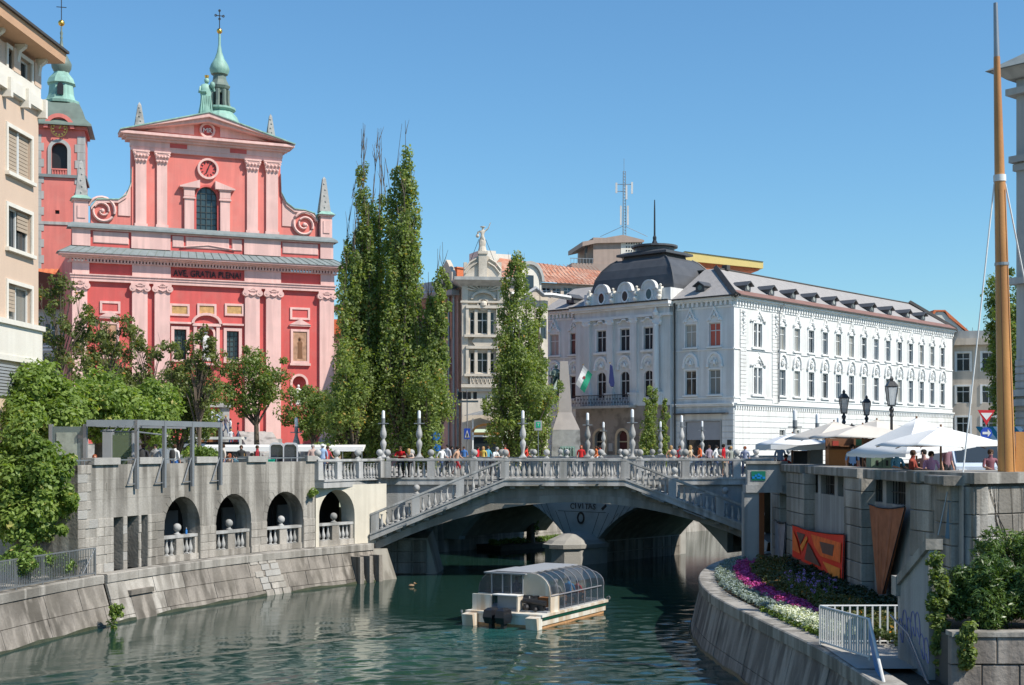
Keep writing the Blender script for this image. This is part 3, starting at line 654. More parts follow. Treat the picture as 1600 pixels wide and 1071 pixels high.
slope_bal('sloping stone balustrade beside the stair down to the left bank',L0,near_x[0],6.45-.405*(near_x[0]-L0),.405,[lx[0]-L0,lx[1]-L0,lx[2]-L0,near_x[0]-L0],(),(near_x[0]-L0,))
rx=[X(p,YN) for p in (1050,1124)]; R0=near_x[2]
slope_bal('sloping stone balustrade beside the stair down to the right bank',R0,13.6,6.45,-.385,[0.0,rx[0]-R0,rx[1]-R0,7.2],(),(0.0,))
# inner pedestals with stone balls on the far side of the two stairs
for nm,px,yb in (('left',651,762),('left',585.5,793),('right',1054,735),('right',1133,766)):
    D=74.4; p=P(px,yb,D); t=thing('stair_pedestal',{651: 'stone ball on the higher inner pedestal of the left stair',585.5: 'stone ball on the lowest inner pedestal of the left stair',1054: 'stone ball on the upper inner pedestal of the right stair',1133: 'stone ball on the lower inner pedestal of the right stair'}[px],'pedestal',(p.x,p.y,p.z-1.35))
    MB().box(-.2,.2,-.2,.2,-.4,.92).box(-.24,.24,-.24,.24,.92,1.0).build('pedestal',M['balu'],t); put(BALL,'stone_ball',t,(0,0,1.0))
# second layer rails, back rail, the lit stretch on the left bank
x605,x780=X(604,YL),X(790,YL); x1170=X(1166,YL) ; x980=X(975,YL)
pl=[X(p,YL) for p in (604,673.5,741)]
balustrade('bridge_balustrade','level stone balustrade behind the left stair, people leaning on it',(x605,YL),(x780,YL),[pl[0]-x605+.05,pl[1]-x605,pl[2]-x605,x780-x605],slab=.40)
pr=[X(p,YL) for p in (1000,1071,1151)]
balustrade('bridge_balustrade','level stone balustrade behind the right stair, near the market',(x980,YL),(x1170+1.6,YL),[.1]+[p-x980 for p in pr[0:]],slab=.40)
balustrade('bridge_balustrade','rear stone balustrade of the near bridge seen through the front balusters',(-7.0,YB),(14.5,YB),[1.2+2.6*i for i in range(8)],slab=.3)
a_,b_=PZ(493,757,5.08),PZ(604,757,5.08)
a_=Vector((-9.9,68.4,0)); 
u1=Vector((x605-.25,YL-.05,0)); d_=(Vector((X(493,69.0),69.0,0))-u1); a_=u1+d_; Lb=d_.length
balustrade('bank_balustrade','brightly sunlit stone balustrade over the last cream arch of the left bank',(a_.x,a_.y),(u1.x,u1.y),[.2,Lb*.30,Lb*.62,Lb-.25],slab=.42,slabw=1.0)
# concrete of the side bridge: deck, side walls, arch
arch_z=lambda x: 4.10-.0228*(x-3.28) ** 2
br=thing('side_bridge','pale concrete footbridge on a shallow arch with a stair on each side','bridge')
mb=MB(); mb.box(near_x[0],near_x[2],YN-.1,YL,5.06,5.38).box(-8.2,15.0,YL,YB+.3,5.06,5.38); mb.build('deck',M['bridge'],br)
mb=MB(); mb.box(near_x[0],near_x[2],YN-.0,YL,5.38,5.40).box(-8.2,15.0,YL,YB+.3,5.38,5.40); mb.build('paving',M['paving'],br)
xs=np.linspace(-7.4,13.8,44); A=[(x,arch_z(x)) for x in xs]
mb=MB(); mb.strip(A,[(x,z+.42) for x,z in A],YN+.12,YB+.3); mb.build('arch_ring',M['arch'],br)
mb=MB(); rail_b=lambda x: min(5.07,5.05-.405*max(0,near_x[0]-x),5.05-.385*max(0,x-near_x[2]))
mb.strip([(x,z+.42) for x,z in A],[(x,max(z+.43,rail_b(x)-.02)) for x,z in A],YN+.26,YL-.05); mb.build('spandrel',M['arch'],br)
mb=MB(); mb.strip([(x,z+.3) for x,z in A],[(x,5.06) for x,z in A],YL-.04,YL+.3); mb.box(-8.2,-7.4,YL-.04,YL+.3,3.9,5.06).box(13.8,15,YL-.04,YL+.3,3.9,5.06); mb.build('side_wall',M['bridge'],br)
for side,x0,x1,s_ in ((0,L0+.1,near_x[0],.405),(1,near_x[2],13.5,-.385)):     # stair treads
    n=20; mb=MB()
    for i in range(n):
        a,b=x0+(x1-x0)*i/n,x0+(x1-x0)*(i+1)/n; z=5.4-(.405*(near_x[0]-b) if side ==0 else .385*(a-near_x[2])); mb.box(a,b,YN+.2,YL-.06,z-.55,z-.02)
    mb.build('stair_flight',M['bridge'],br)
g=random.Random(4)
for i in range(8): x=near_x[0]+.4+i*.8; MB().box(x-.13,x+.13,YN-.02,YN+.25,4.84,5.05).build('bracket',M['bridge'],br)
for i in range(9):
    for x,z in ((near_x[0]-.5-i*.75,5.05-.405*(.5+i*.75)),(near_x[2]+.5+i*.75,5.05-.385*(.5+i*.75))):
        s_=.405 if x <3 else -.385; MB().prism([(x-.12,z-.2),(x+.12,z-.2),(x+.12,z+.12*s_),(x-.12,z-.12*s_)],YN-.0,YN+.25).build('bracket',M['bridge'],br)
for px,py,ln in ((920,755.5,1.15),(832,756.5,1.1),(752,771,1.15),(682,800,1.15),(628,822,.5),(1020,778,1.2),(1085,804,1.2)):
    p=P(px,py,YN-.42); s_=.4 if px <790 else (-.385 if px >980 else 0)
    mb=MB(); mb.prism([(-ln/2,-ln/2*s_-.03),(ln/2,ln/2*s_-.03),(ln/2,ln/2*s_+.03),(-ln/2,-ln/2*s_+.03)],-.04,.04); mb.box(ln/2*.9-.04,ln/2*.9+.04,.04,.16,ln/2*s_-.04,ln/2*s_+.05)
    mb.build('tube_light',M['zinc'],br,(p.x,p.y,p.z))
ab=thing('bridge_abutment','dark stone abutment under the left springing of the near bridge','abutment')
mb=MB(); mb.loft([[(-7.6,75.1,-1),(-3.9,75.1,-1),(-3.7,78,-1),(-7.6,78,-1)],[(-7.6,75.2,2.0),(-4.75,75.2,2.0),(-4.6,78,2.3),(-7.6,78,2.3)]]); mb.build('masonry',M['arch'],ab)
for r_ in range(3):
    for c_ in range(3): MB().box(-7.2+c_*.82,-6.42+c_*.82,75.04,75.15,.05+r_*.62,.64+r_*.62).build('stone',M['quay'],ab)
# middle bridge: older stone arches, seen at a slant under the near one
cu=Vector((.741,-.671,0)); cv=Vector((.671,.741,0)); C0=Vector((4.3,83,0)); CA=math.atan2(cu.y,cu.x)
cb=thing('stone_bridge','older two arch stone bridge glimpsed under the near footbridge, with scratched lettering','bridge',C0,CA)
za=lambda u: 3.75-.112*(abs(u)-5.75) ** 2
us=list(np.linspace(-10.6,-.95,26)); ur=list(np.linspace(.95,10.6,26)); mb=MB()
for U in (us,ur): mb.strip([(u,za(u)) for u in U],[(u,5.0) for u in U],0,.6)
mb.box(-.95,.95,0,.6,.9,5.0); mb.box(-16,-10.6,0,.6,.9,5.0); mb.build('spandrel_wall',flat('blue_grey_stone',(.33,.37,.38),dirt=.4,dcol=(.16,.18,.17)),cb)
mb=MB()
for U in (us,ur): mb.strip([(u,za(u)) for u in U],[(u,za(u)+.3) for u in U],.6,9)
mb.box(-16,10.6,.6,9,5.0,5.36); mb.build('vault',M['arch'],cb)
mb=MB(); mb.box(-16,10.6,-.15,9.15,5.0,5.2).box(-16,10.6,-.05,9.05,5.2,5.39); mb.build('cornice',M['balu'],cb)
for k in range(1,9):                              # radial joints of the spandrel, laid on as thin dark strips
    for s_ in (-1,1):
        u0=.55*k+.1; u1=u0+.55+.18*k; zb=za(max(u0,.95)) if u0 >.95 else 1.3; MB().prism([(s_*u0-.015,zb),(s_*u0+.015,zb),(s_*u1+.015,4.9 if k >3 else 3.1),(s_*u1-.015,4.9 if k >3 else 3.1)],-.012,.01).build('joint',M['joint'],cb)
MB().box(-1.9,1.9,-.012,.01,3.09,3.12).build('joint',M['joint'],cb)
def text(s,size,name,m,parent,loc,rot=(R(90),0,0),ext=.01,mirror=False,sx=1):
    cu_=bpy.data.curves.new('t','FONT'); cu_.body=s; cu_.size=size; cu_.align_x='CENTER'; cu_.extrude=ext; o=bpy.data.objects.new('t',cu_); C.objects.link(o)
    me=bpy.data.meshes.new_from_object(o.evaluated_get(bpy.context.evaluated_depsgraph_get())); bpy.data.objects.remove(o); me.materials.clear(); me.materials.append(m)
    q=put(me,name,parent,loc); q.rotation_euler=rot; q.scale=(-sx if mirror else sx,1,1); return q
for i,(ch,r_) in enumerate(zip('CIVITAS',(.2,-.08,.1,-.12,.06,-.1,.2))):
    text(ch,.5,'lettering',M['black'],cb,(-.75+i*.29,-.02,3.27+.03*(i % 2)),(R(90),r_*.6,0),.012)
MB().prism([(.0,0),(.35,.28),(.42,.15),(.12,-.12)],-.03,0).build('paint_mark',M['black'],cb,(1.55,0,3.35))
mb=MB(); n=16
for i in range(n):
    a,b=6.283*i/n,6.283*(i+1)/n; r1,r2=.2,.29; mb.prism([(r1*math.cos(a),1.3*r1*math.sin(a)),(r2*math.cos(a),1.3*r2*math.sin(a)),(r2*math.cos(b),1.3*r2*math.sin(b)),(r1*math.cos(b),1.3*r1*math.sin(b))],-.05,.0)
mb.build('iron_wreath',M['iron'],cb,(-.05,0,2.72))
# its pier with a rounded nose
mb=MB(); nose=[(-1.2,.6),(-1.2,-.4),(-1.05,-1.4),(-.6,-2.15),(0,-2.4),(.6,-2.15),(1.05,-1.4),(1.2,-.4),(1.2,.6)]; nose=[(x*1.28,y*1.2 if y <0 else y) for x,y in nose]
mb.loft([[(x,y,z) for x,y in nose] for z in (-1,.95)]); mb.box(-1.1,1.1,.6,9,-1,1.35); mb.build('pier',M['patch'],cb)
mb=MB(); mb.loft([[(x*k,y*k,z) for x,y in nose] for k,z in ((1.06,.98),(1.06,1.22),(.99,1.26),(.9,1.45),(.55,1.78),(.2,1.9))]); mb.build('pier_cap',M['patch'],cb)
MB().box(-.95,.95,9.0,9.8,-1,2.3).build('pier_end',M['patch'],cb)
for r_ in range(2):
    for c_ in range(8): MB().box(1.1,1.16,.7+c_*1.03,1.68+c_*1.03,-.1+r_*.7,.56+r_*.7).build('stone',M['quay'],cb)
def cb_at(u,v): p=C0+cu*u+cv*v; return (p.x,p.y)
balustrade('bridge_balustrade','near balustrade of the wide middle bridge with a row of stone balls',cb_at(-13,0),cb_at(8,0),[1+2.7*i for i in range(8)],slab=0)
balustrade('bridge_balustrade','far balustrade of the wide middle bridge below the white palace',cb_at(-13,9),cb_at(10,9),[1+2.7*i for i in range(9)],slab=0)
balustrade('bridge_balustrade','balustrade of the farthest footbridge in front of the palace',(6.5,112.7),(23.5,103),[1+2.7*i for i in range(7)],slab=.3)
# lamp posts of turned stone with opal tubes
lp=thing('bridge_lamp','turned stone lamp post','lamp post',(0,0,0))
mb=MB(); mb.box(-.24,.24,-.24,.24,0,.08); mb.lathe([(.22,.08),(.16,.14),(.1,.24),(.085,.34),(.12,.55),(.18,.78),(.17,.92),(.09,1.06),(.08,1.12),(.16,1.22),(.19,1.36),(.17,1.52),(.09,1.8),(.07,1.95),(.12,1.98)],14); mb.build('post',M['balu'],lp,smooth=True,ang=50)
mb=MB(); mb.box(-.3,.3,-.05,.05,1.98,2.03).box(-.05,.05,-.3,.3,1.985,2.035); mb.build('bracket',M['zinc'],lp)
MB().lathe([(.1,2.0),(.1,2.3),(.075,2.32)],10).build('lamp_base',M['zinc'],lp,smooth=True)
MB().lathe([(.09,2.3),(.09,2.66),(.07,2.73),(.02,2.76)],12).build('lamp_tube',M['lamp_white'],lp,smooth=True)
LT=tree_of(lp)
lamps=[(599,77.6,'stone lamp post farthest left on the bridge, left of the red shirt'),(655,77.6,'stone lamp post just right of the couple leaning on the rail'),(817,77.6,'tall stone lamp post above the left end of the level balustrade'),
 (988,75.0,'tallest stone lamp post at the head of the right stair'),(918,82.7,'stone lamp post in front of the palace door, right of the monument'),(943,112,'small far stone lamp post before the palace arch'),
 (1032,109.6,'small far stone lamp post half behind the young poplar'),(1065,89,'stone lamp post left of the palace shop window'),(1097,108,'small stone lamp post in front of the palace shop window'),
 (463,92,'stone lamp post in the shade behind the glass kiosks'),(1242,88,'grey lamp post rising behind the left market umbrella'),(1277,98,'grey lamp post against the palace, right of the first one behind the umbrellas'),(1310,110,'far lamp post tip behind the peaked umbrella')]
for i,(px,D,lab) in enumerate(lamps):
    z=6.45 if i <10 and i != 9 else 5.4
    s_=1.0 if i <9 else (1.35 if i ==9 else 1.5)
    loc=(X(px,D),D,z)
    if i ==0: lp.location=loc; lp['label']=lab; lp['group']='stone lamp posts along the bridges'
    else: copy_thing(lp,LT,loc,0,lab,'stone lamp posts along the bridges',s_)
# ---------------------------------------------------------------- left arcade wall
spx=lambda px: LA.s_px(px)
aw=thing('arcade_wall','long weathered concrete river wall with three arched openings and three tall slots','wall')
arches=[(spx(256),spx(312)),(spx(337),spx(393)),(spx(417),spx(474)),(spx(497.5),spx(553))]
slots=[(spx(177),spx(192)),(spx(198.5),spx(216)),(spx(220),spx(231))]
ZC=4.86; A0,A1,A2=0,spx(492),LA.L
holes=[(a,b,LEDGE,ZC) for a,b in arches]+[(a,b,LEDGE,4.17) for a,b in slots]
ex=list(np.linspace(0,LA.L,26))
mb=LA.mb(); wall_holes(mb,A0,A1,LEDGE-.1,6.36,[h for h in holes if h[1] <A1],0,.95,extra=[e for e in ex if e <A1])
for a,b in arches[:3]: r_=(b-a)/2; arch_fill(mb,a,b,ZC-r_,ZC,.004,.95,n=16)
mb.quad((0,4,LEDGE-.1),(0,0,LEDGE-.1),(0,0,6.36),(0,4,6.36)); mb.build('wall_face',M['conc'],aw)
cw=thing('arch_wall','cream washed wall with the last arch before the bridge','wall')
mb=LA.mb(); wall_holes(mb,A1,A2,LEDGE-.1,5.1,[h for h in holes if h[0] >A1],-.06,.95,extra=[e for e in ex if e >A1])
a,b=arches[3]; arch_fill(mb,a,b,ZC-(b-a)/2,ZC,-.056,.95,n=16); mb.quad((A2,-.06,LEDGE),(A2,3,LEDGE),(A2,3,5.1),(A2,-.06,5.1)); mb.build('wall_face',M['cream_wall'],cw)
# corridor behind the arches
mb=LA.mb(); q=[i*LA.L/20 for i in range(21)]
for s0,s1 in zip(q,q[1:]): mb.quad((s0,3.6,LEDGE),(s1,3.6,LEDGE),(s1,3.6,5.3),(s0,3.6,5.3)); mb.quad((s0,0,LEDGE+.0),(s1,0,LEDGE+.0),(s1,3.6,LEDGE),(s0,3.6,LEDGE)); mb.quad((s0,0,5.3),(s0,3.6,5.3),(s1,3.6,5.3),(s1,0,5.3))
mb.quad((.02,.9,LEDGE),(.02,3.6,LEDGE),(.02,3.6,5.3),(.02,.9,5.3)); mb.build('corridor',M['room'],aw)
for c_,(a,b) in enumerate(arches[1:]):            # doors, gate bars and columns inside
    u=a+.5; mb=LA.mb(); mb.box(u,u+.9,3.45,3.55,LEDGE,4.0); mb.build('inner_door',M['grey'],aw); mb=LA.mb(); mb.box(b-.3,b-.1,3.2,3.4,LEDGE,5.2); mb.build('inner_column',M['conc'],aw)
for k in range(14): LA_=LA.mb(); u=arches[2][0]+.3+k*.16; LA_.box(u,u+.03,1.9,1.93,LEDGE,4.2); LA_.build('gate_bar',M['iron'],aw)
# arch parapets
for c_,(a,b) in enumerate(arches):
    root=thing('arch_balustrade',['stone balustrade with a ball and a blue bottle in the leftmost lit arch','stone balustrade with a ball in the second arch','stone balustrade with a ball in the arch with the iron gate','stone balustrade with a ball in the cream washed arch'][c_],'balustrade')
    yo=.10 if c_ <3 else .02; m_=(a+b)/2; q=LA.mb(); q.box(a+.01,b-.01,yo,yo+.34,3.0,3.13); q.build('rail',M['balu'],root); q=LA.mb(); q.box(a+.01,b-.01,yo-.04,yo+.36,LEDGE,2.24); q.build('plinth',M['stone'],root)
    for u0,u1 in ((m_-.26,m_+.26),(b-.22,b-.01)): q=LA.mb(); q.box(u0,u1,yo+.02,yo+.3,2.24,3.0); q.build('pedestal',M['stone'],root)
    p=LA.T(Vector((m_,yo+.17,3.13))); put(BALL,'stone_ball',root,p)
    for u0,u1 in ((a+.05,m_-.26),(m_+.26,b-.22)):
        n=3
        for i in range(n): p=LA.T(Vector((u0+(u1-u0)*(i+.5)/n,yo+.17,2.24))); put(B1,'baluster',root,p,sc_=(1.15,1.15,.97))
p=LA.T(Vector((arches[0][1]-.75,.2,3.13))); bt=thing('bottle','small blue plastic bottle left standing on an arch balustrade','bottle',p)
MB().lathe([(.05,0),(.05,.17),(.02,.22),(.02,.26)],8).build('bottle_body',flat('blue_plastic',(.05,.2,.5),.2),bt,smooth=True); MB().lathe([(.024,.26),(.024,.29)],8).build('cap',M['white'],bt)
# ashlar on the piers and around the slots
gs=random.Random(8)
edges=[0]+[x for s_ in slots for x in s_]+[x for s_ in arches[:3] for x in s_]+[A1]
for a,b in zip(edges[::2],edges[1::2]):
    z=LEDGE
    for r_ in range(6 if a <slots[2][1]+.2 else 4):
        h=.37; x=a; nr=1 if b-a <.5 else max(1,int(round((b-a)/.62)))
        off=(r_ % 2)*.5; cuts=[a]+[a+(b-a)*(i+(.25 if r_ % 2 else -.1)+gs.uniform(-.1,.1))/nr for i in range(1,nr)]+[b]
        for x0,x1 in zip(cuts,cuts[1:]):
            if gs.random() <.10: continue
            q=LA.mb(); q.bbox(x0+.006,x1-.006,-.025-gs.random()*.015,.02,z+.006,z+h-.006,.012); q.build('stone',M['patch'] if gs.random() <.09 else M['stone'],aw)
        z += h
for i in range(6):                                 # quoins up the left corner
    q=LA.mb(); q.bbox(0,.62+.25*(i % 2),-.03,.1,4.2+i*.36,4.55+i*.36,.015); q.build('stone',M['stone'] if i % 2 else M['patch'],aw)
for a,b in arches[:3]:                            # arch rings: voussoirs
    r_=(b-a)/2; cx,cz=(a+b)/2,ZC-r_; n=13
    for i in range(n):
        t0,t1=math.pi*i/n+.012,math.pi*(i+1)/n-.012; R1=r_+.28
        q=LA.mb(); q.prism([(cx+r_*math.cos(t0),cz+r_*math.sin(t0)),(cx+R1*math.cos(t0),cz+R1*math.sin(t0)),(cx+R1*math.cos(t1),cz+R1*math.sin(t1)),(cx+r_*math.cos(t1),cz+r_*math.sin(t1))],-.012,.05); q.build('stone',M['conc'],aw)
for zz in (4.95,5.35,5.75):                      # formwork bands of the upper concrete
    q=LA.mb(); n=20; L2=A1
    for i in range(n): q.box(L2*i/n,L2*(i+1)/n,-.006,.0,zz,zz+.025)
    q.build('board_mark',M['conc'],aw)
# parapet slabs and rails along the top
for i,(p0,p1) in enumerate(((140,185),(215,250),(304,337),(385,416),(478,494))):
    a,b=(spx(max(p0,152))-(.35 if i ==0 else 0)),spx(p1); q=LA.mb(); n=3
    for k in range(n): q.box(a+(b-a)*k/n,a+(b-a)*(k+1)/n,-.12,.5,6.36,6.64)
    q.build('coping_slab',M['patch'],aw)
q=LA.mb(); n=24
for i in range(n): q.box(A1*i/n,A1*(i+1)/n,.05,.12,6.52,6.57)
q.build('handrail',M['steel'],aw)
for i in range(16): u=A1*(i+.5)/16; q=LA.mb(); q.box(u-.02,u+.02,.06,.1,6.36,6.52); q.build('rail_post',M['steel'],aw)
# wall set back on the far left with a dark arch
lw=thing('corner_wall','stained wall with a dark arch partly behind the creeper on the left','wall')
FLw=Fac(-21.8,55.6,-.12+.02); T_=lambda v: Vector((-40+v.x,57.2+v.y-v.x*.085,v.z))
mb=MB(T_); u_of=lambda px: (((px-800)/FL)*57.2+40)/(1+.085*(px-800)/FL)
a,b=u_of(70),u_of(126); wall_holes(mb,0,23.4,1.8,5.3,[(a,b,1.8,4.2)],0,.8); arch_fill(mb,a,b,4.2-(b-a)/2,4.2,.004,.8); mb.box(a-.2,b+.2,2.5,2.6,1.8,4.5); mb.build('wall_face',M['quay'],lw)
mb=MB(T_); mb.box(0,23.4,-.15,.5,5.3,5.62); mb.build('coping',M['conc'],lw)
# ---------------------------------------------------------------- steel frame, screens, kiosks on the left bank
cf=thing('steel_canopy','open grey steel canopy frame on four posts fixed to the arcade wall','canopy frame')
tops=[]
for px in (208.5,252,296,340):
    u=spx(px); p=LA.T(Vector((u,-.14,0))); q=LA.mb(); q.box(u-.07,u+.07,-.22,-.08,5.3,8.22); q.build('post',M['zinc'],cf)
    q=LA.mb(); q.tube([(u-.55,-.1,5.55),(u-.06,-.15,6.6)],.025); q.box(u-.65,u-.05,-.12,-.08,5.5,5.54); q.build('brace',M['zinc'],cf); tops.append(p)
u0,u1=spx(208.5),spx(342)
a=LA.T(Vector((u0,-.1,0))); d0=(a-LA.T(Vector((u0+1,-.1,0)))).normalized()
def lt(v):                                         # straight prolongation towards the near left
    return LA.T(v) if v.x >u0 else a+d0*(u0-v.x)+Vector((-.45,.0,0))*0+Vector((0,v.y+.1,v.z))
for nm,y0,y1,z0,z1 in (('beam',-.2,-.06,8.0,8.24),('beam',1.9,2.04,7.95,8.15)):
    q=MB(LA.T); n=8
    for i in range(n): s0,s1=u0+(u1-u0)*i/n,u0+(u1-u0)*(i+1)/n; q.box(s0,s1,y0,y1,z0,z1)
    q.build(nm,M['zinc'],cf)
# cantilevered front half of the canopy over the stop
pL=P(135,655,56.5); q=MB(); q.loft([[(pL.x,pL.y,7.95),(pL.x,pL.y+.2,7.95),(pL.x,pL.y+.2,8.22),(pL.x,pL.y,8.22)],[(tops[0].x,tops[0].y,7.98),(tops[0].x,tops[0].y+.2,7.98),(tops[0].x,tops[0].y+.2,8.24),(tops[0].x,tops[0].y,8.24)]]); q.build('beam',M['zinc'],cf)
for i in range(5):
    u=u0+(u1-u0)*i/4.0; q=LA.mb(); q.box(u-.04,u+.04,-.1,2.0,8.02,8.12); q.build('rafter',M['zinc'],cf)
q=MB(); q.tube([(pL.x+.5,pL.y+.3,7.75),(tops[0].x,tops[0].y+.3,7.72),(tops[1].x,tops[1].y+.4,7.6)],.035)
for i in range(5): q.tube([(pL.x+.7+i*.32,pL.y+.3,7.74),(pL.x+.95+i*.32,pL.y+.3,8.0)],.02)
q.build('truss',M['zinc'],cf)
st=thing('info_pillar','grey pillar beside a glass case with a yellow green poster','information stand',P(185,722,58.5)*1)
st.location.z=GZ; MB().box(-.65,-.25,-.15,.25,0,2.45).build('pillar',M['grey'],st); MB().box(-.25,.62,.0,.05,.9,2.2).build('poster',flat('lime_poster',(.28,.36,.08)),st); MB().box(-.25,.62,-.06,-.04,.35,2.3).build('pane',glass('clear_screen',(.2,.25,.24),.05,.35),st)
MB().box(.6,.68,-.08,.12,0,2.4).build('post',M['grey'],st)
gs_=thing('glass_screen','tall etched glass screen with a faded map at the edge of the left bank wall','glass screen',(X(112,57.2),56.9,5.5),R(-5))
MB().box(-.75,.62,-.02,.02,.05,2.45).build('pane',glass('etched_glass',(.14,.19,.19),.12,.8,var=0),gs_)
for x in (-.8,.7): MB().box(x-.07,x+.07,-.08,.08,-.05,2.55).build('post',M['zinc'],gs_)
MB().box(-.55,.35,-.05,-.03,1.25,2.2).build('map',flat('faded_map',(.3,.33,.28),var=.4),gs_)
for i in range(10): MB().box(-.72+i*.145,-.69+i*.145,-.1,-.07,-.05,.55).build('bar',M['zinc'],gs_)
for i,px in enumerate((437,458)):
    k=thing('glass_kiosk',['rounded grey framed glass lift hood, the left of the pair','rounded grey framed glass lift hood, the right of the pair'][i],'kiosk',(X(px-4,72),72+i*.0,GZ+.1),R(8))
    w_,h_=.78,1.83-.0; r_=.2; out=[(-w_/2,0)]+[(-w_/2,h_-r_)]+arc(-w_/2+r_,h_-r_,r_,math.pi,math.pi/2,4)+arc(w_/2-r_,h_-r_,r_,math.pi/2,0,4)+[(w_/2,0)]
    inn=[(x*.84,z*.95) for x,z in out]; mb=MB(); mb.strip(inn,out,-.5,.5); mb.build('frame',flat('silver_frame',(.5,.5,.52),.4),k)
    MB().prism([(x*.99,z*.99) for x,z in inn],-.42,-.38).build('pane',glass('dark_kiosk_glass',(.03,.035,.05),.05,.9),k); MB().box(-.2,.2,0,.2,0,1.1).build('machine',M['black'],k)
    for x in (-.12,.12): MB().ball(x,-.2,1.55,.035,8).build('spot_light',M['lamp_white'],k)
# railing above the brown quay wall
rl=thing('metal_railing','grey metal railing with close upright bars on the quay, bottom left','railing')
uA,uB=LQ.s_px(-60),LQ.s_px(150,.1); zt=LEDGE+1.12
for z in (zt,LEDGE+.12):
    q=LQ.mb(); n=24
    for i in range(n): q.box(uA+(uB-uA)*i/n,uA+(uB-uA)*(i+1)/n,.12,.16,z-.025,z+.025)
    q.build('rail',M['steel'],rl)
n=int((uB-uA)/.115)
for i in range(n):
    u=uA+(uB-uA)*i/n; pst=i % 16 ==0; q=LQ.mb(); q.box(u-(.025 if pst else .011),u+(.025 if pst else .011),.125,.155,LEDGE-.05 if pst else LEDGE+.12,zt); q.build('post' if pst else 'bar',M['steel'],rl)
q=LQ.mb(); q.tube([(uB-.9,.14,LEDGE+.15),(uB,.14,zt)],.02); q.box(uB-.03,uB+.03,.12,.17,LEDGE,zt); q.build('brace',M['steel'],rl)
# ---------------------------------------------------------------- pink church
CA_=math.atan2(.385,.923); ch=thing('church','pink and red baroque church facade with a green lantern, obelisks and a round clock','church',(-39.3,120,GZ),CA_)
F=Fac(-39.3,120,CA_,ch); U=F.u; W_=U(520)
def zz(px,py): return F.z(px,py)
def fbox(px0,px1,zt,zb,y0,y1,name,m,bev=0):
    mb=MB(); mb.box(U(px0),U(px1),y0,y1,zb,zt); return mb.build(name,M[m],ch)
ZA0,ZA1,ZA2,ZA3=zz(325,448),zz(325,438),zz(325,420.5),zz(325,408)   # architrave, frieze, cornice
ZT=zz(325,398); ZB0,ZB1=zz(325,395),zz(325,368.5); ZU=zz(325,359.5)
ZE0,ZE1=zz(325,243),zz(325,221)
# lower storey wall with its openings
hw=(U(272),U(291)),(U(354),U(373)); z0,z1=zz(282,562),zz(282,515)
holes=[(a,b,z0,z1) for a,b in hw]; ni=(U(311.5),U(333.5)); zn0,zn1=zz(322,566),zz(322,512); holes.append((*ni,zn0,zn1))
dr=(U(306),U(342)); zd1=zz(325,640); holes.append((*dr,1.4,zd1))
for a,b in ((168,190),(457,478)): holes.append((U(a),U(b),zz((a+b)/2,634),zz((a+b)/2,588)))
mb=MB(); wall_holes(mb,0,W_,2.0,ZA0+.1,[h for h in holes if h[3] >2.5],0,.6,0,0); mb.build('front_wall',M['red'],ch)
mb=MB(); wall_holes(mb,0,W_,-1,2.0,[(*dr,1.4,2.0)],-.12,.7); mb.box(0,W_,-.12,0,1.9,2.02); mb.build('plinth',M['obel'],ch)
mb=MB(); mb.quad((0,0,-1),(0,32,-1),(0,32,ZT),(0,0,ZT)); mb.quad((W_,0,-1),(W_,0,ZT),(W_,32,ZT),(W_,32,-1)); mb.build('side_wall',M['pink'],ch)
def niche(u0,u1,z0_,z1_,name='niche',m='red',rim='lpink'):
    r_=(u1-u0)/2; mb=MB(); arch_fill(mb,u0,u1,z1_-r_,z1_,.004,.5); n=8; c=(u0+u1)/2
    for i in range(n):
        a,b=math.pi*i/n,math.pi*(i+1)/n
        mb.quad((c-r_*math.cos(a),.1+r_*.8*math.sin(a),z0_),(c-r_*math.cos(b),.1+r_*.8*math.sin(b),z0_),(c-r_*math.cos(b),.1+r_*.8*math.sin(b),z1_),(c-r_*math.cos(a),.1+r_*.8*math.sin(a),z1_))
    nic=mb.build(name,M[m],ch)
    A=[(u0-.0,z0_)]+arc(c,z1_-r_,r_,math.pi,0,12)+[(u1,z0_)]; B=[(u0-.22,z0_)]+arc(c,z1_-r_,r_+.22,math.pi,0,12)+[(u1+.22,z0_)]
    mb=MB(); mb.strip(A,B,-.08,.02); mb.build('rim',M[rim],nic); return nic
def saint(parent,x,y,z,h,m):
    s=h/1.8; mb=MB(T=lambda v: Vector((x+v.x*s,y+v.y*s,z+v.z*s)))
    mb.lathe([(.3,0),(.33,.1),(.27,.5),(.24,.9),(.29,1.2),(.3,1.38),(.16,1.5),(.07,1.53)],12,sq=.7); mb.ball(0,-.03,1.67,.12,10,sz=1.15); mb.tube([(-.28,0,1.35),(-.38,-.12,1.1),(-.1,-.3,1.15)],.07); mb.tube([(.28,0,1.35),(.36,-.15,1.1),(.12,-.3,1.3)],.07)
    for k in range(5): mb.tube([(-.22+.11*k,-.17,.05),(-.16+.08*k,-.18,.9)],.045,5)
    return mb.build('statue',M[m],parent,smooth=True,ang=60)
nn=niche(*ni,zn0,zn1); saint(nn,(ni[0]+ni[1])/2,.35,zn0+.1,(zn1-zn0)*.88,'white')
for a,b in ((168,190),(457,478)): n2=niche(U(a),U(b),zz((a+b)/2,634),zz((a+b)/2,588)); saint(n2,(U(a)+U(b))/2,.35,zz((a+b)/2,634),2.0,'white')
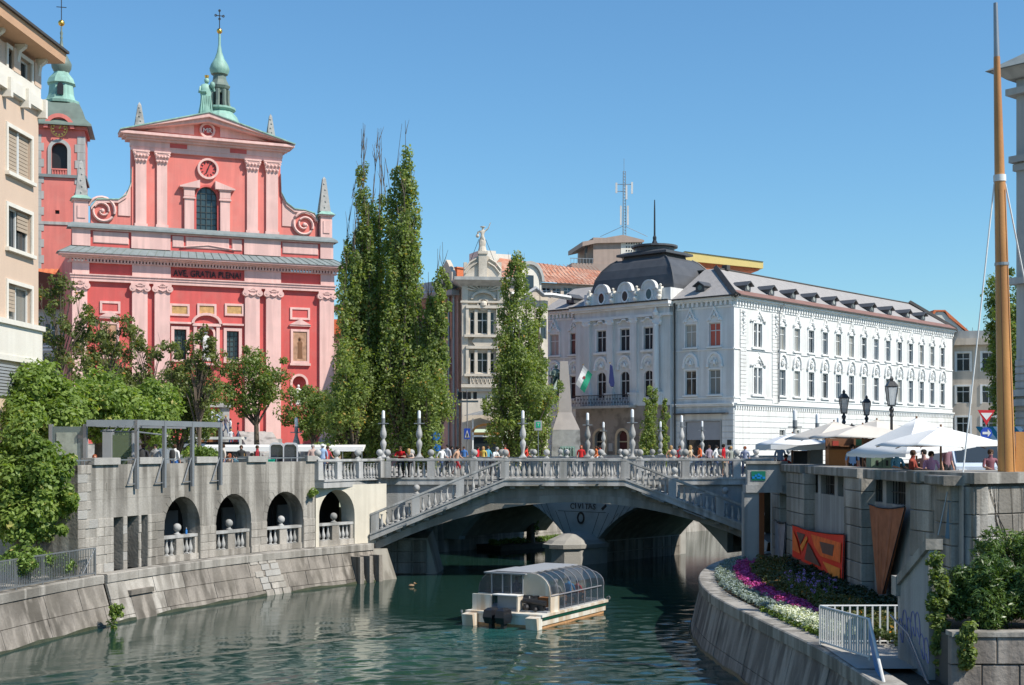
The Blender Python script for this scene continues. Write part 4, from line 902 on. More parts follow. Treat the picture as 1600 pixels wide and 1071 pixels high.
# pilasters: lower order with ionic capitals
zc0,zc1=zz(325,463),ZA0
for a,b in ((112.5,136),(206,230),(241,265),(382,405),(415,438),(498.5,521)):
    u0,u1=U(a),U(b); u0=max(u0,0); u1=min(u1,W_+.05)
    p=MB().box(u0,u1,-.28,0,2.0,zc0+.15).build('pilaster',M['lpink'],ch)
    mb=MB(); mb.box(u0-.08,u1+.08,-.36,0,1.9,2.5); mb.build('base',M['obel'],p)
    mb=MB(); mb.box(u0-.12,u1+.12,-.42,0,zc1-.22,zc1-.02); mb.box(u0,u1,-.34,0,zc0+.12,zc1-.22)
    for s_ in (u0+.04,u1-.04): mb.prism(arc(s_,zc0+.42,.3,0,5.9,10),-.46,-.02); mb.prism(arc(s_,zc0+.42,.12,0,5.9,8),-.5,-.46)
    mb.prism(arc((u0+u1)/2,zc1-.3,.28,math.pi,0,6),-.42,-.3); mb.tube([(u0+.1,-.4,zc0+.5),((u0+u1)/2,-.42,zc0+.2),(u1-.1,-.4,zc0+.5)],.06); mb.build('capital',M['lpink'],p)
# entablature
mb=MB(); mb.box(-.1,W_+.1,-.34,0,ZA0-.02,ZA0+(ZA1-ZA0)*.45).box(-.15,W_+.15,-.42,0,ZA0+(ZA1-ZA0)*.45,ZA1-.1).box(-.22,W_+.22,-.52,0,ZA1-.1,ZA1); mb.build('architrave',M['lpink'],ch)
mb=MB(); mb.box(0,W_,-.1,.3,ZA1,ZA2); mb.build('frieze',M['red'],ch)
for a,b in ((112.5,139),(206,266),(381,438),(500,521)): MB().box(max(0,U(a)),U(b),-.32,-.1,ZA1,ZA2).build('frieze_block',M['lpink'],ch)
mb=MB()
for (e,a,b) in ((.36,0,.12),(.55,.42,.6),(.85,.6,.78),(1.15,.78,1.0)): mb.box(-e,W_+e,-e-.1,.3,ZA2+(ZA3-ZA2)*a,ZA2+(ZA3-ZA2)*b)
mb.build('cornice',M['lpink'],ch)
n=84; mb=MB()
for i in range(n): u=(W_+.6)*(i+.2)/n-.3; mb.box(u,u+.17,-.56,-.3,ZA2+(ZA3-ZA2)*.12,ZA2+(ZA3-ZA2)*.42)
tag(mb.build('dentils',M['lpink'],ch),kind='stuff')
mb=MB(); mb.loft([[(-1.35,-1.35,ZA3),(W_+1.35,-1.35,ZA3),(W_+1.35,.5,ZA3),(-1.35,.5,ZA3)],[(-.05,.0,ZB0),(W_+.05,.0,ZB0),(W_+.05,.5,ZB0),(-.05,.5,ZB0)]])
mb.build('slate_ledge',M['slate'],ch)
for i in range(36): u=-1.2+(W_+2.4)*i/35; k=.5+(u-W_/2)*0; MB().tube([(u,-1.36,ZA3+.03),(u+(W_/2-u)*.09,-.02,ZB0+.03)],.02,4).build('seam',M['dcopper'],ch)
# attic band
mb=MB(); mb.box(0,W_,.0,.8,ZB0-.1,ZB1); mb.build('attic',M['red'],ch)
for a,b in ((112.5,141),(205,266),(381,438),(500,521)): MB().box(max(0,U(a)),min(W_,U(b)),-.18,0,ZB0,ZB1).build('attic_block',M['lpink'],ch)
for a,b in ((145,201),(269,287),(290,358),(362,378),(441,497)):
    u0,u1=U(a),U(b); MB().bbox(u0,u1,-.1,0,ZB0+.3,ZB1-.2,.07).build('attic_panel',M['lpink'],ch)
MB().box(-.05,W_+.05,-.2,.2,ZB1-.14,ZB1).build('attic_cornice',M['lpink'],ch)
mb=MB(); mb.loft([[(-.4,-.55,ZB1),(W_+.4,-.55,ZB1),(W_+.4,1,ZB1),(-.4,1,ZB1)],[(-.35,-.5,ZB1+.18),(W_+.35,-.5,ZB1+.18),(W_+.35,1,ZB1+.18),(-.35,1,ZB1+.18)],[(-.0,.1,ZU),(W_,.1,ZU),(W_,1,ZU),(0,1,ZU)]]); mb.build('slate_ledge',M['slate'],ch)
mb=MB(); mb.tube([(U(325)-2.5,-.14,zz(325,389)),(U(325),-.14,zz(325,384)),(U(325)+2.5,-.14,zz(325,389))],.06); mb.build('attic_moulding',M['lpink'],ch)
# upper storey
Y1=.5; ua,ub=U(207),U(440); wa=(U(308),U(341)); zw0,zw1=ZU,zz(325,291)
mb=MB(); wall_holes(mb,ua,ub,ZU-.2,ZE0+.1,[(*wa,zw0,zw1)],Y1,.45); arch_fill(mb,*wa,zw1-(wa[1]-wa[0])/2,zw1,Y1+.003,.45)
mb.quad((ua,Y1,ZU),(ua,1.7,ZU),(ua,1.7,ZE1),(ua,Y1,ZE1)); mb.quad((ub,Y1,ZU),(ub,Y1,ZE1),(ub,1.7,ZE1),(ub,1.7,ZU)); mb.quad((ua,1.7,ZU),(ub,1.7,ZU),(ub,1.7,ZE1),(ua,1.7,ZE1)); mb.build('upper_wall',M['pink'],ch)
wn_=MB(); w_=wa[1]-wa[0]; cx=(wa[0]+wa[1])/2
for i in range(1,4): wn_.box(wa[0]+w_*i/4-.03,wa[0]+w_*i/4+.03,Y1+.28,Y1+.34,zw0,zw1-(.25 if i != 2 else 0))
for i in range(1,7): z=zw0+(zw1-zw0)*i/7; wn_.box(wa[0],wa[1],Y1+.285,Y1+.335,z-.025,z+.025)
o=wn_.build('window',flat('lead_bars',(.05,.06,.06)),ch); MB().box(wa[0],wa[1],Y1+.36,Y1+.4,zw0,zw1).build('pane',M['bluegl'],o)
A=[(wa[0],zw0)]+arc(cx,zw1-w_/2,w_/2,math.pi,0,14)+[(wa[1],zw0)]; B=[(wa[0]-.18,zw0)]+arc(cx,zw1-w_/2,w_/2+.18,math.pi,0,14)+[(wa[1]+.18,zw0)]; MB().strip(A,B,Y1-.1,Y1+.02).build('window_rim',M['red'],ch)
for a,b,sgn in ((289,304,-1),(345,360,1)):   # aedicule either side of the window
    u0,u1=U(a),U(b); zt=zz(325,312); p=MB().box(u0,u1,Y1-.3,Y1,ZU,zt).build('small_pilaster',M['lpink'],ch)
    mb=MB(); mb.box(u0-.12,u1+.12,Y1-.42,Y1,zt,zt+.14).box(u0-.05,u1+.05,Y1-.34,Y1,zt+.14,zt+.9).box(u0-.15,u1+.15,Y1-.45,Y1,zt+.9,zt+1.02).box(u0-.05,u1+.05,Y1-.36,Y1-.3,zt+.25,zt+.8); mb.build('capital',M['lpink'],p)
    t0=zt+1.02; lo,hi=(u0-.45,u1+.5) if sgn <0 else (u1+.45,u0-.5); mb=MB(); mb.prism([(lo,t0),(lo,t0+.12),(hi,t0+.75),(hi,t0+.6),(hi-.0,t0)][::1 if sgn <0 else -1],Y1-.55,Y1); mb.build('broken_pediment',M['lpink'],p)
for a,b in ((212.5,229.5),(246,262),(387,404),(417,435.5)):
    u0,u1=U(a),U(b); zc=zz(325,262); p=MB().box(u0,u1,Y1-.22,Y1,ZU,zc).build('pilaster',M['lpink'],ch)
    mb=MB(); mb.box(u0-.1,u1+.1,Y1-.34,Y1,ZU-.02,ZU+.25)
    mb.loft([[(u0,Y1-.24,zc),(u1,Y1-.24,zc),(u1,Y1,zc),(u0,Y1,zc)],[(u0-.22,Y1-.5,ZE0-.15),(u1+.22,Y1-.5,ZE0-.15),(u1+.22,Y1,ZE0-.15),(u0-.22,Y1,ZE0-.15)]]); mb.box(u0-.28,u1+.28,Y1-.54,Y1,ZE0-.15,ZE0)
    for r_ in range(2):
        for k in range(4): uu=u0+(u1-u0)*(k+.5*(r_ % 2))/3.3; mb.ball(uu,Y1-.34-r_*.1,zc+.25+r_*.4,.14,6)
    for s_ in (u0-.12,u1+.12): mb.ball(s_,Y1-.42,ZE0-.3,.16,6)
    mb.build('capital',M['lpink'],p,smooth=True)
mb=MB(); mb.box(ua-.1,ub+.1,Y1-.25,Y1+.4,ZE0,ZE0+.35).box(ua-.15,ub+.15,Y1-.3,Y1+.4,ZE0+.35,ZE1-.4); mb.build('upper_architrave',M['lpink'],ch)
for a,b in ((266,293),(360,386)): MB().box(U(a),U(b),Y1-.32,Y1-.2,ZE0+.45,ZE1-.45).build('frieze_panel',M['red'],ch)
mb=MB()
for e,a,b in ((.5,-.4,-.2),(.8,-.2,-.02),(1.1,-.02,.22)): mb.box(ua-e,ub+e,Y1-e-.1,Y1+1,ZE1+a,ZE1+b)
mb.build('upper_cornice',M['lpink'],ch)
ap=(U(325),zz(325,179)); e0,e1=ua-1.15,ub+1.15; zb_=ZE1+.22
mb=MB(); mb.prism([(e0+.4,zb_),(e1-.4,zb_),(ap[0],ap[1]-.4)],Y1,Y1+.8); mb.build('tympanum',M['pink'],ch)
for s_,e in ((-1,e0),(1,e1)):
    for nm,o1,o2,yy_,m_ in (('raking_cornice',-.38,0,-1.25,'lpink'),('raking_moulding',-.75,-.38,-.9,'lpink'),('roof_edge',0,.1,-1.35,'copper')):
        mb=MB(); q=[(e,zb_+o1),(ap[0],ap[1]+o1),(ap[0],ap[1]+o2),(e,zb_+o2)]; q=[(x,max(z,zb_)) if nm != 'roof_edge' else (x,z) for x,z in q]; mb.prism(q if s_ <0 else q[::-1],Y1+yy_,Y1+.9); mb.build(nm,M[m_],ch)
    mb=MB(); u0,u1,zt_=(ap[0]-1.2,ap[0]-5.6,0) if s_ <0 else (ap[0]+1.2,ap[0]+5.6,0); zz0=zb_+.35; mb.prism([(u0,zz0),(u1,zz0),(u0,zz0+1.3)][::-s_],Y1-.08,Y1); mb.build('tympanum_panel',M['lpink'],ch)
mb=MB(); cz=zz(325,203)
def ring(mb,cx,cz,r1,r2,y0,y1,n=24,m=None):
    for i in range(n):
        a,b=6.2832*i/n,6.2832*(i+1)/n; mb.prism([(cx+r1*math.cos(a),cz+r1*math.sin(a)),(cx+r2*math.cos(a),cz+r2*math.sin(a)),(cx+r2*math.cos(b),cz+r2*math.sin(b)),(cx+r1*math.cos(b),cz+r1*math.sin(b))],y0,y1,m)
ring(mb,ap[0],cz,.52,.72,Y1-.3,Y1); md=mb.build('medallion',M['lpink'],ch); MB().prism(arc(ap[0],cz,.53,0,6.1,18),Y1-.12,Y1).build('medallion_face',M['red'],md)
text('MR',.62,'monogram',M['white'],md,(ap[0],Y1-.2,cz-.22),ext=.06)
mb=MB(); cz=zz(325,263); ring(mb,U(326),cz,.78,.98,Y1-.28,Y1); ck=mb.build('clock',M['lpink'],ch); MB().prism(arc(U(326),cz,.79,0,6.1,20),Y1-.1,Y1).build('clock_face',M['red'],ck)
for i in range(12): a=6.2832*i/12; MB().box(-.035,.035,-.03,.02,.5,.7).build('hour_mark',M['black'],ck,(U(326),Y1-.12,cz)).rotation_euler=(0,a,0)
for a,l,w2 in ((.4,.55,.04),(3.5,.42,.055)): MB().box(-w2,w2,-.03,.0,-.1,l).build('clock_hand',M['black'],ck,(U(326),Y1-.15,cz)).rotation_euler=(0,a,0)
# volutes
def volute(sgn):
    cxp,cyp=(161,328) if sgn <0 else (477.5,350); c=(U(cxp),zz(cxp,cyp)); xin=ua if sgn <0 else ub
    pts=[(207,262),(206,285),(199,303),(186,311),(170,311),(152,311),(143,322)] if sgn <0 else [(440,272),(441,300),(449,316),(462,326),(478,328),(493,333),(498,343)]
    top=[(U(a),zz(a,b)) for a,b in pts]; base=[(U(a),ZU-.05) for a,b in pts]
    mb=MB(); mb.strip(top if sgn <0 else top,base,Y1+.1,Y1+.7); mb.box(min(top[-1][0],xin),max(top[-1][0],xin),Y1+.11,Y1+.69,ZU-.1,ZU+.6); mb.build('volute_wall',M['pink'],ch)
    mb=MB(); ins=[(x,z-.28) for x,z in top]; mb.strip(ins,top,Y1-.15,Y1+.8); v=mb.build('volute_edge',M['obel'] if False else M['lpink'],ch)
    mb=MB(); mb.strip(top,[(x,z+.08) for x,z in top],Y1-.25,Y1+.9); mb.build('sheet_cover',M['copper'],v)
    sp_=[]
    for i in range(44): t=i/43; a=(math.pi*.9 if sgn <0 else .1*math.pi)-sgn*t*6.2832*2.1*-1; r_=1.22*(1-t) ** .8+.06; sp_.append((c[0]+r_*math.cos(a),Y1-.05,c[1]+r_*math.sin(a)))
    mb=MB(); mb.tube(sp_,[.17*(1-.5*i/43) for i in range(44)],6); mb.ball(c[0],Y1-.05,c[1],.2,8); mb.build('scroll',M['lpink'],v,smooth=True,ang=60)
    mb=MB(); a0,b0=(186,205) if sgn <0 else (443,464)
    u0,u1=U(a0),U(b0); mb.prism([(u0,ZU+.9),(u1,ZU+.9),(u1,ZU+(3.6 if sgn <0 else 2.2)),(u0,ZU+(2.2 if sgn <0 else 3.4))],Y1-.0,Y1+.1); mb.build('volute_panel',M['lpink'],v)
volute(-1); volute(1)
# corner pedestals and obelisks
def obelisk(px0,px1,pyb,pyt,name='obelisk',dy=.6):
    u0,u1=U(px0),U(px1); c=(u0+u1)/2; w2=(u1-u0)/2; z0_,z1_=zz((px0+px1)/2,pyb),zz((px0+px1)/2,pyt)
    mb=MB(); sq=lambda k,z: [(c-k,dy-k,z),(c+k,dy-k,z),(c+k,dy+k,z),(c-k,dy+k,z)]
    mb.loft([sq(w2,z0_),sq(w2*.3,z1_-.25),sq(.01,z1_)]); o=mb.build(name,M['obel'],ch)
    mb=MB()
    for i in range(5): mb.ball(c+.1*(i % 2-.5),dy-w2*(1-.65*(i+.5)/5) ,z0_+(z1_-z0_)*(i+.7)/6,.09,6)
    mb.build('stone_knob',M['obel'],o); return c
for a,b,pt,pb,ob in ((114.5,140,313,349,(118,138,307,248)),(500,521,338,378,(501,518,330,274))):
    u0,u1=U(a),U(b); zt,zb2=zz((a+b)/2,pt),ZU-.05
    o=MB().box(u0+.1,u1-.1,.1,1.5,zb2,zt).build('corner_pedestal',M['lpink'],ch); MB().box(u0+.35,u1-.35,.02,.1,zb2+.45,zt-.45).build('pedestal_panel',M['lpink'],o)
    mb=MB(); mb.box(u0-.05,u1+.05,-.05,1.65,zt,zt+.15); c=(u0+u1)/2; mb.build('pedestal_cap',M['lpink'],o)
    mb=MB(); mb.loft([[(u0-.2,-.2,zt+.15),(u1+.2,-.2,zt+.15),(u1+.2,1.8,zt+.15),(u0-.2,1.8,zt+.15)],[(u0+.2,.2,zt+.5),(u1-.2,.2,zt+.5),(u1-.2,1.4,zt+.5),(u0+.2,1.4,zt+.5)]]); mb.build('sheet_cap',M['copper'],o); obelisk(*ob,dy=.8)
for a,b,pb,pt in ((212,229,198,155),(420,434,216,174)):
    c=obelisk(a,b,pb,pt,dy=1.2); zq=zz((a+b)/2,pb); mb=MB(); mb.box(c-.72,c+.72,.48,1.92,zq-.18,zq); mb.box(c-.5,c+.5,.7,1.7,zq-1.5,zq-.18); mb.build('obelisk_base',M['dcopper'],ch)
# windows, pictures and panels of the lower storey
for a,b in hw:
    mb=MB(); mb.box(a,b,.3,.36,z1-.06,z1).box(a,b,.3,.36,z0,z0+.06)
    for i in range(4): x=a+(b-a)*i/3; mb.box(x-.025,x+.025,.3,.36,z0,z1)
    for i in range(1,6): z=z0+(z1-z0)*i/6; mb.box(a,b,.305,.355,z-.02,z+.02)
    o=mb.build('window',flat('lead_bars',(.05,.06,.06)),ch); MB().box(a,b,.38,.42,z0,z1).build('pane',M['bluegl'],o)
    mb=MB(); A=[(a,z0),(a,z1),(b,z1),(b,z0)]; mb.box(a-.28,a,-.12,.02,z0,z1).box(b,b+.28,-.12,.02,z0,z1).box(a-.28,b+.28,-.12,.02,z1,z1+.28).box(a-.3,b+.3,-.16,.02,z0-.22,z0).box(a-.42,b+.42,-.3,.02,z1+.5,z1+.68); mb.build('window_surround',M['lpink'],o)
u0,u1=ni; mb=MB(); mb.box(u0-.55,u0-.25,-.2,.02,zn0-.1,zn1+.1).box(u1+.25,u1+.55,-.2,.02,zn0-.1,zn1+.1).box(u0-.65,u1+.65,-.28,.02,zn1+.1,zn1+.35); mb.strip(arc((u0+u1)/2,zn1+.35,(u1-u0)/2+.5,math.pi,0,12,.75),arc((u0+u1)/2,zn1+.35,(u1-u0)/2+.75,math.pi,0,12,.98),-.32,.02); mb.box(u0-.7,u1+.7,-.34,.02,zn0-.3,zn0-.1); mb.build('niche_frame',M['lpink'],nn)
def panelframe(a,b,t_,b_,m,name='panel',fr=.2):
    u0,u1=U(a),U(b); zt,zb2=zz((a+b)/2,t_),zz((a+b)/2,b_); o=MB().box(u0+fr,u1-fr,-.04,.01,zb2+fr,zt-fr).build(name,M[m],ch)
    mb=MB(); mb.box(u0,u0+fr,-.12,.02,zb2,zt).box(u1-fr,u1,-.12,.02,zb2,zt).box(u0+fr,u1-fr,-.12,.02,zt-fr,zt).box(u0+fr,u1-fr,-.12,.02,zb2,zb2+fr); mb.build('panel_frame',M['lpink'],o); return o
for a,b in ((265,296),(308,338),(351,381)): panelframe(a,b,475,494,'ochre')
panelframe(156,188,471,490,'red'); panelframe(453,484,481,500,'red')
for a,b,t_,b_ in ((157,186,503,557),(454,483,515,568)):
    o=panelframe(a,b,t_,b_,'fresco','picture',.22); u0,u1=U(a),U(b); zt,zb2=zz((a+b)/2,t_),zz((a+b)/2,b_)
    mb=MB(); mb.box(u0-.12,u1+.12,-.2,.02,zt+.28,zt+.42).prism([(u0-.15,zt+.42),(u1+.15,zt+.42),((u0+u1)/2,zt+.95)],-.26,.02).box(u0-.1,u1+.1,-.25,.02,zb2-.22,zb2); mb.build('picture_pediment',M['lpink'],o)
    mb=MB(); c=(u0+u1)/2; mb.lathe([(.28,0),(.22,.9),(.27,1.5),(.1,1.75)],8,c,-.04,zb2+.45,sq=.1); mb.ball(c,-.05,zb2+2.35,.14,8,sz=1.1); mb.build('painted_figure',M['wooddark'],o)
dd=MB(); dd.box(*dr,.3,.4,1.4,zd1); dr_o=dd.build('door',flat('brown_door',(.2,.08,.03),.5),ch)
for x in (0,1):
    for z in range(3): w2=(dr[1]-dr[0])/2; MB().bbox(dr[0]+x*w2+.15,dr[0]+(x+1)*w2-.15,.24,.3,1.6+z*1.0,2.45+z*1.0,.04).build('door_panel',M['brown'] if False else flat('brown_door',(.2,.08,.03)),dr_o)
for s_ in (-1,1): MB().box(*( (dr[0]-.9,dr[0]) if s_ <0 else (dr[1],dr[1]+.9)),-.4,-.1,1.2,zd1+.2).build('door_jamb',M['obel'],ch)
MB().box(dr[0]-1.2,dr[1]+1.2,-.7,-.1,zd1+.2,zd1+.7).build('door_entablature',M['obel'],ch)
text('AVE, GRATIA PLENA!',.86,'inscription',M['black'],ch,(U(324),-.16,ZA1+.2),ext=.05,sx=.78)
# steps
st_=thing('church_steps','grey stone double stair with parapets leading up to the church door','stairs',(-39.3,120,GZ),CA_)
for i in range(8): MB().box(dr[0]-3-.4*(8-i),dr[1]+3+.4*(8-i),-4.6+i*.36,-.13,i*.17,(i+1)*.17).build('step',M['obel'],st_)
for a,b in ((215,262),(372,425)): MB().loft([[(U(a),-5.5,0),(U(b),-5.5,0),(U(b),-.13,0),(U(a),-.13,0)],[(U(a),-5.5,1.2),(U(b),-5.5,1.2),(U(b),-.13,3.2),(U(a),-.13,3.2)]]).build('parapet',M['obel'],st_)
# nave roof and lantern
mb=MB(); zr=zz(200,282)+.3; mb.prism([(2.2,ZT),(W_-2.2,ZT),(ap[0]+4.5,zr+1.2),(ap[0]-4.5,zr+1.2)],3,32); mb.build('nave_roof',flat('dark_red_roof',(.2,.06,.05)),ch)
xl=U(343)+.9; yl=5.5
FLn=Fac(F.X-math.sin(CA_)*yl,F.Y+math.cos(CA_)*yl,CA_,ch); zl=lambda py: FLn.z(343,py); xl=FLn.u(343); LL=lambda px: abs(FLn.u(343+px)-FLn.u(343))
def sqloft(mb,rows,n=8,c=None):
    x_,y_=c or (xl,yl); mb.loft([[(x_+r_*math.cos(6.2832*(i+.5)/n),y_+r_*math.sin(6.2832*(i+.5)/n),z) for i in range(n)] for r_,z in rows])
mb=MB(); sqloft(mb,[(LL(32),zl(205)),(LL(31),zl(192)),(LL(27),zl(183)),(LL(20),zl(176)),(LL(25),zl(173)),(LL(25),zl(170))],16); mb.build('lantern_base',M['copper'],ch)
lt_=MB(); 
for i in range(8):
    a=6.2832*(i+.5)/8; r_=LL(13); x_,y_=xl+r_*math.cos(a),yl+r_*math.sin(a); lt_.tube([(x_*1.0+.15*math.cos(a),y_+.15*math.sin(a),zl(172)),(x_,y_,zl(160)),(x_,y_,zl(142))],.2,6)
sqloft(lt_,[(LL(12),zl(147)),(LL(12.5),zl(142)),(LL(15),zl(140)),(LL(17),zl(136)),(LL(14),zl(132)),(LL(11),zl(126)),(LL(10),zl(119)),(LL(13),zl(117))]); lt_.build('lantern',M['dcopper'],ch)
mb=MB(); sqloft(mb,[(LL(5),zl(171)),(LL(5),zl(147))]); mb.build('lantern_bell',M['black'],ch)
mb=MB(); sqloft(mb,[(LL(13),zl(117)),(LL(15),zl(112)),(LL(15.5),zl(108)),(LL(13),zl(101)),(LL(7.5),zl(92)),(LL(4),zl(82)),(LL(2),zl(70)),(.12,zl(60)),(.1,zl(50))],14); mb.build('onion_spire',M['copper'],ch,smooth=True,ang=50)
MB().ball(xl,yl,zl(49),LL(4.5),12).build('gilded_ball',M['gold'],ch,smooth=True)
mb=MB(); mb.tube([(xl,yl,zl(45)),(xl,yl,zl(16))],.045); mb.tube([(xl-LL(6),yl,zl(25)),(xl+LL(6),yl,zl(25))],.045)
for p in ((0,17),(-6,25),(6,25),(0,30)): ring(mb,xl+(LL(abs(p[0]))*(1 if p[0] >0 else -1)),zl(p[1]),.06,.13,yl-.04,yl+.04,8)
mb.build('cross',M['iron'],ch)
xs_=F.u(325); sm=MB(T=lambda v: Vector((xs_+v.x*1.75,1.2+v.y*1.75,zz(325,176)+v.z*1.75)))
sm.lathe([(.36,0),(.4,.1),(.3,.6),(.27,1.0),(.33,1.35),(.26,1.6),(.08,1.7)],12,sq=.75); sm.ball(.05,-.03,1.85,.14,10,sz=1.15); sm.tube([(.25,0,1.5),(.42,-.1,1.35),(.3,-.25,1.6)],.08); sm.ball(.32,-.2,1.6,.15,8,sz=1.3); sm.tube([(-.25,0,1.5),(-.36,-.12,1.2),(0,-.28,1.2)],.08)
for k in range(6): sm.tube([(-.3+.12*k,-.2,.05),(-.2+.08*k,-.2,1.0)],.05,5)
crn=sm.build('roof_statue',M['copper'],ch,smooth=True,ang=60)
mb=MB(); mb.lathe([(.17,0),(.22,.22)],10,xs_+.09,1.15,zz(325,176)+3.5); mb.build('crown',M['gold'],crn)
# bell tower behind
TX,TD=X(96,140),140.; tw=thing('bell_tower','pink church bell tower with grey quoins and green onion spire behind the tan house','tower',(X(96,TD),TD,GZ),R(14))
zt=lambda py: zat(py,137)-GZ; hw_=2.45; mb=MB(); a,b=-.78 ,.78
wz0,wz1=zt(262),zt(221)
wall_holes(mb,-hw_,hw_,0,zt(200),[(a,b,wz0,wz1),(-.42,.0,zt(333),zt(327))],-hw_,.5); arch_fill(mb,a,b,wz1-.78,wz1,-hw_+.003,.5)
mb.quad((hw_,-hw_,0),(hw_,hw_,0),(hw_,hw_,zt(200)),(hw_,-hw_,zt(200))); mb.quad((-hw_,hw_,0),(-hw_,-hw_,0),(-hw_,-hw_,zt(200)),(-hw_,hw_,zt(200))); mb.build('shaft',M['pink'],tw)
MB().box(a,b,-hw_+.5,-hw_+.6,wz0,wz1).box(-.45,.05,-hw_+.4,-hw_+.5,zt(334),zt(326)).build('louvre',M['black'],tw)
mb=MB(); A=[(a,wz0)]+arc(0,wz1-.78,.78,math.pi,0,12)+[(b,wz0)]; B=[(a-.35,wz0)]+arc(0,wz1-.78,1.13,math.pi,0,12)+[(b+.35,wz0)]; mb.strip(A,B,-hw_-.12,-hw_+.02); mb.box(a-.35,a,-hw_-.12,-hw_+.02,zt(276),wz0).box(b,b+.35,-hw_-.12,-hw_+.02,zt(276),wz0); mb.build('belfry_rim',M['lgrey'],tw)
for i in range(6): MB().box(-.72+i*.26,-.6+i*.26,-hw_-.1,-hw_+.1,zt(275),wz0-.12).build('parapet_baluster',M['pink'],tw)
MB().box(-.76,.76,-hw_-.14,-hw_+.1,wz0-.14,wz0).build('parapet_rail',M['pink'],tw)
g=random.Random(3)
for i in range(48):
    z=i*.82 
    if z >zt(200)-.8: break
    for s_ in (-1,1):
        w3=.95 if i % 2 else .7; mb=MB(); x0,x1=sorted((s_*(hw_+.05),s_*(hw_-w3))); mb.box(x0,x1,-hw_-.06,-hw_+(.8 if s_ >0 else .3),z+.01,z+.81); mb.build('quoin',M['lgrey'],tw)
for py,e in ((276,.2),(350,.1)): MB().box(-hw_-e,hw_+e,-hw_-e,hw_+e,zt(py),zt(py)+.3).build('string_course',M['slate'] if py ==276 else M['lgrey'],tw)
mb=MB(); mb.box(-hw_-.25,hw_+.25,-hw_-.25,hw_+.25,zt(200),zt(194)); mb.strip(arc(0,zt(200),1.1,math.pi,0,12),arc(0,zt(200),1.5,math.pi,0,12),-hw_-.6,-hw_-.1); mb.prism([(-1.1,zt(200))]+arc(0,zt(200),1.1,math.pi,0,12),-hw_-.28,-hw_-.2); mb.build('clock_gable',M['pink'],tw)
mb=MB(); ring(mb,0,zt(201),.76,.81,-hw_-.45,-hw_-.3,20); tc=mb.build('tower_clock',M['gold'],tw)
for i in range(12): MB().box(-.06,.06,-.05,.02,.5,.68).build('hour_mark',M['gold'],tc,(0,-hw_-.36,zt(201))).rotation_euler=(0,6.2832*i/12,0)
MB().box(-.04,.04,-.05,.0,0,.5).build('clock_hand',M['gold'],tc,(0,-hw_-.4,zt(201))).rotation_euler=(0,.5,0)
def sq(k,z): return [(-k,-k,z),(k,-k,z),(k,k,z),(-k,k,z)]
mb=MB(); mb.loft([sq(hw_+.75,zt(195)),sq(hw_+.7,zt(192)),sq(hw_+.1,zt(182)),sq(hw_-.15,zt(170)),sq(hw_-.5,zt(158)),sq(hw_-1.0,zt(153))]); mb.build('sheet_roof',M['dcopper'],tw)
mb=MB(); sqloft(mb,[(1.9,zt(153)),(1.95,zt(149)),(1.55,zt(146)),(1.35,zt(138)),(1.25,zt(122)),(1.5,zt(120)),(1.3,zt(112)),(.85,zt(104)),(.75,zt(101))],8,(0,0)); mb.build('lantern',M['copper'],tw); MB().prism([(-.3,zt(141)),(.3,zt(141))]+arc(0,zt(127),.3,0,math.pi,6),-1.5,-1.2).build('lantern_opening',M['black'],tw)
mb=MB(); sqloft(mb,[(.75,zt(101)),(1.0,zt(94)),(1.05,zt(87)),(.8,zt(80)),(.45,zt(70)),(.2,zt(58)),(.1,zt(48)),(.16,zt(45)),(.1,zt(43)),(.16,zt(38)),(.08,zt(34)),(.08,zt(28))],12,(0,0)); mb.build('onion_spire',M['dcopper'],tw,smooth=True,ang=50)
MB().ball(0,0,zt(22),.34,12).build('gilded_ball',M['gold'],tw,smooth=True); MB().tube([(0,0,zt(20)),(0,0,zt(-16))],.05).box(-.5,.5,-.04,.04,zt(-4),zt(-3)).build('cross',M['iron'],tw)
# ---------------------------------------------------------------- white palace with the dark dome
AF=math.atan2(-.661,.75); pal=thing('palace','long white palace with stucco window crests, dark dome and grey dormered roof','palace',(20.65,125,GZ),AF)
FF=Fac(20.65,125,AF,pal); FR=Fac(20.65,125,AF+math.pi/2,pal,0,0,math.pi/2)
EAVE=FF.z(1147,463); LR=FR.u(1488); xw0=FF.u(846); xr0,xr1=FF.u(905),FF.u(1052); RD=-.55
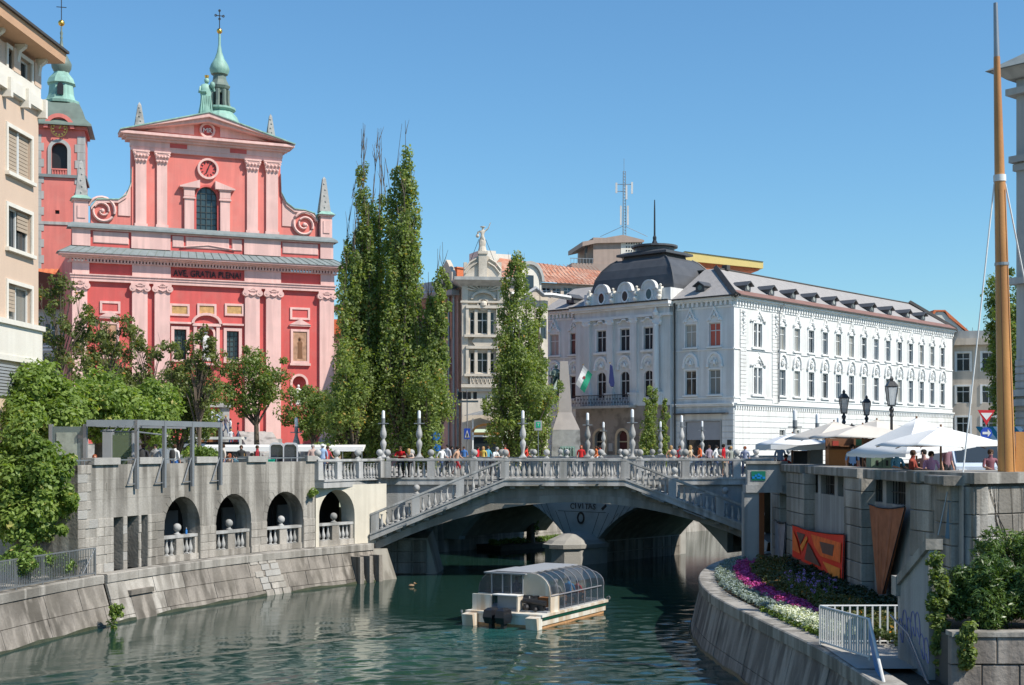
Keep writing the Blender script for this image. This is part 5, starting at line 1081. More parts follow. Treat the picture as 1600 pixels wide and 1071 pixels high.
# window meshes
zA0,zA1=FR.z(1222,547),FR.z(1222,511.5); zB0,zB1=FR.z(1222,618.6),FR.z(1222,578.9)
wA=winmesh('window',1.15,zA1-zA0,2,2); wB=winmesh('window',1.15,zB1-zB0,2,2); wN=winmesh('window',.62,zA1-zA0,1,2); wN2=winmesh('window',.62,zB1-zB0,1,2)
PV={k: [pane_variant(w_,M['glass']),pane_variant(w_,M['glassc']),pane_variant(w_,M['glassd'])] for k,w_ in (('A',wA),('B',wB),('N',wN),('N2',wN2))}
gp=random.Random(9)
def crest(h=.95,w=1.5,kind='A'):
    """stucco hood over a window: A an ogee crest with a shell, B a round arch with scrolls"""
    mb=MB(); hw_=w/2
    if kind =='A':
        out=[(-hw_,0),(-hw_*.95,.14),(-hw_*.6,.3),(-hw_*.5,.5),(-hw_*.25,.72),(-.12,.95),(0,1.02),(.12,.95),(hw_*.25,.72),(hw_*.5,.5),(hw_*.6,.3),(hw_*.95,.14),(hw_,0)]
        out=[(x,z*h/1.02) for x,z in out]; inn=[(x*.78,max(0,z*.8-.02)) for x,z in out]; mb.strip(inn,out,-.2,0); mb.prism([(x,z) for x,z in inn],-.06,0)
        mb.ball(0,-.1,h*.42,.17,8); mb.ball(0,-.16,h*.95,.12,6); mb.ball(-hw_*.62,-.14,.12,.13,6); mb.ball(hw_*.62,-.14,.12,.13,6)
        for s_ in (-1,1): mb.tube([(s_*.1,-.12,h*.3),(s_*.35,-.13,h*.25),(s_*.5,-.12,.05)],.06,5)
    else:
        inn=arc(0,h*.3,hw_*.74,math.pi,0,12,h*.58); out=arc(0,h*.3,hw_*.95,math.pi,0,12,h*.72); mb.strip(inn,out,-.2,0); mb.prism(inn,-.05,0)
        for s_ in (-1,1): mb.box(s_*hw_*.84-.12,s_*hw_*.84+.12,-.2,0,h*.02,h*.32); mb.ball(s_*hw_*.95,-.14,h*.1,.15,6); mb.tube([(s_*.15,-.1,h*.15),(s_*.3,-.12,h*.4),(s_*.1,-.1,h*.65)],.06,5)
        mb.ball(0,-.12,h*.35,.19,8,sz=1.3)
    return mb.mesh('window_crest',M['whitetrim'],True,40)
cA=crest(FR.z(1222,490)-FR.z(1222,511),1.65,'A'); cB=crest(FR.z(1222,554)-FR.z(1222,577),1.75,'B'); cW=crest(1.25,2.9,'A')
def surround(w_,h_):
    mb=MB(); e=.16; mb.box(-w_/2-e,-w_/2,-.05,.02,-.02,h_+.05).box(w_/2,w_/2+e,-.05,.02,-.02,h_+.05).box(-w_/2-e,w_/2+e,-.06,.02,h_+.05,h_+.2); return mb.mesh('surround',M['whitetrim'])
def sill(w_): return MB().box(-w_/2-.28,w_/2+.28,-.22,.02,-.18,-.03).mesh('sill',M['whitetrim'])
sA,sB,slm=surround(1.15,zA1-zA0),surround(1.15,zB1-zB0),sill(1.15)
sN,sN2=surround(1.5,zA1-zA0),surround(1.5,zB1-zB0)
def pwin(Fc,W,u,z,key,cr=None,czo=.22,y=0,sur=None,wide=1.0,sl=True,pane=None):
    o=Fc.put(W[0],'window',u,z,y); put(pane or PV[key][gp.randrange(3)],'pane',o)
    if sur: put(sur,'surround',o)
    if cr: put(cr,'window_crest',o,(0,0,W[2]+czo))
    if sl: put(slm,'sill',o)
    return o
wA=(*wA,zA1-zA0); wB=(*wB,zB1-zB0); wN=(*wN,zA1-zA0); wN2=(*wN2,zB1-zB0)
# right, sunlit front
n=14; ups=[FR.u(1222.2)+(FR.u(1472.3)-FR.u(1222.2))*i/13 for i in range(14)]; ud=(FR.u(1178.5) ,FR.u(1189.5)); h_=[]
for u in ups: h_ += [(u-.575,u+.575,zA0,zA1),(u-.575,u+.575,zB0,zB1),(u-.5,u+.5,1.7,3.4)]
um=(ud[0]+ud[1])/2
for u in (um-.42,um+.42): h_ += [(u-.31,u+.31,zA0,zA1),(u-.31,u+.31,zB0,zB1)]
mb=FR.mb(); wall_holes(mb,0,LR,0,EAVE,h_,0,.3); mb.build('side_front',M['white'],pal)
for u in ups:
    pwin(FR,wA,u,zA0,'A',cA,sur=sA); pwin(FR,wB,u,zB0,'B',cB,sur=sB,sl=True)
for u in (um-.42,um+.42): pwin(FR,wN,u,zA0,'N',sl=False); pwin(FR,wN2,u,zB0,'N2',sl=False)
for z0_,h2,sr in ((zA0,zA1-zA0,sN),(zB0,zB1-zB0,sN2)): FR.put(sr,'surround',um,z0_); FR.put(cW,'window_crest',um,z0_+h2+.2); q=FR.mb(); q.box(um-1.25,um+1.25,-.22,0,z0_-.22,z0_-.05); q.build('sill',M['whitetrim'],pal)
wG=winmesh('window',1.0,1.7,2,2)
for i,u in enumerate(ups): o=FR.put(wG[0],'window',u,1.7); put(wG[1],'pane',o)
zS1,zS2,zK=FR.z(1222,551),FR.z(1222,624),FR.z(1147,636)
def bands(Fc,u0,u1,y=0,dent=True):
    for z,hh,e in ((zS1-.12,.1,.09),(zS2-.1,.12,.08),(zK+.12,.16,.2),(zK+.28,.12,.32)): q=Fc.mb(); q.box(u0,u1,y-e,y,z,z+hh); q.build('string_course',M['whitetrim'],pal)
    if dent:
        q=Fc.mb(); nn_=int((u1-u0)/.42)
        for i in range(nn_): a=u0+(u1-u0)*(i+.25)/nn_; q.box(a,a+.2,y-.16,y,zK-.22,zK+.12)
        tag(q.build('dentils',M['whitetrim'],pal),kind='stuff')
def topcornice(Fc,u0,u1,y=0):
    for a,b,e in ((EAVE-.95,EAVE-.8,.08),(EAVE-.35,EAVE-.2,.28),(EAVE-.2,EAVE,.5)): q=Fc.mb(); q.box(u0,u1,y-e,y+.2,a,b); q.build('cornice',M['whitetrim'],pal)
    nn_=int((u1-u0)/.5); q=Fc.mb()
    for i in range(nn_): a=u0+(u1-u0)*(i+.25)/nn_; q.box(a,a+.22,y-.24,y,EAVE-.75,EAVE-.35)
    tag(q.build('modillions',M['whitetrim'],pal),kind='stuff')
bands(FR,0,LR); topcornice(FR,0,LR)
def courses(Fc,u0,u1,z0,z1,n,y=0,gaps=(),m='white'):
    for i in range(n):
        za_,zb_=z0+(z1-z0)*i/n,z0+(z1-z0)*(i+1)/n; xs_=[u0]
        for a,b,c,d in sorted(gaps):
            if c <zb_-.02 and d >za_+.02: xs_ += [a,b]
        xs_.append(u1)
        for a,b in zip(xs_[::2],xs_[1::2]):
            if b-a >.08: q=Fc.mb(); q.bbox(a,b,y-.07,y+.0,za_+.035,zb_-.0,.03); q.build('stone_course',M[m],pal)
gg=[(u-.6,u+.6,1.7,3.4) for u in ups]; courses(FR,0,LR,.3,zK-.3,9,0,gg)
for a,b in ((1156,1165.5),(1206,1217)):          # rusticated strips
    for i in range(24): z=zK+.5+(EAVE-1.1-zK-.5)*i/24; q=FR.mb(); q.bbox(FR.u(a),FR.u(b),-.09,0,z+.03,z+(EAVE-1.6-zK)/24,.02); q.build('stone_course',M['white'],pal)
for pxx in (1160.5,1211.5):
    q=FR.mb(); u=FR.u(pxx)
    for k in range(7): q.ball(u+.12*(k % 2-.5),-.14,EAVE-1.3-k*.33,.2-.015*k,6)
    q.build('stucco_garland',M['whitetrim'],pal,smooth=True)
q=FR.mb(); q.tube([(FR.u(1222)-.9,-.2,zK+.6),(FR.u(1222)-.9,-.25,EAVE-.9),(FR.u(1218),-.55,EAVE-.1)],.07); q.build('downpipe',M['zinc'],pal)
# shaded front: wings and central projection
cols={'w': [(1079.5,),(1117,)],}
fz=lambda px,py,dy=0: FF.z(px,py)
w1=[FF.u(1079.5),FF.u(1117)]; w3=[FF.u(866),FF.u(898)]; fA0,fA1=FF.z(1098,542),FF.z(1098,506.5); fB0,fB1=FF.z(1098,617),FF.z(1098,579)
gA0,gA1=FF.z(898,552),FF.z(898,522); gB0,gB1=FF.z(898,622),FF.z(898,586)
WA=winmesh('window',1.25,fA1-fA0,2,2); WB=winmesh('window',1.25,fB1-fB0,2,2); WA=(*WA,fA1-fA0); WB=(*WB,fB1-fB0)
PV['FA']=[pane_variant(WA,M['glassr'])]*3; PV['FB']=[pane_variant(WB,M['glass']),pane_variant(WB,M['glassc']),pane_variant(WB,M['glass'])]; PV['FA2']=[pane_variant(WA,M['glass'])]*2+[pane_variant(WA,M['glassc'])]
sf=surround(1.25,fA1-fA0)
h_=[(u-.625,u+.625,z0_,z1_) for u in w1+w3 for z0_,z1_ in ((fA0,fA1),(fB0,fB1))]; shop=(FF.u(1072),FF.u(1126)); zs0,zs1=FF.z(1098,707),FF.z(1098,659); h_.append((*shop,.5,zs1)); dl=(FF.u(880),FF.u(905)); 
mb=FF.mb(); wall_holes(mb,xw0,0,0,EAVE,h_+[(FF.u(862),FF.u(876),0,3.2)],0,.3); mb.quad((xw0,30,0),(xw0,0,0),(xw0,0,EAVE),(xw0,30,EAVE)); mb.build('front_wall',M['white'],pal)
for u in w1: pwin(FF,WA,u,fA0,'FA' if u >w1[0] else 'FA2',cA,sur=sf); pwin(FF,WB,u,fB0,'FB',cB,sur=surround(1.25,fB1-fB0))
for u in w3: pwin(FF,WA,u,fA0,'FA2',cA,sur=sf); pwin(FF,WB,u,fB0,'FB',cB,sur=surround(1.25,fB1-fB0))
bands(FF,xr1,0,0,False); bands(FF,xw0,xr0,0,False); topcornice(FF,xr1,0); topcornice(FF,xw0,xr0)
courses(FF,xr1,0,.3,zK-.1,9,0,[(shop[0]-.15,shop[1]+.15,.3,zs1+.3)]); courses(FF,xw0,xr0,.3,zK-.1,9,0,[(FF.u(862)-.1,FF.u(876)+.1,0,3.3)])
mb=FF.mb(); mb.box(shop[0],shop[1],.2,.25,.5,zs1); o=mb.build('shop_window',M['glass'],pal); q=FF.mb(); q.box(shop[0]+.05,shop[1]-.05,.05,.09,2.4,zs1-.02); q.build('roller_blind',flat('grey_blind',(.33,.34,.36)),o); q=FF.mb(); q.box(shop[0]-.12,shop[0],-.1,.3,.4,zs1+.1).box(shop[1],shop[1]+.12,-.1,.3,.4,zs1+.1).box(shop[0],shop[1],-.1,.3,zs1,zs1+.1).box(shop[0],shop[1],-.1,.3,.35,.5); q.build('shop_frame',M['lgrey'],o)
q=FF.mb(); q.prism([(-.75,zs1+.42),(0,zs1+.78),(0,zs1+.7),(-.75,zs1+.35)],shop[0]-.9,shop[1]+.9,ax='x') if False else q.box(shop[0]-1.1,shop[1]+.9,-.6,0,zs1+.7,zs1+.8); q.build('awning_box',M['darkroof'],pal)
q=FF.mb(); q.box(FF.u(1137),FF.u(1143.5),-.1,-.07,1.9,2.4).box(FF.u(1138.5),FF.u(1142.5),-.1,-.07,1.45,1.75); q.build('wall_plaque',M['iron'],pal)
# the projection with giant pilasters
y=RD; wins=[FF.u(945),FF.u(981.6),FF.u(1019)]; pA0,pA1=FF.z(981,549),FF.z(981,515); pB0,pB1=FF.z(981,622),FF.z(981,581)
WC=winmesh('window',1.2,pA1-pA0,2,2); WC=(*WC,pA1-pA0); WD=winmesh('window',1.1,pB1-pB0,2,2,top=.36); WD=(*WD,pB1-pB0)
PV['C']=[pane_variant(WC,M['glass']),pane_variant(WC,M['glassc']),WC[1]]; PV['D']=[WD[1]]*3
doors=[(FF.u(935),FF.u(951)),(FF.u(970),FF.u(986)),(FF.u(1008),FF.u(1024))]
h_=[(u-.6,u+.6,pA0,pA1) for u in wins]+[(u-.55,u+.55,pB0,pB1) for u in wins]+[(a,b,0,3.35) for a,b in doors]
mb=FF.mb(); wall_holes(mb,xr0,xr1,zK+.3,EAVE+.1,h_[:6],y,.3); mb.quad((xr0,y,0),(xr0,0,0),(xr0,0,EAVE),(xr0,y,EAVE)); mb.quad((xr1,0,0),(xr1,y,0),(xr1,y,EAVE),(xr1,0,EAVE))
for u in wins: arch_fill(mb,u-.55,u+.55,pB1-.55,pB1,y+.003,.3)
mb.build('central_front',M['white'],pal)
mb=FF.mb(); wall_holes(mb,xr0,xr1,0,zK+.3,h_[6:],y-.02,.5)
for a,b in doors: arch_fill(mb,a,b,3.35-(b-a)/2,3.35,y-.016,.5)
mb.build('ground_front',flat('brown_grey_portal_stone',(.28,.25,.22),dirt=.5),pal)
for i,(a,b) in enumerate(doors):
    q=FF.mb(); q.box(a,b,y+.4,y+.45,0,3.35); q.build('door',M['black'] if i != 1 else flat('dark_red_door',(.1,.03,.03)),pal)
    q=FF.mb(); r_=(b-a)/2; q.strip([(a,.6)]+arc((a+b)/2,3.35-r_,r_,math.pi,0,10)+[(b,.6)],[(a-.25,.6)]+arc((a+b)/2,3.35-r_,r_+.25,math.pi,0,10)+[(b+.25,.6)],y-.1,y-.02); q.box(a,b,y+.3,y+.4,2.2,2.32); q.build('door_surround',flat('cream_portal_rim',(.5,.4,.27)),pal)
q=FF.mb(); q.box(FF.u(957),FF.u(963),y-.1,y-.03,1.3,2.1); q.build('wall_plaque',M['lgrey'],pal)
for i,u in enumerate(wins):
    pwin(FF,WC,u,pA0,'C',None,y=y,sur=surround(1.2,pA1-pA0)); o=pwin(FF,WD,u,pB0,'D',cB,y=y,czo=.12,sl=False)
    q=FF.mb(); q.strip([(u-.8,pA1+.55),(u-.45,pA1+.6),(u-.25,pA1+.85),(u+.25,pA1+.85),(u+.45,pA1+.6),(u+.8,pA1+.55)],[(u-.8,pA1+.7),(u-.35,pA1+.75),(u-.2,pA1+1.0),(u+.2,pA1+1.0),(u+.35,pA1+.75),(u+.8,pA1+.7)],y-.3,y); q.build('window_hood',M['whitetrim'],pal)
    q=FF.mb(); q.box(u-.9,u+.9,y-.2,y,pA0-.25,pA0-.1); q.build('sill',M['whitetrim'],pal)
for px,rnd_ in ((924,0),(960,0),(997,0),(1034,1)):
    u=FF.u(px); zb_=zK+1.6
    o=FF.mb(); o.box(u-.45,u+.45,y-.5,y,zK+.35,zb_-.25).box(u-.52,u+.52,y-.56,y,zb_-.25,zb_); o=o.build('column_pedestal',M['white'],pal)
    q=FF.mb()
    if rnd_: q.lathe([(.4,zb_),(.42,zb_+.2),(.33,zb_+.3),(.33,zb_+3),(.28,EAVE-2.2)],16,u,y-.45)
    else: q.box(u-.36,u+.36,y-.25,y,zb_,EAVE-1.9)
    q.build('column' if rnd_ else 'pilaster',M['white'],pal,smooth=bool(rnd_))
    q=FF.mb(); zc_=EAVE-1.9-(.3 if rnd_ else 0); q.box(u-.48,u+.48,y-.42,y,EAVE-1.5,EAVE-1.35); q.ball(u-.38,y-.3,zc_+.25,.17,8); q.ball(u+.38,y-.3,zc_+.25,.17,8); q.box(u-.36,u+.36,y-.34,y,zc_,EAVE-1.5)
    if rnd_: q.lathe([(.2,0),(.3,.3),(.12,.6),(.02,.9)],8,u,y-.5,EAVE-1.35)
    q.build('capital',M['whitetrim'],pal)
for a,b,e in ((EAVE-1.35,EAVE-1.1,.32),(EAVE-.5,EAVE-.3,.5),(EAVE-.3,EAVE,.75)): q=FF.mb(); q.box(xr0-e*.4,xr1+e*.4,y-e,0,a,b); q.build('cornice',M['whitetrim'],pal)
q=FF.mb(); q.box(xr0,xr1,y-.18,y+.2,EAVE-1.1,EAVE-.5); q.build('frieze',M['white'],pal)
# balcony with wrought iron railing
bx0,bx1=FF.u(912),FF.u(1000); q=FF.mb(); q.box(bx0,bx1,y-1.3,y,zK+.12,zK+.34); bal=q.build('balcony',M['lgrey'],pal)
q=FF.mb(); n_=int((bx1-bx0)/.2)
for i in range(n_+1):
    x=bx0+(bx1-bx0)*i/n_; q.box(x-.015,x+.015,y-1.27,y-1.24,zK+.34,zK+1.35)
    if i <n_: ring(q,x+(bx1-bx0)/n_/2,zK+.65+.35*(i % 2),.05,.085,y-1.27,y-1.25,6)
q.box(bx0,bx1,y-1.3,y-1.22,zK+1.35,zK+1.42).box(bx0,bx0+.05,y-1.3,y,zK+1.35,zK+1.4); tag(q.build('balcony_grille',M['iron'],bal),kind='stuff')
# attic with oval windows, dome, lantern, spire
q=FF.mb(); q.box(xr0+1.0,xr1,y+.1,y+.5,EAVE,EAVE+1.35); q.build('attic',M['white'],pal)
q=FF.mb(); q.box(xr1-.4,xr1,y+.5,7,EAVE,EAVE+1.35); q.build('attic',M['white'],pal)
for u in wins:
    q=FF.mb(); q.strip([(u-.95,EAVE+1.3)]+arc(u,EAVE+1.35,.75,math.pi,0,10)+[(u+.95,EAVE+1.3)],[(u-.95,EAVE+1.45)]+arc(u,EAVE+1.4,.88,math.pi,0,10)+[(u+.95,EAVE+1.45)],y-.1,y+.4); q.prism(arc(u,EAVE+1.3,.8,math.pi,0,10),y,y+.5); o=q.build('attic_gable',M['white'],pal)
    q=FF.mb(); q.prism([(u+.34*math.cos(a),EAVE+.85+.5*math.sin(a)) for a in np.linspace(0,6.0,16)],y-.02,y+.3); q.build('oval_pane',M['glass'],o); q=FF.mb()
    for i in range(18): a,b=6.2832*i/18,6.2832*(i+1)/18; q.prism([(u+.34*math.cos(a),EAVE+.85+.5*math.sin(a)),(u+.46*math.cos(a),EAVE+.85+.64*math.sin(a)),(u+.46*math.cos(b),EAVE+.85+.64*math.sin(b)),(u+.34*math.cos(b),EAVE+.85+.5*math.sin(b))],y-.06,y+.1)
    q.build('oval_frame',M['whitetrim'],o)
for px in (926,963,1000,1037):
    u=FF.u(px); q=FF.mb(); q.box(u-.16,u+.16,y-.15,y+.3,EAVE,EAVE+1.5); q.ball(u,y-.25,EAVE+.5,.28,8); q.ball(u,y-.2,EAVE+1.0,.22,8); q.ball(u,y,EAVE+1.65,.14,6); q.build('attic_scroll',M['cream'],pal,smooth=True)
dx0,dx1,dy0,dy1=xr0+1.3,xr1-.1,y+.8,8.2; zd0=EAVE+.9; zd2=FF.z(1010,392) ; cx,cy=(dx0+dx1)/2,(dy0+dy1)/2
cx0=FF.T(Vector((cx,cy,0)))
def dring(k,z): return [FF.T(Vector((cx+(dx0-cx)*k,cy+(dy0-cy)*k,z))),FF.T(Vector((cx+(dx1-cx)*k,cy+(dy0-cy)*k,z))),FF.T(Vector((cx+(dx1-cx)*k,cy+(dy1-cy)*k,z))),FF.T(Vector((cx+(dx0-cx)*k,cy+(dy1-cy)*k,z)))]
q=MB(); q.loft([dring(1,zd0),dring(.985,zd0+.9),dring(.93,zd0+1.9),dring(.83,zd0+2.8),dring(.69,zd0+3.55),dring(.58,zd0+3.9)]); dm=q.build('dome',M['domed'],pal)
for sx,sy in ((0,0),(1,0),(1,1)):
    q=MB(); q.tube([dring(k,z+.03)[sx+sy if sy ==0 else 2] for k,z in ((1,zd0),(.985,zd0+.9),(.93,zd0+1.9),(.83,zd0+2.8),(.69,zd0+3.55),(.58,zd0+3.9))],.08,6); q.build('dome_rib',M['domed'],dm)
zt_=zd0+3.9; q=MB(); q.loft([dring(.5,zt_),dring(.48,zt_+.35),dring(.6,zt_+.4),dring(.6,zt_+.62),dring(.46,zt_+.85)]); q.lathe([(2.0,.8),(2.0,1.25),(2.35,1.3),(2.35,1.48),(.3,1.7)],20,cx0.x,cx0.y,zt_); q.build('dome_crown',M['domed'],dm)
q=MB(); p=FF.T(Vector((cx-1.9,cy-2,0)));
for i in range(6): t=i/5; pp=[FF.T(Vector((dx0+.8+(dx1-dx0-1.6)*t,dy0+.75,zd0+1.35)))][0]; q.ball(pp.x,pp.y,pp.z,.09,6)
q.build('snow_hook',M['domed'],dm)
cz_=FF.T(Vector((cx,cy,0))); q=MB(); q.lathe([(.3,0),(.32,.2),(.18,.5),(.2,.8),(.1,1.0),(.08,3.5),(.05,4.6)],8,cz_.x,cz_.y,zt_+1.6); q.build('spire',M['iron'],dm)
# roofs
FRg=lambda px,py: FR.z(px,py); bd=5.5; RZ=EAVE+3.6
q=MB(); L2=LR
def rp(x,y_,z): return (x,y_,z)
q.quad(rp(.55,-.55,EAVE),rp(.55,LR+.2,EAVE),rp(-bd,LR+.2,RZ),rp(-bd,bd,RZ)); q.quad(rp(xr1,-.55,EAVE),rp(.55,-.55,EAVE),rp(-bd,bd,RZ),rp(xr1,bd,RZ)); q.quad(rp(-bd,bd,RZ),rp(-bd,LR+.2,RZ),rp(-12,LR+.2,EAVE),rp(-12,6,EAVE)); q.quad(rp(xw0,-.5,EAVE),rp(xr0+1,-.5,EAVE),rp(xr0+1,bd,RZ-.6),rp(xw0,bd,RZ-.6)); q.quad(rp(xr1-1,bd,RZ),rp(-bd,bd,RZ),rp(-bd,14,EAVE),rp(xr1-1,14,EAVE)); q.build('roof',M['roofgrey'],pal)
q=MB(); q.tube([(.5,-.5,EAVE+.06),(-bd,bd,RZ+.08)],.3,4); q.tube([(.4,LR+.1,EAVE+.1),(-bd,LR+.1,RZ+.2)],.28,4); q.tube([(-bd,bd,RZ+.05),(-bd,LR,RZ+.05)],.1,6); q.build('roof_ridge',M['darkroof'],pal)
q=MB(); q.quad((.62,LR+.25,EAVE-.5),(.62,LR+.25,EAVE+.1),(-bd,LR+.25,RZ+.2),(-bd,LR+.25,0)); q.build('party_wall',M['lgrey'],pal)
q=FR.mb(); q.box(0,LR,-.72,-.5,EAVE+.0,EAVE+.12); q.build('gutter',M['darkroof'],pal); q=FR.mb(); q.prism([(-.5,EAVE+.1),(.35,EAVE+.62),(.35,EAVE+.7),(-.5,EAVE+.2)],.4,LR,ax='x'); q.build('snow_guard',M['brownedge'],pal)
q=FF.mb(); q.box(xr1,.6,-.72,-.5,EAVE,EAVE+.12); q.box(xw0,xr0,-.72,-.5,EAVE,EAVE+.12).box(xr0-.2,xr1+.3,y-.95,y-.7,EAVE,EAVE+.12); q.build('gutter',M['darkroof'],pal)
for uu in (xr1+.35,): q=FF.mb(); q.tube([(uu,-.3,EAVE-.1),(uu,-.25,.3)],.09); q.build('downpipe',M['darkroof'],pal)
def dormer():
    mb=MB(); mb.box(-.42,.42,-.0,1.1,-.2,.42); w_=MB(); mb=MB(); mb.prism([(-.5,-.15),(.5,-.15),(.5,.35),(.3,.62),(-.3,.62),(-.5,.35)],-.02,1.5); m1=mb.mesh('dormer',M['domed'])
    mb=MB(); mb.prism([(-.65,.38),(0,.82),(.65,.38),(.65,.3),(0,.72),(-.65,.3)][::-1],-.35,1.5); m2=mb.mesh('dormer_roof',M['domed'])
    m3=MB().prism(arc(0,.2,.24,0,6.0,12),-.05,0).mesh('pane',M['glassc']); return m1,m2,m3
dmr=dormer()
slope=(RZ-EAVE)/(bd+.55)
for px in (1179,1216,1249.6,1282,1313,1343,1372,1400,1428,1452):
    o=FR.put(dmr[0],'dormer',FR.u(px),EAVE+.98,.75); put(dmr[1],'dormer_roof',o); put(dmr[2],'pane',o)
for px in (1087,884): o=FF.put(dmr[0],'dormer',FF.u(px),EAVE+.98,.75); put(dmr[1],'dormer_roof',o); put(dmr[2],'pane',o)
q=MB(); q.box(-bd-.3,-bd+.3,7,7.6,RZ,RZ+.5); q.build('chimney',M['darkroof'],pal)
# flags on the balcony
def flag(px,py,name,label,cols,emblem=None,hang=1):
    p=P(px,py,128.5); t=thing('flag',label,'flag',p); tip=Vector((0,0,0))
    MB().tube([(0,.0,0),(1.1*.3,1.2,-2.3)],.03).build('flag_pole',M['white'],t); MB().ball(0,0,.05,.07,8).build('pole_knob',M['gold'],t)
    return t
t=flag(911,571,'flag','white and green flag hanging slanted on its pole over the palace balcony',None)
for k,m_ in ((0,'white'),(1,'fl')):
    m_=M['white'] if k ==0 else flat('flag_green',(.02,.28,.16)); q=MB(); n_=8; A,B=[],[]
    for i in range(n_+1): s_=i/n_; w0=.06*math.sin(s_*7); A.append((.05+.42*k-1.0*s_*.9+.15*s_,w0,-.05-.42*k*1.0-1.75*s_)); B.append((.05+.42*(k+1)-1.0*s_*.9+.15*s_,w0+.02,-.05-.42*(k+1)-1.75*s_))
    A2=[((p[0]+(.55 if k ==0 else 1.15)-.6),p[1],p[2]+0) for p in A]
    for i in range(n_): q.quad(A[i],B[i],B[i+1],A[i+1]); q.quad((A[i][0],A[i][1]+.015,A[i][2]),(A[i+1][0],A[i+1][1]+.015,A[i+1][2]),(B[i+1][0],B[i+1][1]+.015,B[i+1][2]),(B[i][0],B[i][1]+.015,B[i][2]))
    q.build('cloth_stripe',m_,t)
MB().prism([(-.12,-.1),(.12,-.1),(.12,.08),(0,.2),(-.12,.08)][::-1],-.03,0).build('emblem',flat('emblem_red',(.3,.06,.06)),t,(.1,-.02,-1.2))
t=flag(953,568,'flag','dark blue flag hanging limp on its pole over the palace balcony',None); q=MB(); q.loft([[(.0,.0,-.1),(.12,.06,-.12),(.25,0,-.3)],[(-.05,0,-1.0),(.22,.12,-1.0),(.35,0,-1.1)],[(-.1,0,-1.8),(.25,.14,-1.8),(.45,0,-1.85)],[(.05,0,-2.2),(.3,.1,-2.3),(.4,0,-2.2)]]); q.build('cloth',flat('flag_blue',(.015,.025,.11)),t)
# ---------------------------------------------------------------- tan corner house on the left
AT=math.atan2(1,.048); tb=thing('corner_house','tan rendered house with pale bands, wide eaves and half lowered beige blinds, left edge','building',(X(60,62) ,62,GZ),AT)
FT=Fac(X(60,62),62,AT,tb); U2=lambda px: FT.u(px); Ln=-26
rowz=[(FT.z(30,152),FT.z(30,88)),(FT.z(28,276),FT.z(28,207)),(FT.z(27,392),FT.z(27,328)),(FT.z(25,506),FT.z(25,446))]
us_=[(U2(11),U2(48)),(U2(11)-4.6,U2(48)-4.6)]; h_=[(a,b,c,d) for a,b in us_ for c,d in rowz]
zeave=FT.z(60,104); q=FT.mb(); wall_holes(q,Ln,0,0,zeave,h_,0,.35); q.quad((0,0,0),(0,14,0),(0,14,zeave),(0,0,zeave)); q.build('wall',M['tan'],tb)
for k,(a,b,c,d) in enumerate(h_):
    w_,hh=b-a,d-c; cx=(a+b)/2; q=FT.mb(); e=.17
    q.box(a-e,a,-.08,.03,c,d+e).box(b,b+e,-.08,.03,c,d+e).box(a,b,-.08,.03,d,d+e).box(a-e-.05,b+e+.05,-.2,.05,c-.16,c); o=q.build('window',M['cream'],tb)
    q=FT.mb(); n_=3 if k % 4 ==0 else 2
    for i in range(n_+1): x=a+(w_-.09)*i/n_; q.box(x,x+.09,.16,.24,c,d)
    q.box(a,b,.17,.23,c,c+.09).box(a,b,.17,.23,d-.09,d); q.build('frame',M['frame'],o)
    q=FT.mb(); q.box(a,b,.26,.28,c,d); q.build('pane',M['glassc'] if k % 2 else M['glass'],o)
    if k % 4 ==1: rs_=((a,b,c+.1,d),)
    elif k % 4 ==2: rs_=((a+w_*.5,b,c+hh*.52,d),)
    elif k % 4 ==3: rs_=((a,a+w_*.45,c+hh*.3,d),)
    else: rs_=()
    for r_ in rs_:
        nsl=int((r_[3]-r_[2])/.16)
        for j in range(nsl): q=FT.mb(); z=r_[2]+(r_[3]-r_[2])*j/nsl; q.box(r_[0]+.05,r_[1]-.05,.10,.135,z,z+.145); q.build('blind_slat',M['blind'],o)
    if k % 4 ==1: q=FT.mb(); q.box(cx-.07,cx+.07,.05,.15,c,d); q.build('mullion',M['frame'],o)
zb=FT.z(50,165); q=FT.mb(); q.box(Ln,.12,-.25,0,zb-.1,zb+.42).box(Ln,.05,-.1,0,zb+.42,zb+.95); q.build('band',M['cream'],tb)
for i in range(12): q=FT.mb(); u=.0-i*1.9; q.box(u-.14,u+.1,-.4,0,zb-.42,zb+.42); q.build('bracket',M['cream'],tb)
zl0=FT.z(50,512); q=FT.mb(); q.box(Ln,.1,-.15,0,FT.z(50,566),zl0).box(Ln,.15,-.28,0,zl0-.12,zl0+.1).box(Ln,.1,-.2,0,FT.z(50,570),FT.z(50,562)); q.build('base_band',M['cream'],tb)
for j in range(10): q=FT.mb(); z=FT.z(40,575)-.14*j; q.box(Ln,-.9,-.1,.1,z-.1,z); q.build('shutter_slat',M['grey'],tb)
q=FT.mb(); q.loft([[(Ln,-1.05,zeave+.25),(.5,-1.05,zeave+.25),(.5,6,zeave+.25),(Ln,6,zeave+.25)],[(Ln,-1.1,zeave+.72),(.55,-1.1,zeave+.72),(.55,6,zeave+.72),(Ln,6,zeave+.72)]]); q.build('eave',M['tand'],tb)
q=FT.mb(); q.box(Ln,.62,-1.22,6,zeave+.72,zeave+.84); q.build('roof_edge',M['darkroof'],tb)
for i in range(9):
    u=-.2-i*2.3; q=FT.mb(); q.prism([(0,zeave+.25),(-.5,zeave+.25),(-.46,zeave+.12),(-.22,zeave-.05),(-.13,zeave-.5),(0,zeave-.6)],u-.13,u+.13,ax='x'); q.build('eave_bracket',M['cream'],tb)
for i in range(9): q=FT.mb(); u=-.3-i*2.3; q.box(u-.35,u+.35,-.12,0,zb+.95,zeave); q.build('pilaster',M['tan'],tb)
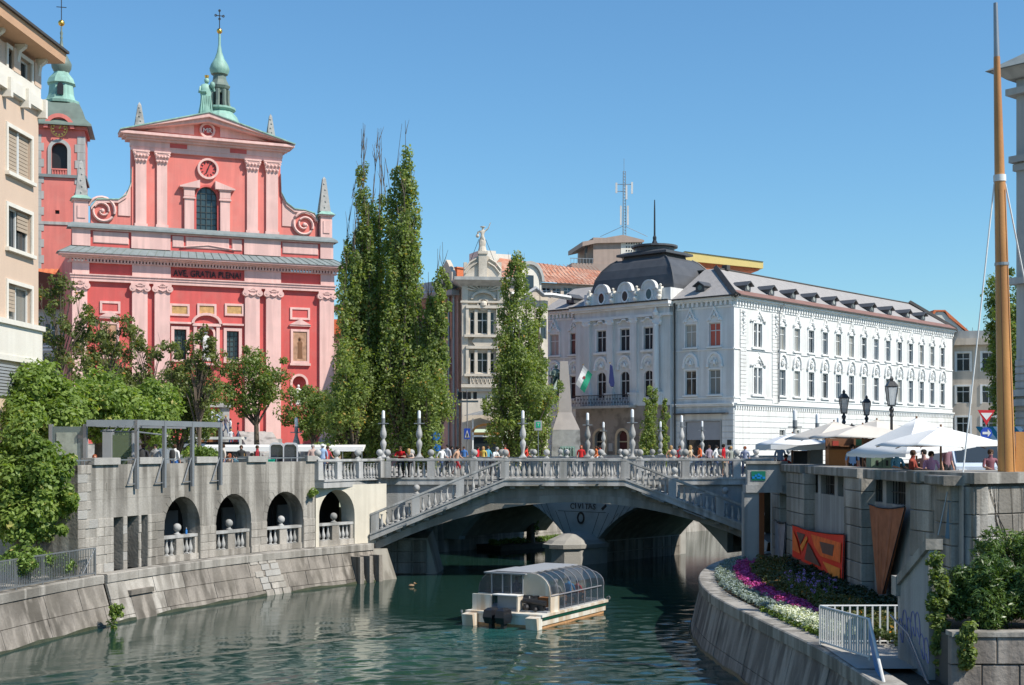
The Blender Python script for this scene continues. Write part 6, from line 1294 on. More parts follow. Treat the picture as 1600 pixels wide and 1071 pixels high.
# grey house with orange roof between tan house and church
gh=thing('grey_house','narrow grey house with an orange tiled roof between the tan house and the church','building',(X(40,128),128,GZ),R(6)); Z_=lambda py: zat(py,128)-GZ
q=MB(); xw=[.9,1.7,3.3,4.1]; wall_holes(q,-4,6.5,0,Z_(484),[(1.75,2.9,Z_(540),Z_(505)),(1.75,2.9,Z_(590),Z_(556)),(3.4,3.9,Z_(540),Z_(505))],0,.25); q.build('wall',M['lgrey'],gh)
for a,b,c,d in ((1.75,2.9,540,505),(1.75,2.9,590,556),(3.4,3.9,540,505)):
    W1=winmesh('window',b-a,Z_(d)-Z_(c)); o=put(W1[0],'window',gh,((a+b)/2,0,Z_(c))); put(W1[1],'pane',o); MB().box(-(b-a)/2-.15,(b-a)/2+.15,-.1,0,-.15,0).build('sill',M['white'],o)
MB().box(-4,6.6,-.4,.0,Z_(484),Z_(484)+.18).build('gutter',M['zinc'],gh); MB().box(-4,6.5,-.12,0,Z_(548),Z_(545)).build('string_course',M['white'],gh)
q=MB(); q.quad((-4,-.5,Z_(483)),(6.6,-.5,Z_(483)),(6.6,6,Z_(408)),(-4,6,Z_(408))); q.build('roof',M['tile'],gh)
gr_=random.Random(2)
for r_ in range(9):
    for c_ in range(18):
        t0,t1=r_/9,(r_+1.15)/9; x=-3.9+c_*.58+(r_ % 2)*.2; f_=lambda t: (-.5+6.5*t,Z_(483)+(Z_(408)-Z_(483))*t); y0,z0_=f_(t0); y1,z1_=f_(min(1,t1))
        MB().loft([[(x,y0-.06,z0_+.02),(x+.29,y0-.06,z0_+.1),(x+.57,y0-.06,z0_+.02)],[(x,y1,z1_+.02),(x+.29,y1,z1_+.08),(x+.57,y1,z1_+.02)]]).build('tile',M['tile'],gh)
dk=MB(); dk.prism([(-.2,Z_(484)),(6.6,Z_(484)),(6.6,Z_(440)),(1.2,Z_(425))],-.7,-.5); dk.build('roof_gable',flat('old_red_tile_gable',(.16,.05,.03)),gh)
# ---------------------------------------------------------------- cream corner building with statue
UA=R(6); D0=118.; us0=X(722,D0); ub_=thing('corner_building','cream art nouveau corner building with a bay tower and rooftop statue, rose side wing','building',(us0,D0,GZ),UA)
FU=Fac(us0,D0,UA,ub_); W3=FU.u(790); Zu=lambda py: FU.z(756,py); V_=FU.u
ww=[(V_(734.5),V_(741.5)),(V_(745.5),V_(762)),(V_(765.5),V_(772.5))]; rz=[(Zu(522),Zu(488)),(Zu(583),Zu(551))]
q=FU.mb(); wall_holes(q,0,W3,0,Zu(446),[(a,b,c,d) for a,b in ww for c,d in rz]+[(V_(738),V_(775),0,3.3)],0,.3); q.quad((0,6,0),(0,0,0),(0,0,Zu(446)),(0,6,Zu(446))); q.quad((W3,0,0),(W3,6,0),(W3,6,Zu(446)),(W3,0,Zu(446))); q.build('tower_front',M['beiget'],ub_)
for k,(c,d) in enumerate(rz):
    for j,(a,b) in enumerate(ww):
        W1=winmesh('window',b-a,d-c,2 if j ==1 else 1,2,top=.38); o=FU.put(W1[0],'window',(a+b)/2,c); put(W1[1],'pane',o)
    for px in (743.5,763.8): q=FU.mb(); u=V_(px); q.box(u-.13,u+.13,-.25,0,c-.1,d+.2); q.build('mullion_pier',M['beiget'],ub_)
    q=FU.mb(); a,b=V_(732),V_(775); q.box(a-.25,a,-.35,0,c-.1,d+.4).box(b,b+.25,-.35,0,c-.1,d+.4).box(a-.25,b+.25,-.42,0,d+.3,d+.55).box(a-.4,b+.4,-.55,0,c-.32,c-.1); q.build('bay_frame',M['beiget'],ub_)
for k,py in enumerate((533,594)):
    q=FU.mb(); a,b,c,d=V_(735),V_(773),Zu(py+8),Zu(py-6)
    if k ==0: q.prism([(a+.4,c),(b-.4,c),(b-.1,(c+d)/2),(b-.4,d),(a+.4,d),(a+.1,(c+d)/2)],-.3,0); q.build('cartouche',M['beiget'],ub_)
    else:
        for i in range(6): x0=a+(b-a)*i/6; q=FU.mb(); q.tube([(x0+.05,-.4,c),(x0+(b-a)/6-.05,-.4,d)],.05,4); q.tube([(x0+.05,-.42,d),(x0+(b-a)/6-.05,-.42,c)],.05,4); q.box(x0-.05,x0+.05,-.45,0,c-.1,d); q.build('lattice_panel',M['beiget'],ub_)
q=FU.mb(); q.box(-.1,W3+.1,-.5,0,Zu(606),Zu(601)).box(-.05,W3+.05,-.3,0,Zu(612),Zu(606)); q.build('balcony_base',M['beiget'],ub_)
for a,b in ((722,731),(777,790)): q=FU.mb(); q.box(V_(a),V_(b),-.2,0,Zu(600),Zu(446)); q.build('corner_pier',M['beiget'],ub_)
q=FU.mb(); q.box(-.15,W3+.15,-.3,0,Zu(474),Zu(471)); q.build('string_course',M['beiget'],ub_)
q=FU.mb(); c=V_(755); z=Zu(470)
for k in range(9): a=math.pi*(k+.5)/9; q.tube([(c+.6*math.cos(a),-.12,z+.8+.3*math.sin(a)),(c+1.5*math.cos(a),-.18,z+.9+.8*math.sin(a)),(c+1.75*math.cos(a),-.1,z+1.2+.9*math.sin(a))],[.05,.1,.03],5)
q.strip(arc(c,z+.1,.9,math.pi,0,10,.55),arc(c,z+.1,1.1,math.pi,0,10,.75),-.3,0); q.ball(c,-.25,z-.35,.33,10); ring(q,c,z-.35,.42,.55,-.25,0,14); q.build('relief',M['beiget'],ub_)
q=FU.mb(); q.loft([[(-.1,-.2,Zu(448)),(W3+.1,-.2,Zu(448)),(W3+.1,6,Zu(448)),(-.1,6,Zu(448))],[(-.75,-1.1,Zu(440)),(W3+.75,-1.1,Zu(440)),(W3+.75,6,Zu(440)),(-.75,6,Zu(440))],[(-.75,-1.1,Zu(435)),(W3+.75,-1.1,Zu(435)),(W3+.75,6,Zu(435)),(-.75,6,Zu(435))]]); q.build('cornice',M['lgrey'],ub_)
q=FU.mb(); ctr=[(V_(725),Zu(435))]+[(V_(725),Zu(410)),(V_(730),Zu(410)),(V_(731),Zu(418))]+[(V_(px),Zu(py)) for px,py in ((735,410),(742,402),(749,399),(761,399),(768,403),(774,411),(777,418),(778,409),(784,409))]+[(V_(784),Zu(435))]
q.prism(ctr,.2,.8); q.build('gable',M['beiget'],ub_); q=FU.mb(); q.box(V_(748),V_(761),-.05,.3,Zu(435),Zu(396)).box(V_(747),V_(762),-.15,.9,Zu(397),Zu(393)); q.build('gable_pier',M['beiget'],ub_)
for s_,a0 in ((-1,V_(747)),(1,V_(762))): q=FU.mb(); A=[(a0+s_*.1,Zu(433)),(a0+s_*.15,Zu(404)),(a0+s_*.7,Zu(410)),(a0+s_*1.2,Zu(421))]; q.tube([(x,.1,z) for x,z in A[1:]],.09,5); q.tube([(x*1-s_*.1,.1,z-.35) for x,z in A[1:]],.07,5); q.build('gable_rib',M['beiget'],ub_)
# statue on top with bracing wires
pS=FU.T(Vector((V_(754),.3,Zu(393)))); so=thing('roof_statue','carved stone rooftop figure with a winged hat and one arm raised, standing on the gable','statue',Vector((us0,D0,GZ))+Matrix.Rotation(UA,3,'Z') @ Vector((pS.x,pS.y,pS.z)))
me=person_mesh('raise')[0].copy(); 
for i in range(4): me.materials[i]=M['beiget']
b_=put(me,'figure',so,sc_=(1.28,)*3); q=MB(); q.lathe([(.42,-.1),(.4,.1),(.3,.5),(.34,.9),(.22,1.25)],10,0,.12,0,sq=.8); q.lathe([(.1,.13),(.24,.1),(.24,.06),(.1,.0)][::-1],10,.04,-.03,2.12); q.ball(-.42,0,1.4,.17,8); q.build('drapery',M['beiget'],so)
for s_ in (-1,1): MB().tube([(s_*.3,0,1.1),(s_*1.1,.3,-.9)],.02,4).build('guy_wire',M['iron'],so)
# rose wing to the left
AW=R(-42); FWg=Fac(us0-.3,D0+.8,R(180-52),ub_); 
wx=thing('side_wing','rose stuccoed wing with terracotta ornament, mostly hidden by the poplars','building',(us0-.4,D0+1,GZ),R(-48))
FW=Fac(us0-.4,D0+1,R(-48),wx); L4=-18; Zw=lambda px,py: FW.z(px,py)
cs_=[FW.u(px) for px in (699,678.5,664,650)]; h_=[]
for u in cs_: h_ += [(u-.62,u+.62,Zw(699,527),Zw(699,495)),(u-.62,u+.62,Zw(699,590),Zw(699,558)),(u-.55,u+.55,Zw(699,652),Zw(699,630))]
q=FW.mb(); wall_holes(q,L4,0,0,Zw(715,462),h_,0,.3); q.build('wall',M['rose'],wx)
for k,(a,b,c,d) in enumerate(h_):
    W1=winmesh('window',b-a,d-c); o=FW.put(W1[0],'window',(a+b)/2,c); put(W1[1],'pane',o); MB().box(-.8,.8,-.12,0,-.2,0).build('sill',M['rosed'],o)
    if k % 3 ==0: MB().strip(arc(0,.2,.55,math.pi,0,8,.8),arc(0,.2,.8,math.pi,0,8,1.1),-.2,0).ball(0,-.1,.55,.3,8).box(-.8,-.55,-.15,0,-2,.3).box(.55,.8,-.15,0,-2,.3).build('window_crest',M['rosed'],o,(0,0,d-c+.1))
q=FW.mb(); q.box(L4,.2,-.9,0,Zw(715,462),Zw(715,454)); q.build('eave',M['zinc'],wx)
q=FW.mb(); a,b=FW.u(688),FW.u(706); zt_=Zw(697,455); q.prism([(a,zt_),(b,zt_),(b,zt_+1.6),(b-.5,zt_+2.4),((a+b)/2,zt_+2.8),(a+.5,zt_+2.4),(a,zt_+1.6)],0,.5); q.build('dormer_gable',M['beige'],wx); q=FW.mb(); q.box((a+b)/2-.35,(a+b)/2+.35,-.05,.02,zt_+.4,zt_+1.6); q.build('pane',M['glass'],wx)
q=FW.mb(); q.box(FW.u(690),FW.u(698),1.2,2.2,zt_,Zw(694,418)).box(FW.u(690)-.1,FW.u(698)+.1,1.1,2.3,Zw(694,418),Zw(694,416)); q.build('chimney',M['tile'],wx)
q=FW.mb(); q.quad((L4,-.5,zt_),(0,-.5,zt_),(0,6,zt_+2.2),(L4,6,zt_+2.2)); q.build('roof',M['domed'],wx)
q=FW.mb(); q.tube([(-.35,-.2,0),(-.35,-.2,zt_)],.12); q.tube([(-1.1,-.15,0),(-1.1,-.15,zt_)],.1); q.build('downpipe',M['zinc'],wx)
# right wing of the corner building with arched gable, beyond it the long rusty roof
rw=thing('cream_wing','cream wing with an arched tiled gable between the poplar and the palace','building',(FU.X+math.cos(UA)*W3+.2,FU.Y+math.sin(UA)*W3+.6,GZ),R(28))
FQ=Fac(rw.location.x,rw.location.y,R(28),rw); Zq=FQ.z; L5=FQ.u(856); hq=[]
for px in (803,824,845): u=FQ.u(px); hq += [(u-.6,u+.6,Zq(px,530),Zq(px,498)),(u-.6,u+.6,Zq(px,590),Zq(px,558))]
q=FQ.mb(); wall_holes(q,0,L5,0,Zq(830,462),hq,0,.3); q.build('wall',M['beiget'],rw)
for a,b,c,d in hq: W1=winmesh('window',b-a,d-c); o=FQ.put(W1[0],'window',(a+b)/2,c); put(W1[1],'pane',o)
q=FQ.mb(); a,b=FQ.u(808),FQ.u(845); z=Zq(826,455); r_=(b-a)/2; q.prism([(a,z)]+arc((a+b)/2,z+.9,r_,math.pi,0,12,1.5)+[(b,z)],-.1,.5); q.build('arched_gable',M['cream'],rw); q=FQ.mb(); q.strip(arc((a+b)/2,z+.9,r_-.05,math.pi,0,12,1.45),arc((a+b)/2,z+.9,r_+.2,math.pi,0,12,1.75),-.35,.5); q.build('gable_rim',M['lgrey'],rw); q=FQ.mb(); q.box((a+b)/2-.4,(a+b)/2+.4,-.14,-.05,z+.1,z+1.4); q.build('pane',M['glass'],rw)
q=FQ.mb(); q.tube([(0,-.5,Zq(800,461)),(L5*.35,-.6,Zq(800,461)),(L5*.6,-.6,Zq(830,452)),(L5*.8,-.6,Zq(840,462)),(L5,-.6,Zq(853,462)),(L5+2,-.6,Zq(853,465))],.22,6); q.build('wavy_cornice',M['zinc'],rw)
rr=thing('long_roof_building','long cream building with a rusty red sheet roof behind the corner building','building',(X(800,146),146,GZ),R(23))
FL_=Fac(X(800,146),146,R(23),rr); Zr=FL_.z; a0,a1=FL_.u(755),FL_.u(950)
hq=[(FL_.u(px)-.5+dx,FL_.u(px)+.5+dx,Zr(px,466),Zr(px,450)) for px in (862,895) for dx in (-.6,.6)]
q=FL_.mb(); wall_holes(q,a0,a1,6,Zr(850,442),hq,0,.3); q.build('wall',M['beige'],rr)
for a,b,c,d in hq: W1=winmesh('window',b-a,d-c); o=FL_.put(W1[0],'window',(a+b)/2,c); put(W1[1],'pane',o)
q=FL_.mb(); e=[(FL_.u(px),Zr(px,py)) for px,py in ((755,441),(850,441),(950,446))]; rdg=Zr(820,402); q.quad((a0,-.6,Zr(850,442)),(a1+3,-.6,Zr(850,442)),(a1+3,5,rdg-.4),(a0+4,5,rdg+.5)); q.build('roof',M['roofred'],rr)
for i in range(30): u=a0+1+(a1-a0)*i/30; q=FL_.mb(); q.tube([(u,-.62,Zr(850,442)+.03),(u+.3,5,rdg+.2)],.035,4); q.build('roof_seam',M['roofred'],rr)
q=FL_.mb(); q.box(a0+3,FL_.u(826),5,8,rdg-2,rdg+.95).box(FL_.u(775),FL_.u(800),4.6,8,rdg-1,rdg+1.2); q.build('roof_box',M['cream'],rr)
MB().box(-.4,.4,1.6,2.4,0,.35).build('roof_hatch',M['grey'],rr,FL_.T(Vector((FL_.u(848),.6,Zr(850,424)-.3))))
# taupe modern block with mast
mt=thing('modern_block','taupe flat roofed penthouse block with a railing and a yellow edged slab behind the dome','building',(X(890,190),190,GZ),R(10))
FM=Fac(X(890,190),190,R(10),mt); Zm=FM.z; m_=FM.u
q=FM.mb(); q.box(m_(927),m_(972),0,10,8,Zm(950,372)).box(m_(893),m_(1010),-.2,10,8,Zm(920,412)); q.build('wall',M['brown'],mt); q=FM.mb(); q.box(m_(970),m_(1000),-.05,6,Zm(985,402),Zm(985,376)); scr=q.build('perforated_screen',M['cream'],mt)
for i in range(7):
    for j in range(4): q=FM.mb(); u=m_(978)+i*.37; z=Zm(985,399)+j*.52; q.box(u,u+.16,-.09,-.05,z,z+.2); q.build('screen_hole',M['black'],scr)
q=FM.mb(); q.prism([(m_(909),Zm(920,386)),(m_(909),Zm(920,379)),(m_(972),Zm(972,368)),(m_(1005),Zm(1005,376)),(m_(1005),Zm(1005,379)),(m_(930),Zm(930,381))],-.5,9); q.build('roof_slab',M['brown'],mt); q=FM.mb(); q.box(m_(915.5),m_(918.5),.2,.8,Zm(917,410),Zm(917,384)); q.build('column',M['darkroof'],mt)
q=FM.mb(); q.box(m_(890),m_(927),-.3,-.25,Zm(905,405),Zm(905,404)); q.build('railing',M['zinc'],mt)
for i in range(8): q=FM.mb(); u=m_(891)+i*.45; q.box(u,u+.05,-.3,-.25,Zm(905,412),Zm(905,405)); q.build('railing_post',M['zinc'],mt)
q=FM.mb(); z0_=Zm(1130,424); q.prism([(m_(1060),Zm(1060,398)),(m_(1181),Zm(1181,414)),(m_(1181),Zm(1181,424)),(m_(1060),Zm(1060,412))],-3,8); q.build('edge_slab',M['yellow'],mt)
q=FM.mb(); q.prism([(m_(1085),Zm(1085,414)),(m_(1178),Zm(1178,424.3)),(m_(1175),Zm(1175,427)),(m_(1080),Zm(1080,430))],-2.6,7); q.build('slab_soffit',M['tile'],mt)
q=FM.mb(); q.prism([(m_(1060),Zm(1060,397.5)),(m_(1181),Zm(1181,413.5)),(m_(1181),Zm(1181,414)),(m_(1060),Zm(1060,398))],-3.1,8); q.build('roof_sheet',M['darkroof'],mt)
for i in range(10): q=FM.mb(); u=m_(1085)+i*.85; z=Zm(1085+i*9.4,400+i*1.24); q.box(u,u+.04,2,2.04,z-.6,z+.6); q.build('railing_post',M['zinc'],mt)
am=thing('antenna_mast','lattice antenna mast with white panel aerials on the taupe block','antenna mast',P(975,370,194)); h0=am.location.z; Zs=lambda py: zat(py,194)-h0
q=MB()
for a in range(3): x,y_=.28*math.cos(a*2.09),.28*math.sin(a*2.09); q.tube([(x,y_,0),(x*.7,y_*.7,Zs(268))],.05,4)
for k in range(22): z=k*Zs(268)/22; q.tube([(.28,0,z),(-.14,.24,z+.22),(-.14,-.24,z+.3),(.28,0,z+.42)],.03,4)
q.build('lattice',M['steel'],am); MB().tube([(0,0,Zs(268)),(0,0,Zs(248))],.03,4).build('whip_aerial',M['steel'],am)
for x,a,b in ((-1.1,302,286),(1.15,303,285),(.55,352,322),(-.45,352,322),(.35,312,290)): MB().box(x-.13,x+.13,-.15,.1,Zs(a),Zs(b)).build('panel_aerial',M['white'],am)
MB().box(-1.1,1.15,-.03,.03,Zs(289),Zs(288)).box(-1.1,.2,-.03,.03,Zs(300),Zs(299)).build('cross_arm',M['steel'],am)
for s_ in (-1,1): MB().tube([(s_*.2,0,Zs(354)),(s_*3.4,0,Zs(370))],.035,4).build('guy_wire',M['steel'],am)
# ---------------------------------------------------------------- houses at the right
fr=thing('far_house','beige house in shade with pale framed windows beyond the palace','building',(X(1487,163),163,GZ),R(-16)); FH=Fac(X(1487,163),163,R(-16),fr); Zh=FH.z; hq=[]
for px in (1505,1545):
    for t_,b_ in ((552,580),(604,630),(652,682)): u=FH.u(px); hq.append((u-.75,u+.75,Zh(1505,b_),Zh(1505,t_)))
q=FH.mb(); wall_holes(q,0,FH.u(1600),0,Zh(1500,536),hq,0,.3); q.build('wall',M['beige'],fr)
for a,b,c,d in hq: W1=winmesh('window',b-a,d-c); o=FH.put(W1[0],'window',(a+b)/2,c); put(W1[1],'pane',o); MB().box(-1,-.75,-.08,0,-.1,d-c+.2).box(.75,1,-.08,0,-.1,d-c+.2).box(-.75,.75,-.08,0,d-c,d-c+.2).build('surround',M['white'],o)
q=FH.mb(); q.box(-.3,FH.u(1600),-.8,0,Zh(1500,540),Zh(1500,530)); q.build('cornice',M['beige'],fr); q=FH.mb(); q.box(-.2,FH.u(1600),-.5,-.4,Zh(1500,530),Zh(1500,518)); q.build('parapet',M['lgrey'],fr)
for i in range(14): q=FH.mb(); u=.4+i*.65; q.box(u,u+.05,-.4,-.35,Zh(1500,519),Zh(1500,513)); q.build('railing_post',M['zinc'],fr)
rg=thing('red_gable_house','small orange roofed gable peeping over the end of the palace roof','building',P(1470,520,172)*1); rg.location.z=GZ; q=MB(); zz_=zat(500,172)-GZ; q.prism([(-3,0),(3.6,0),(3.6,zz_-2.0),(.3,zz_+1.0),(-.6,zz_+1.0),(-3,zz_-1.2)],0,5); q.build('gable_wall',M['cream'],rg); q=MB(); q.prism([(-1.6,zz_-.1),(-.6,zz_+1.05),(.5,zz_+1.05),(1.0,zz_+.3),(3.9,zz_-2.0),(3.9,zz_-1.75),(.5,zz_+1.25),(-.9,zz_+1.25)],-.2,5.2) ; q.build('roof',M['tile'],rg)
re_=thing('edge_building','pale grey building with a deep slate eave at the right edge','building',(X(1588,62),62,GZ),R(-50)); FE=Fac(X(1588,62),62,R(-50),re_); Ze=lambda py: zat(py,62)-GZ
q=FE.mb(); wall_holes(q,0,14,0,Ze(125),[(1.3,2.5,Ze(330),Ze(200)),(1.3,2.5,Ze(520),Ze(400))],0,.35); q.quad((0,12,0),(0,0,0),(0,0,Ze(125)),(0,12,Ze(125))); q.build('wall',M['lgrey'],re_)
for t_,b_ in ((200,330),(400,520)): W1=winmesh('window',1.2,Ze(t_)-Ze(b_)); o=FE.put(W1[0],'window',1.9,Ze(b_)); put(W1[1],'pane',o); MB().strip(arc(0,Ze(t_)-Ze(b_)+.1,.7,math.pi,0,8),arc(0,Ze(t_)-Ze(b_)+.1,1.0,math.pi,0,8),-.25,0).build('window_crest',M['whitetrim'],o)
for py,e in ((150,.35),(255,.25),(268,.12),(445,.3),(620,.3),(635,.45)): q=FE.mb(); q.box(-e,14,-e,0,Ze(py),Ze(py)+.3).box(-e,0,0,12,Ze(py),Ze(py)+.3); q.build('string_course',M['lgrey'],re_)
for i in range(16): q=FE.mb(); q.bbox(-.05,14,-.06,0,.3+i*.34,.6+i*.34,.03); q.build('stone_course',M['lgrey'],re_)
q=FE.mb(); q.loft([[(-.3,-.3,Ze(125)),(14,-.3,Ze(125)),(14,12,Ze(125)),(-.3,12,Ze(125))],[(-.75,-.9,Ze(112)),(14,-.9,Ze(112)),(14,12,Ze(112)),(-.75,12,Ze(112))]]); q.build('eave',M['lgrey'],re_)
q=FE.mb(); q.loft([[(-.95,-1.1,Ze(112)),(14,-1.1,Ze(112)),(14,12,Ze(112)),(-.95,12,Ze(112))],[(3.5,3,Ze(20)),(14,3,Ze(20)),(14,9,Ze(20)),(3.5,9,Ze(20))]]); q.build('roof',M['slate'],re_)
# pale house glimpsed behind the poplars
pg=thing('pale_gable_house','pale gabled house glimpsed between the church and the poplars','building',(X(520,150),150,GZ)); q=MB(); q.prism([(-1,0),(9,0),(9,13),(5.5,17.6),(4,18.5),(-1,14)],0,8); q.build('gable_wall',M['white'],pg); MB().prism([(-1.2,14),(4,18.6),(9.2,13),(9.2,13.4),(4,19),(-1.2,14.4)],-.2,8).build('roof',M['tile'],pg)
pk=thing('red_roof_shop','small low building with a red tiled roof beside the church','building',(X(522,140),140,GZ)); MB().box(-1,5,0,5,0,13.5).build('wall',M['beige'],pk); MB().prism([(-1.3,13.5),(5.3,13.5),(4.5,15),(-.5,15)],-.4,5).build('roof',M['tile'],pk)
# monument on the square
mo=thing('monument','stone monument with a bronze relief and green bronze figures half hidden by a poplar','monument',(X(884,104),104,GZ)); Zo=lambda py: zat(py,104)-GZ
st2=flat('pinkish_granite',(.42,.37,.34),dirt=.2,dcol=(.2,.18,.17)); q=MB(); s4=lambda x0,x1,z,d_: [(x0,-d_,z),(x1,-d_,z),(x1,d_,z),(x0,d_,z)]
MB().loft([s4(-1.15,1.15,0,1.0),s4(-1.05,1.05,Zo(672),.95)]).build('base',M['obel'],mo); MB().loft([s4(-1.05,1.05,Zo(672),.95),s4(-.6,.45,Zo(645),.55),s4(-.5,.3,Zo(600),.45),s4(-.45,.15,Zo(565),.4)]).build('shaft',st2,mo)
MB().box(-.45,.65,-1.05,-.95,.85,1.75).build('relief_plate',M['copper'],mo)
for i in range(5): MB().lathe([(.1,0),(.09,.5),(.06,.62),(.07,.7),(.02,.78)],6,-.3+i*.2,-1.06,.92).build('relief_figure',M['dcopper'],mo)
saint(mo,-.75,0,Zo(616),2.3,'dcopper'); q=MB(); q.tube([(-1.9,0,Zo(650)),(-1.5,-.6,Zo(625)),(-.9,-.7,Zo(610)),(-.7,-.3,Zo(590))],[.3,.35,.25,.1],8); q.build('drapery',M['dcopper'],mo,smooth=True)
# ---------------------------------------------------------------- right bank: quay, garden, wall, terrace
RQ=Curve2([(7.0,12),(7.8,24),(7.9,33),(7.4,40),(7.0,47),(7.45,53),(8.7,58.5),(10.6,63),(13.2,67)],side=-1)
rq=quay(RQ,'quay_wall','dark shaded concrete quay wall curving below the flower bed',2,RQ.L,(0,.62,1),.75,'quayr',(1.5,2.4),31,ztop=LEDGE-.32,cap=.34)
gpts=[tuple(RQ.T(Vector((RQ.L*i/40,.5,0)))[:2]) for i in range(41)]
mb=MB(); wallx=[(13.3,67),(12.6,60),(12.6,30),(12.6,12)]
n_=40; A=[RQ.T(Vector((RQ.L*i/n_,.5,0))) for i in range(n_+1)]
for i in range(n_):
    a,b=A[i],A[i+1]; B_=[Vector((12.7,p.y,0)) for p in (a,b)]
    for k in range(4):
        f=lambda p,q,t: (p.x+(q.x-p.x)*t,p.y,LEDGE-.08+(.12*t if 37 <p.y else 0)); mb.quad(f(a,B_[0],k/4),f(a,B_[0],(k+1)/4),f(b,B_[1],(k+1)/4),f(b,B_[1],k/4))
tag(mb.build('flower_bed_soil',M['soil']),kind='structure')
# terrace wall: plain panels with pilasters, openings in the parapet
WX=12.5; yof=lambda px,x=WX: x*FL/(px-800)
tw_=thing('terrace_wall','tall grey retaining wall with stone pilasters and barred openings under the market terrace','wall')
TW=lambda v: Vector((WX+v.y,70-v.x,v.z))          # x runs towards the camera, y into the terrace
u_=lambda px,x=WX: 70-yof(px,x)
ZTt=6.33; ops=[]
for a,b in ((1221,1236),(1263,1278),(1283,1304),(1309,1318),(1364,1379),(1385,1415),(1424,1444)): ops.append((u_(a),u_(b),5.2,5.98))
q=MB(TW); wall_holes(q,5,70-37.2,1.2,6.0,ops,0,.4); q.build('wall_face',M['bridge'],tw_)
for a,b,c,d in ops:
    n3=max(2,int((b-a)/.3)); 
    for i in range(n3): q=MB(TW); u=a+(b-a)*(i+.5)/n3; q.box(u-.015,u+.015,.18,.21,c,d); q.build('bar',M['iron'],tw_)
    q=MB(TW); q.box(a-.1,b+.1,.42,.46,c-.1,d+.01); q.build('dark_backing',M['room'],tw_) if a <27 else None; q=MB(TW); q.box(a,b,.17,.2,(c+d)/2-.015,(c+d)/2+.015); q.build('cross_bar',M['iron'],tw_)  # near-black sheet added behind the bars stands in for the shaded interior
gw=random.Random(13)
for a,b,x_ in ((1229,1256,12.05),(1319,1346,12.05),(1446,1487,12.3),(1206,1219,12.1)):
    ua_,ub2=u_(a,x_),u_(b,x_); z=1.2; w_=WX-x_
    if ub2 >32.6: ub2=32.6
    while z <5.95:
        h=.62; q=MB(TW); q.bbox(ua_+.01,ub2-.01,-w_-gw.uniform(0,.03),.05,z+.012,min(z+h,6.0)-.012,.02); q.build('stone',M['stone'],tw_); z += h
u0=5.2
for a,b in ((1206,1258),(1259,1349),(1350,1378),(1379,1445),(1446,1488)):
    ua_,ub2=max(5,u_(a,12.0)),min(32.7,u_(b,12.2)); n3=max(1,int((ub2-ua_)/2.5))
    for i in range(n3): q=MB(TW); s0,s1=ua_+(ub2-ua_)*i/n3,ua_+(ub2-ua_)*(i+1)/n3; q.bbox(s0+.01,s1-.01,-.55,.7,6.0,ZTt-(.06 if a >1400 else 0),.03); q.build('coping_slab',M['conc'],tw_)
q=MB(TW); 
for a,b,c,d in ops[2:]: pass
# corner pier by the mast
PA=R(12); cp=thing('stone_pier','massive ashlar corner pier carrying the wooden mast, half in sun','pier',(12.75,37.0,0),PA)
g5=random.Random(5); z=1.0; zrow=0; cR,sR=math.cos(R(20)),math.sin(R(20)); RX=lambda v: Vector((v.x*cR-v.y*sR,v.x*sR+v.y*cR,v.z))
while z <5.9:
    h=.62 if zrow % 2 else .78; x=0
    for k in range(6):
        w_=g5.uniform(.75,1.25); q=MB(RX); q.bbox(x+.01,x+w_-.01,-.02-g5.uniform(0,.03),.4,z+.01,min(z+h,6.05)-.01,.02); q.build('stone',M['patch'] if g5.random() <.4 else M['stone'],cp); x += w_
    y=0
    for k in range(3):
        w_=g5.uniform(.9,1.5); q=MB(lambda v: Vector((v.y,-v.x,v.z))); q.bbox(-y-w_+.01,-y-.01,-.03-g5.uniform(0,.03),.4,z+.01,min(z+h,6.05)-.01,.02); q.build('stone',M['stone'],cp); y += w_
    z += h; zrow += 1
q=MB(); q.prism([(.02,.05),(5.5,2.06),(5.5,5),(.02,3.4)],.8,6.04,ax='z'); q.build('pier_core',M['joint'],cp)
q=MB(); q.prism([(-.12,-.16),(.06,-.16),(5.7,1.9),(5.7,5),(-.12,3.6)],6.06,6.36,ax='z'); q.build('coping_slab',M['conc'],cp)
bs=thing('steel_bracket','slanting blue grey steel prop with cable clamp on the dark side of the pier','bracket',(0,0,0)); p0,p1=P(1507,752,37.8),P(1497,842,37.8)
for p in (p0,p1): p.x -= .28
q=MB(); q.tube([p1,p0],[.09,.12],4); q.build('prop',flat('blue_grey_steel',(.09,.16,.22),.4),bs); q=MB(); q.tube([p0+Vector((-.2,0,-.3)),p1+Vector((-.28,0,.1)),p1],.02,5); q.build('stay',M['steel'],bs); MB().cbox(p0.x,p0.y,p0.z,.3,.12,.1).build('clamp',M['white'],bs)
# wooden mast
b0=P(1573,737,38.6); b0.z=6.36; tp=P(1555.5,5,38.6); b0.x,b0.y=X(1573,38.6),38.6; ms=thing('wooden_mast','tall varnished pine flag mast with a metal tip and pale collar on the pier','mast',b0)
d=tp-b0; at_=lambda t: d*t; q=MB(); r0,r1=.245,.085; tt=[0,.2,.4,.62]; q.tube([at_(t) for t in tt],[r0-(r0-.155)*t/.62 for t in tt],16); q.build('lower_spar',M['wood'],ms,smooth=True); q=MB(); q.tube([at_(.62),at_(.75),at_(.885)],[.145,.12,.09],14); q.build('upper_spar',M['wood'],ms,smooth=True)
q=MB(); q.tube([at_(.885),at_(1)],[.085,.06],12); q.build('metal_tip',M['steel'],ms,smooth=True); q=MB(); q.tube([at_(.619),at_(.633)],.175,16); q.build('collar',M['white'],ms,smooth=True)
for t in (.44,): q=MB(); q.tube([at_(t),at_(t+.006)],.2,16); q.build('band',M['steel'],ms)
q=MB()
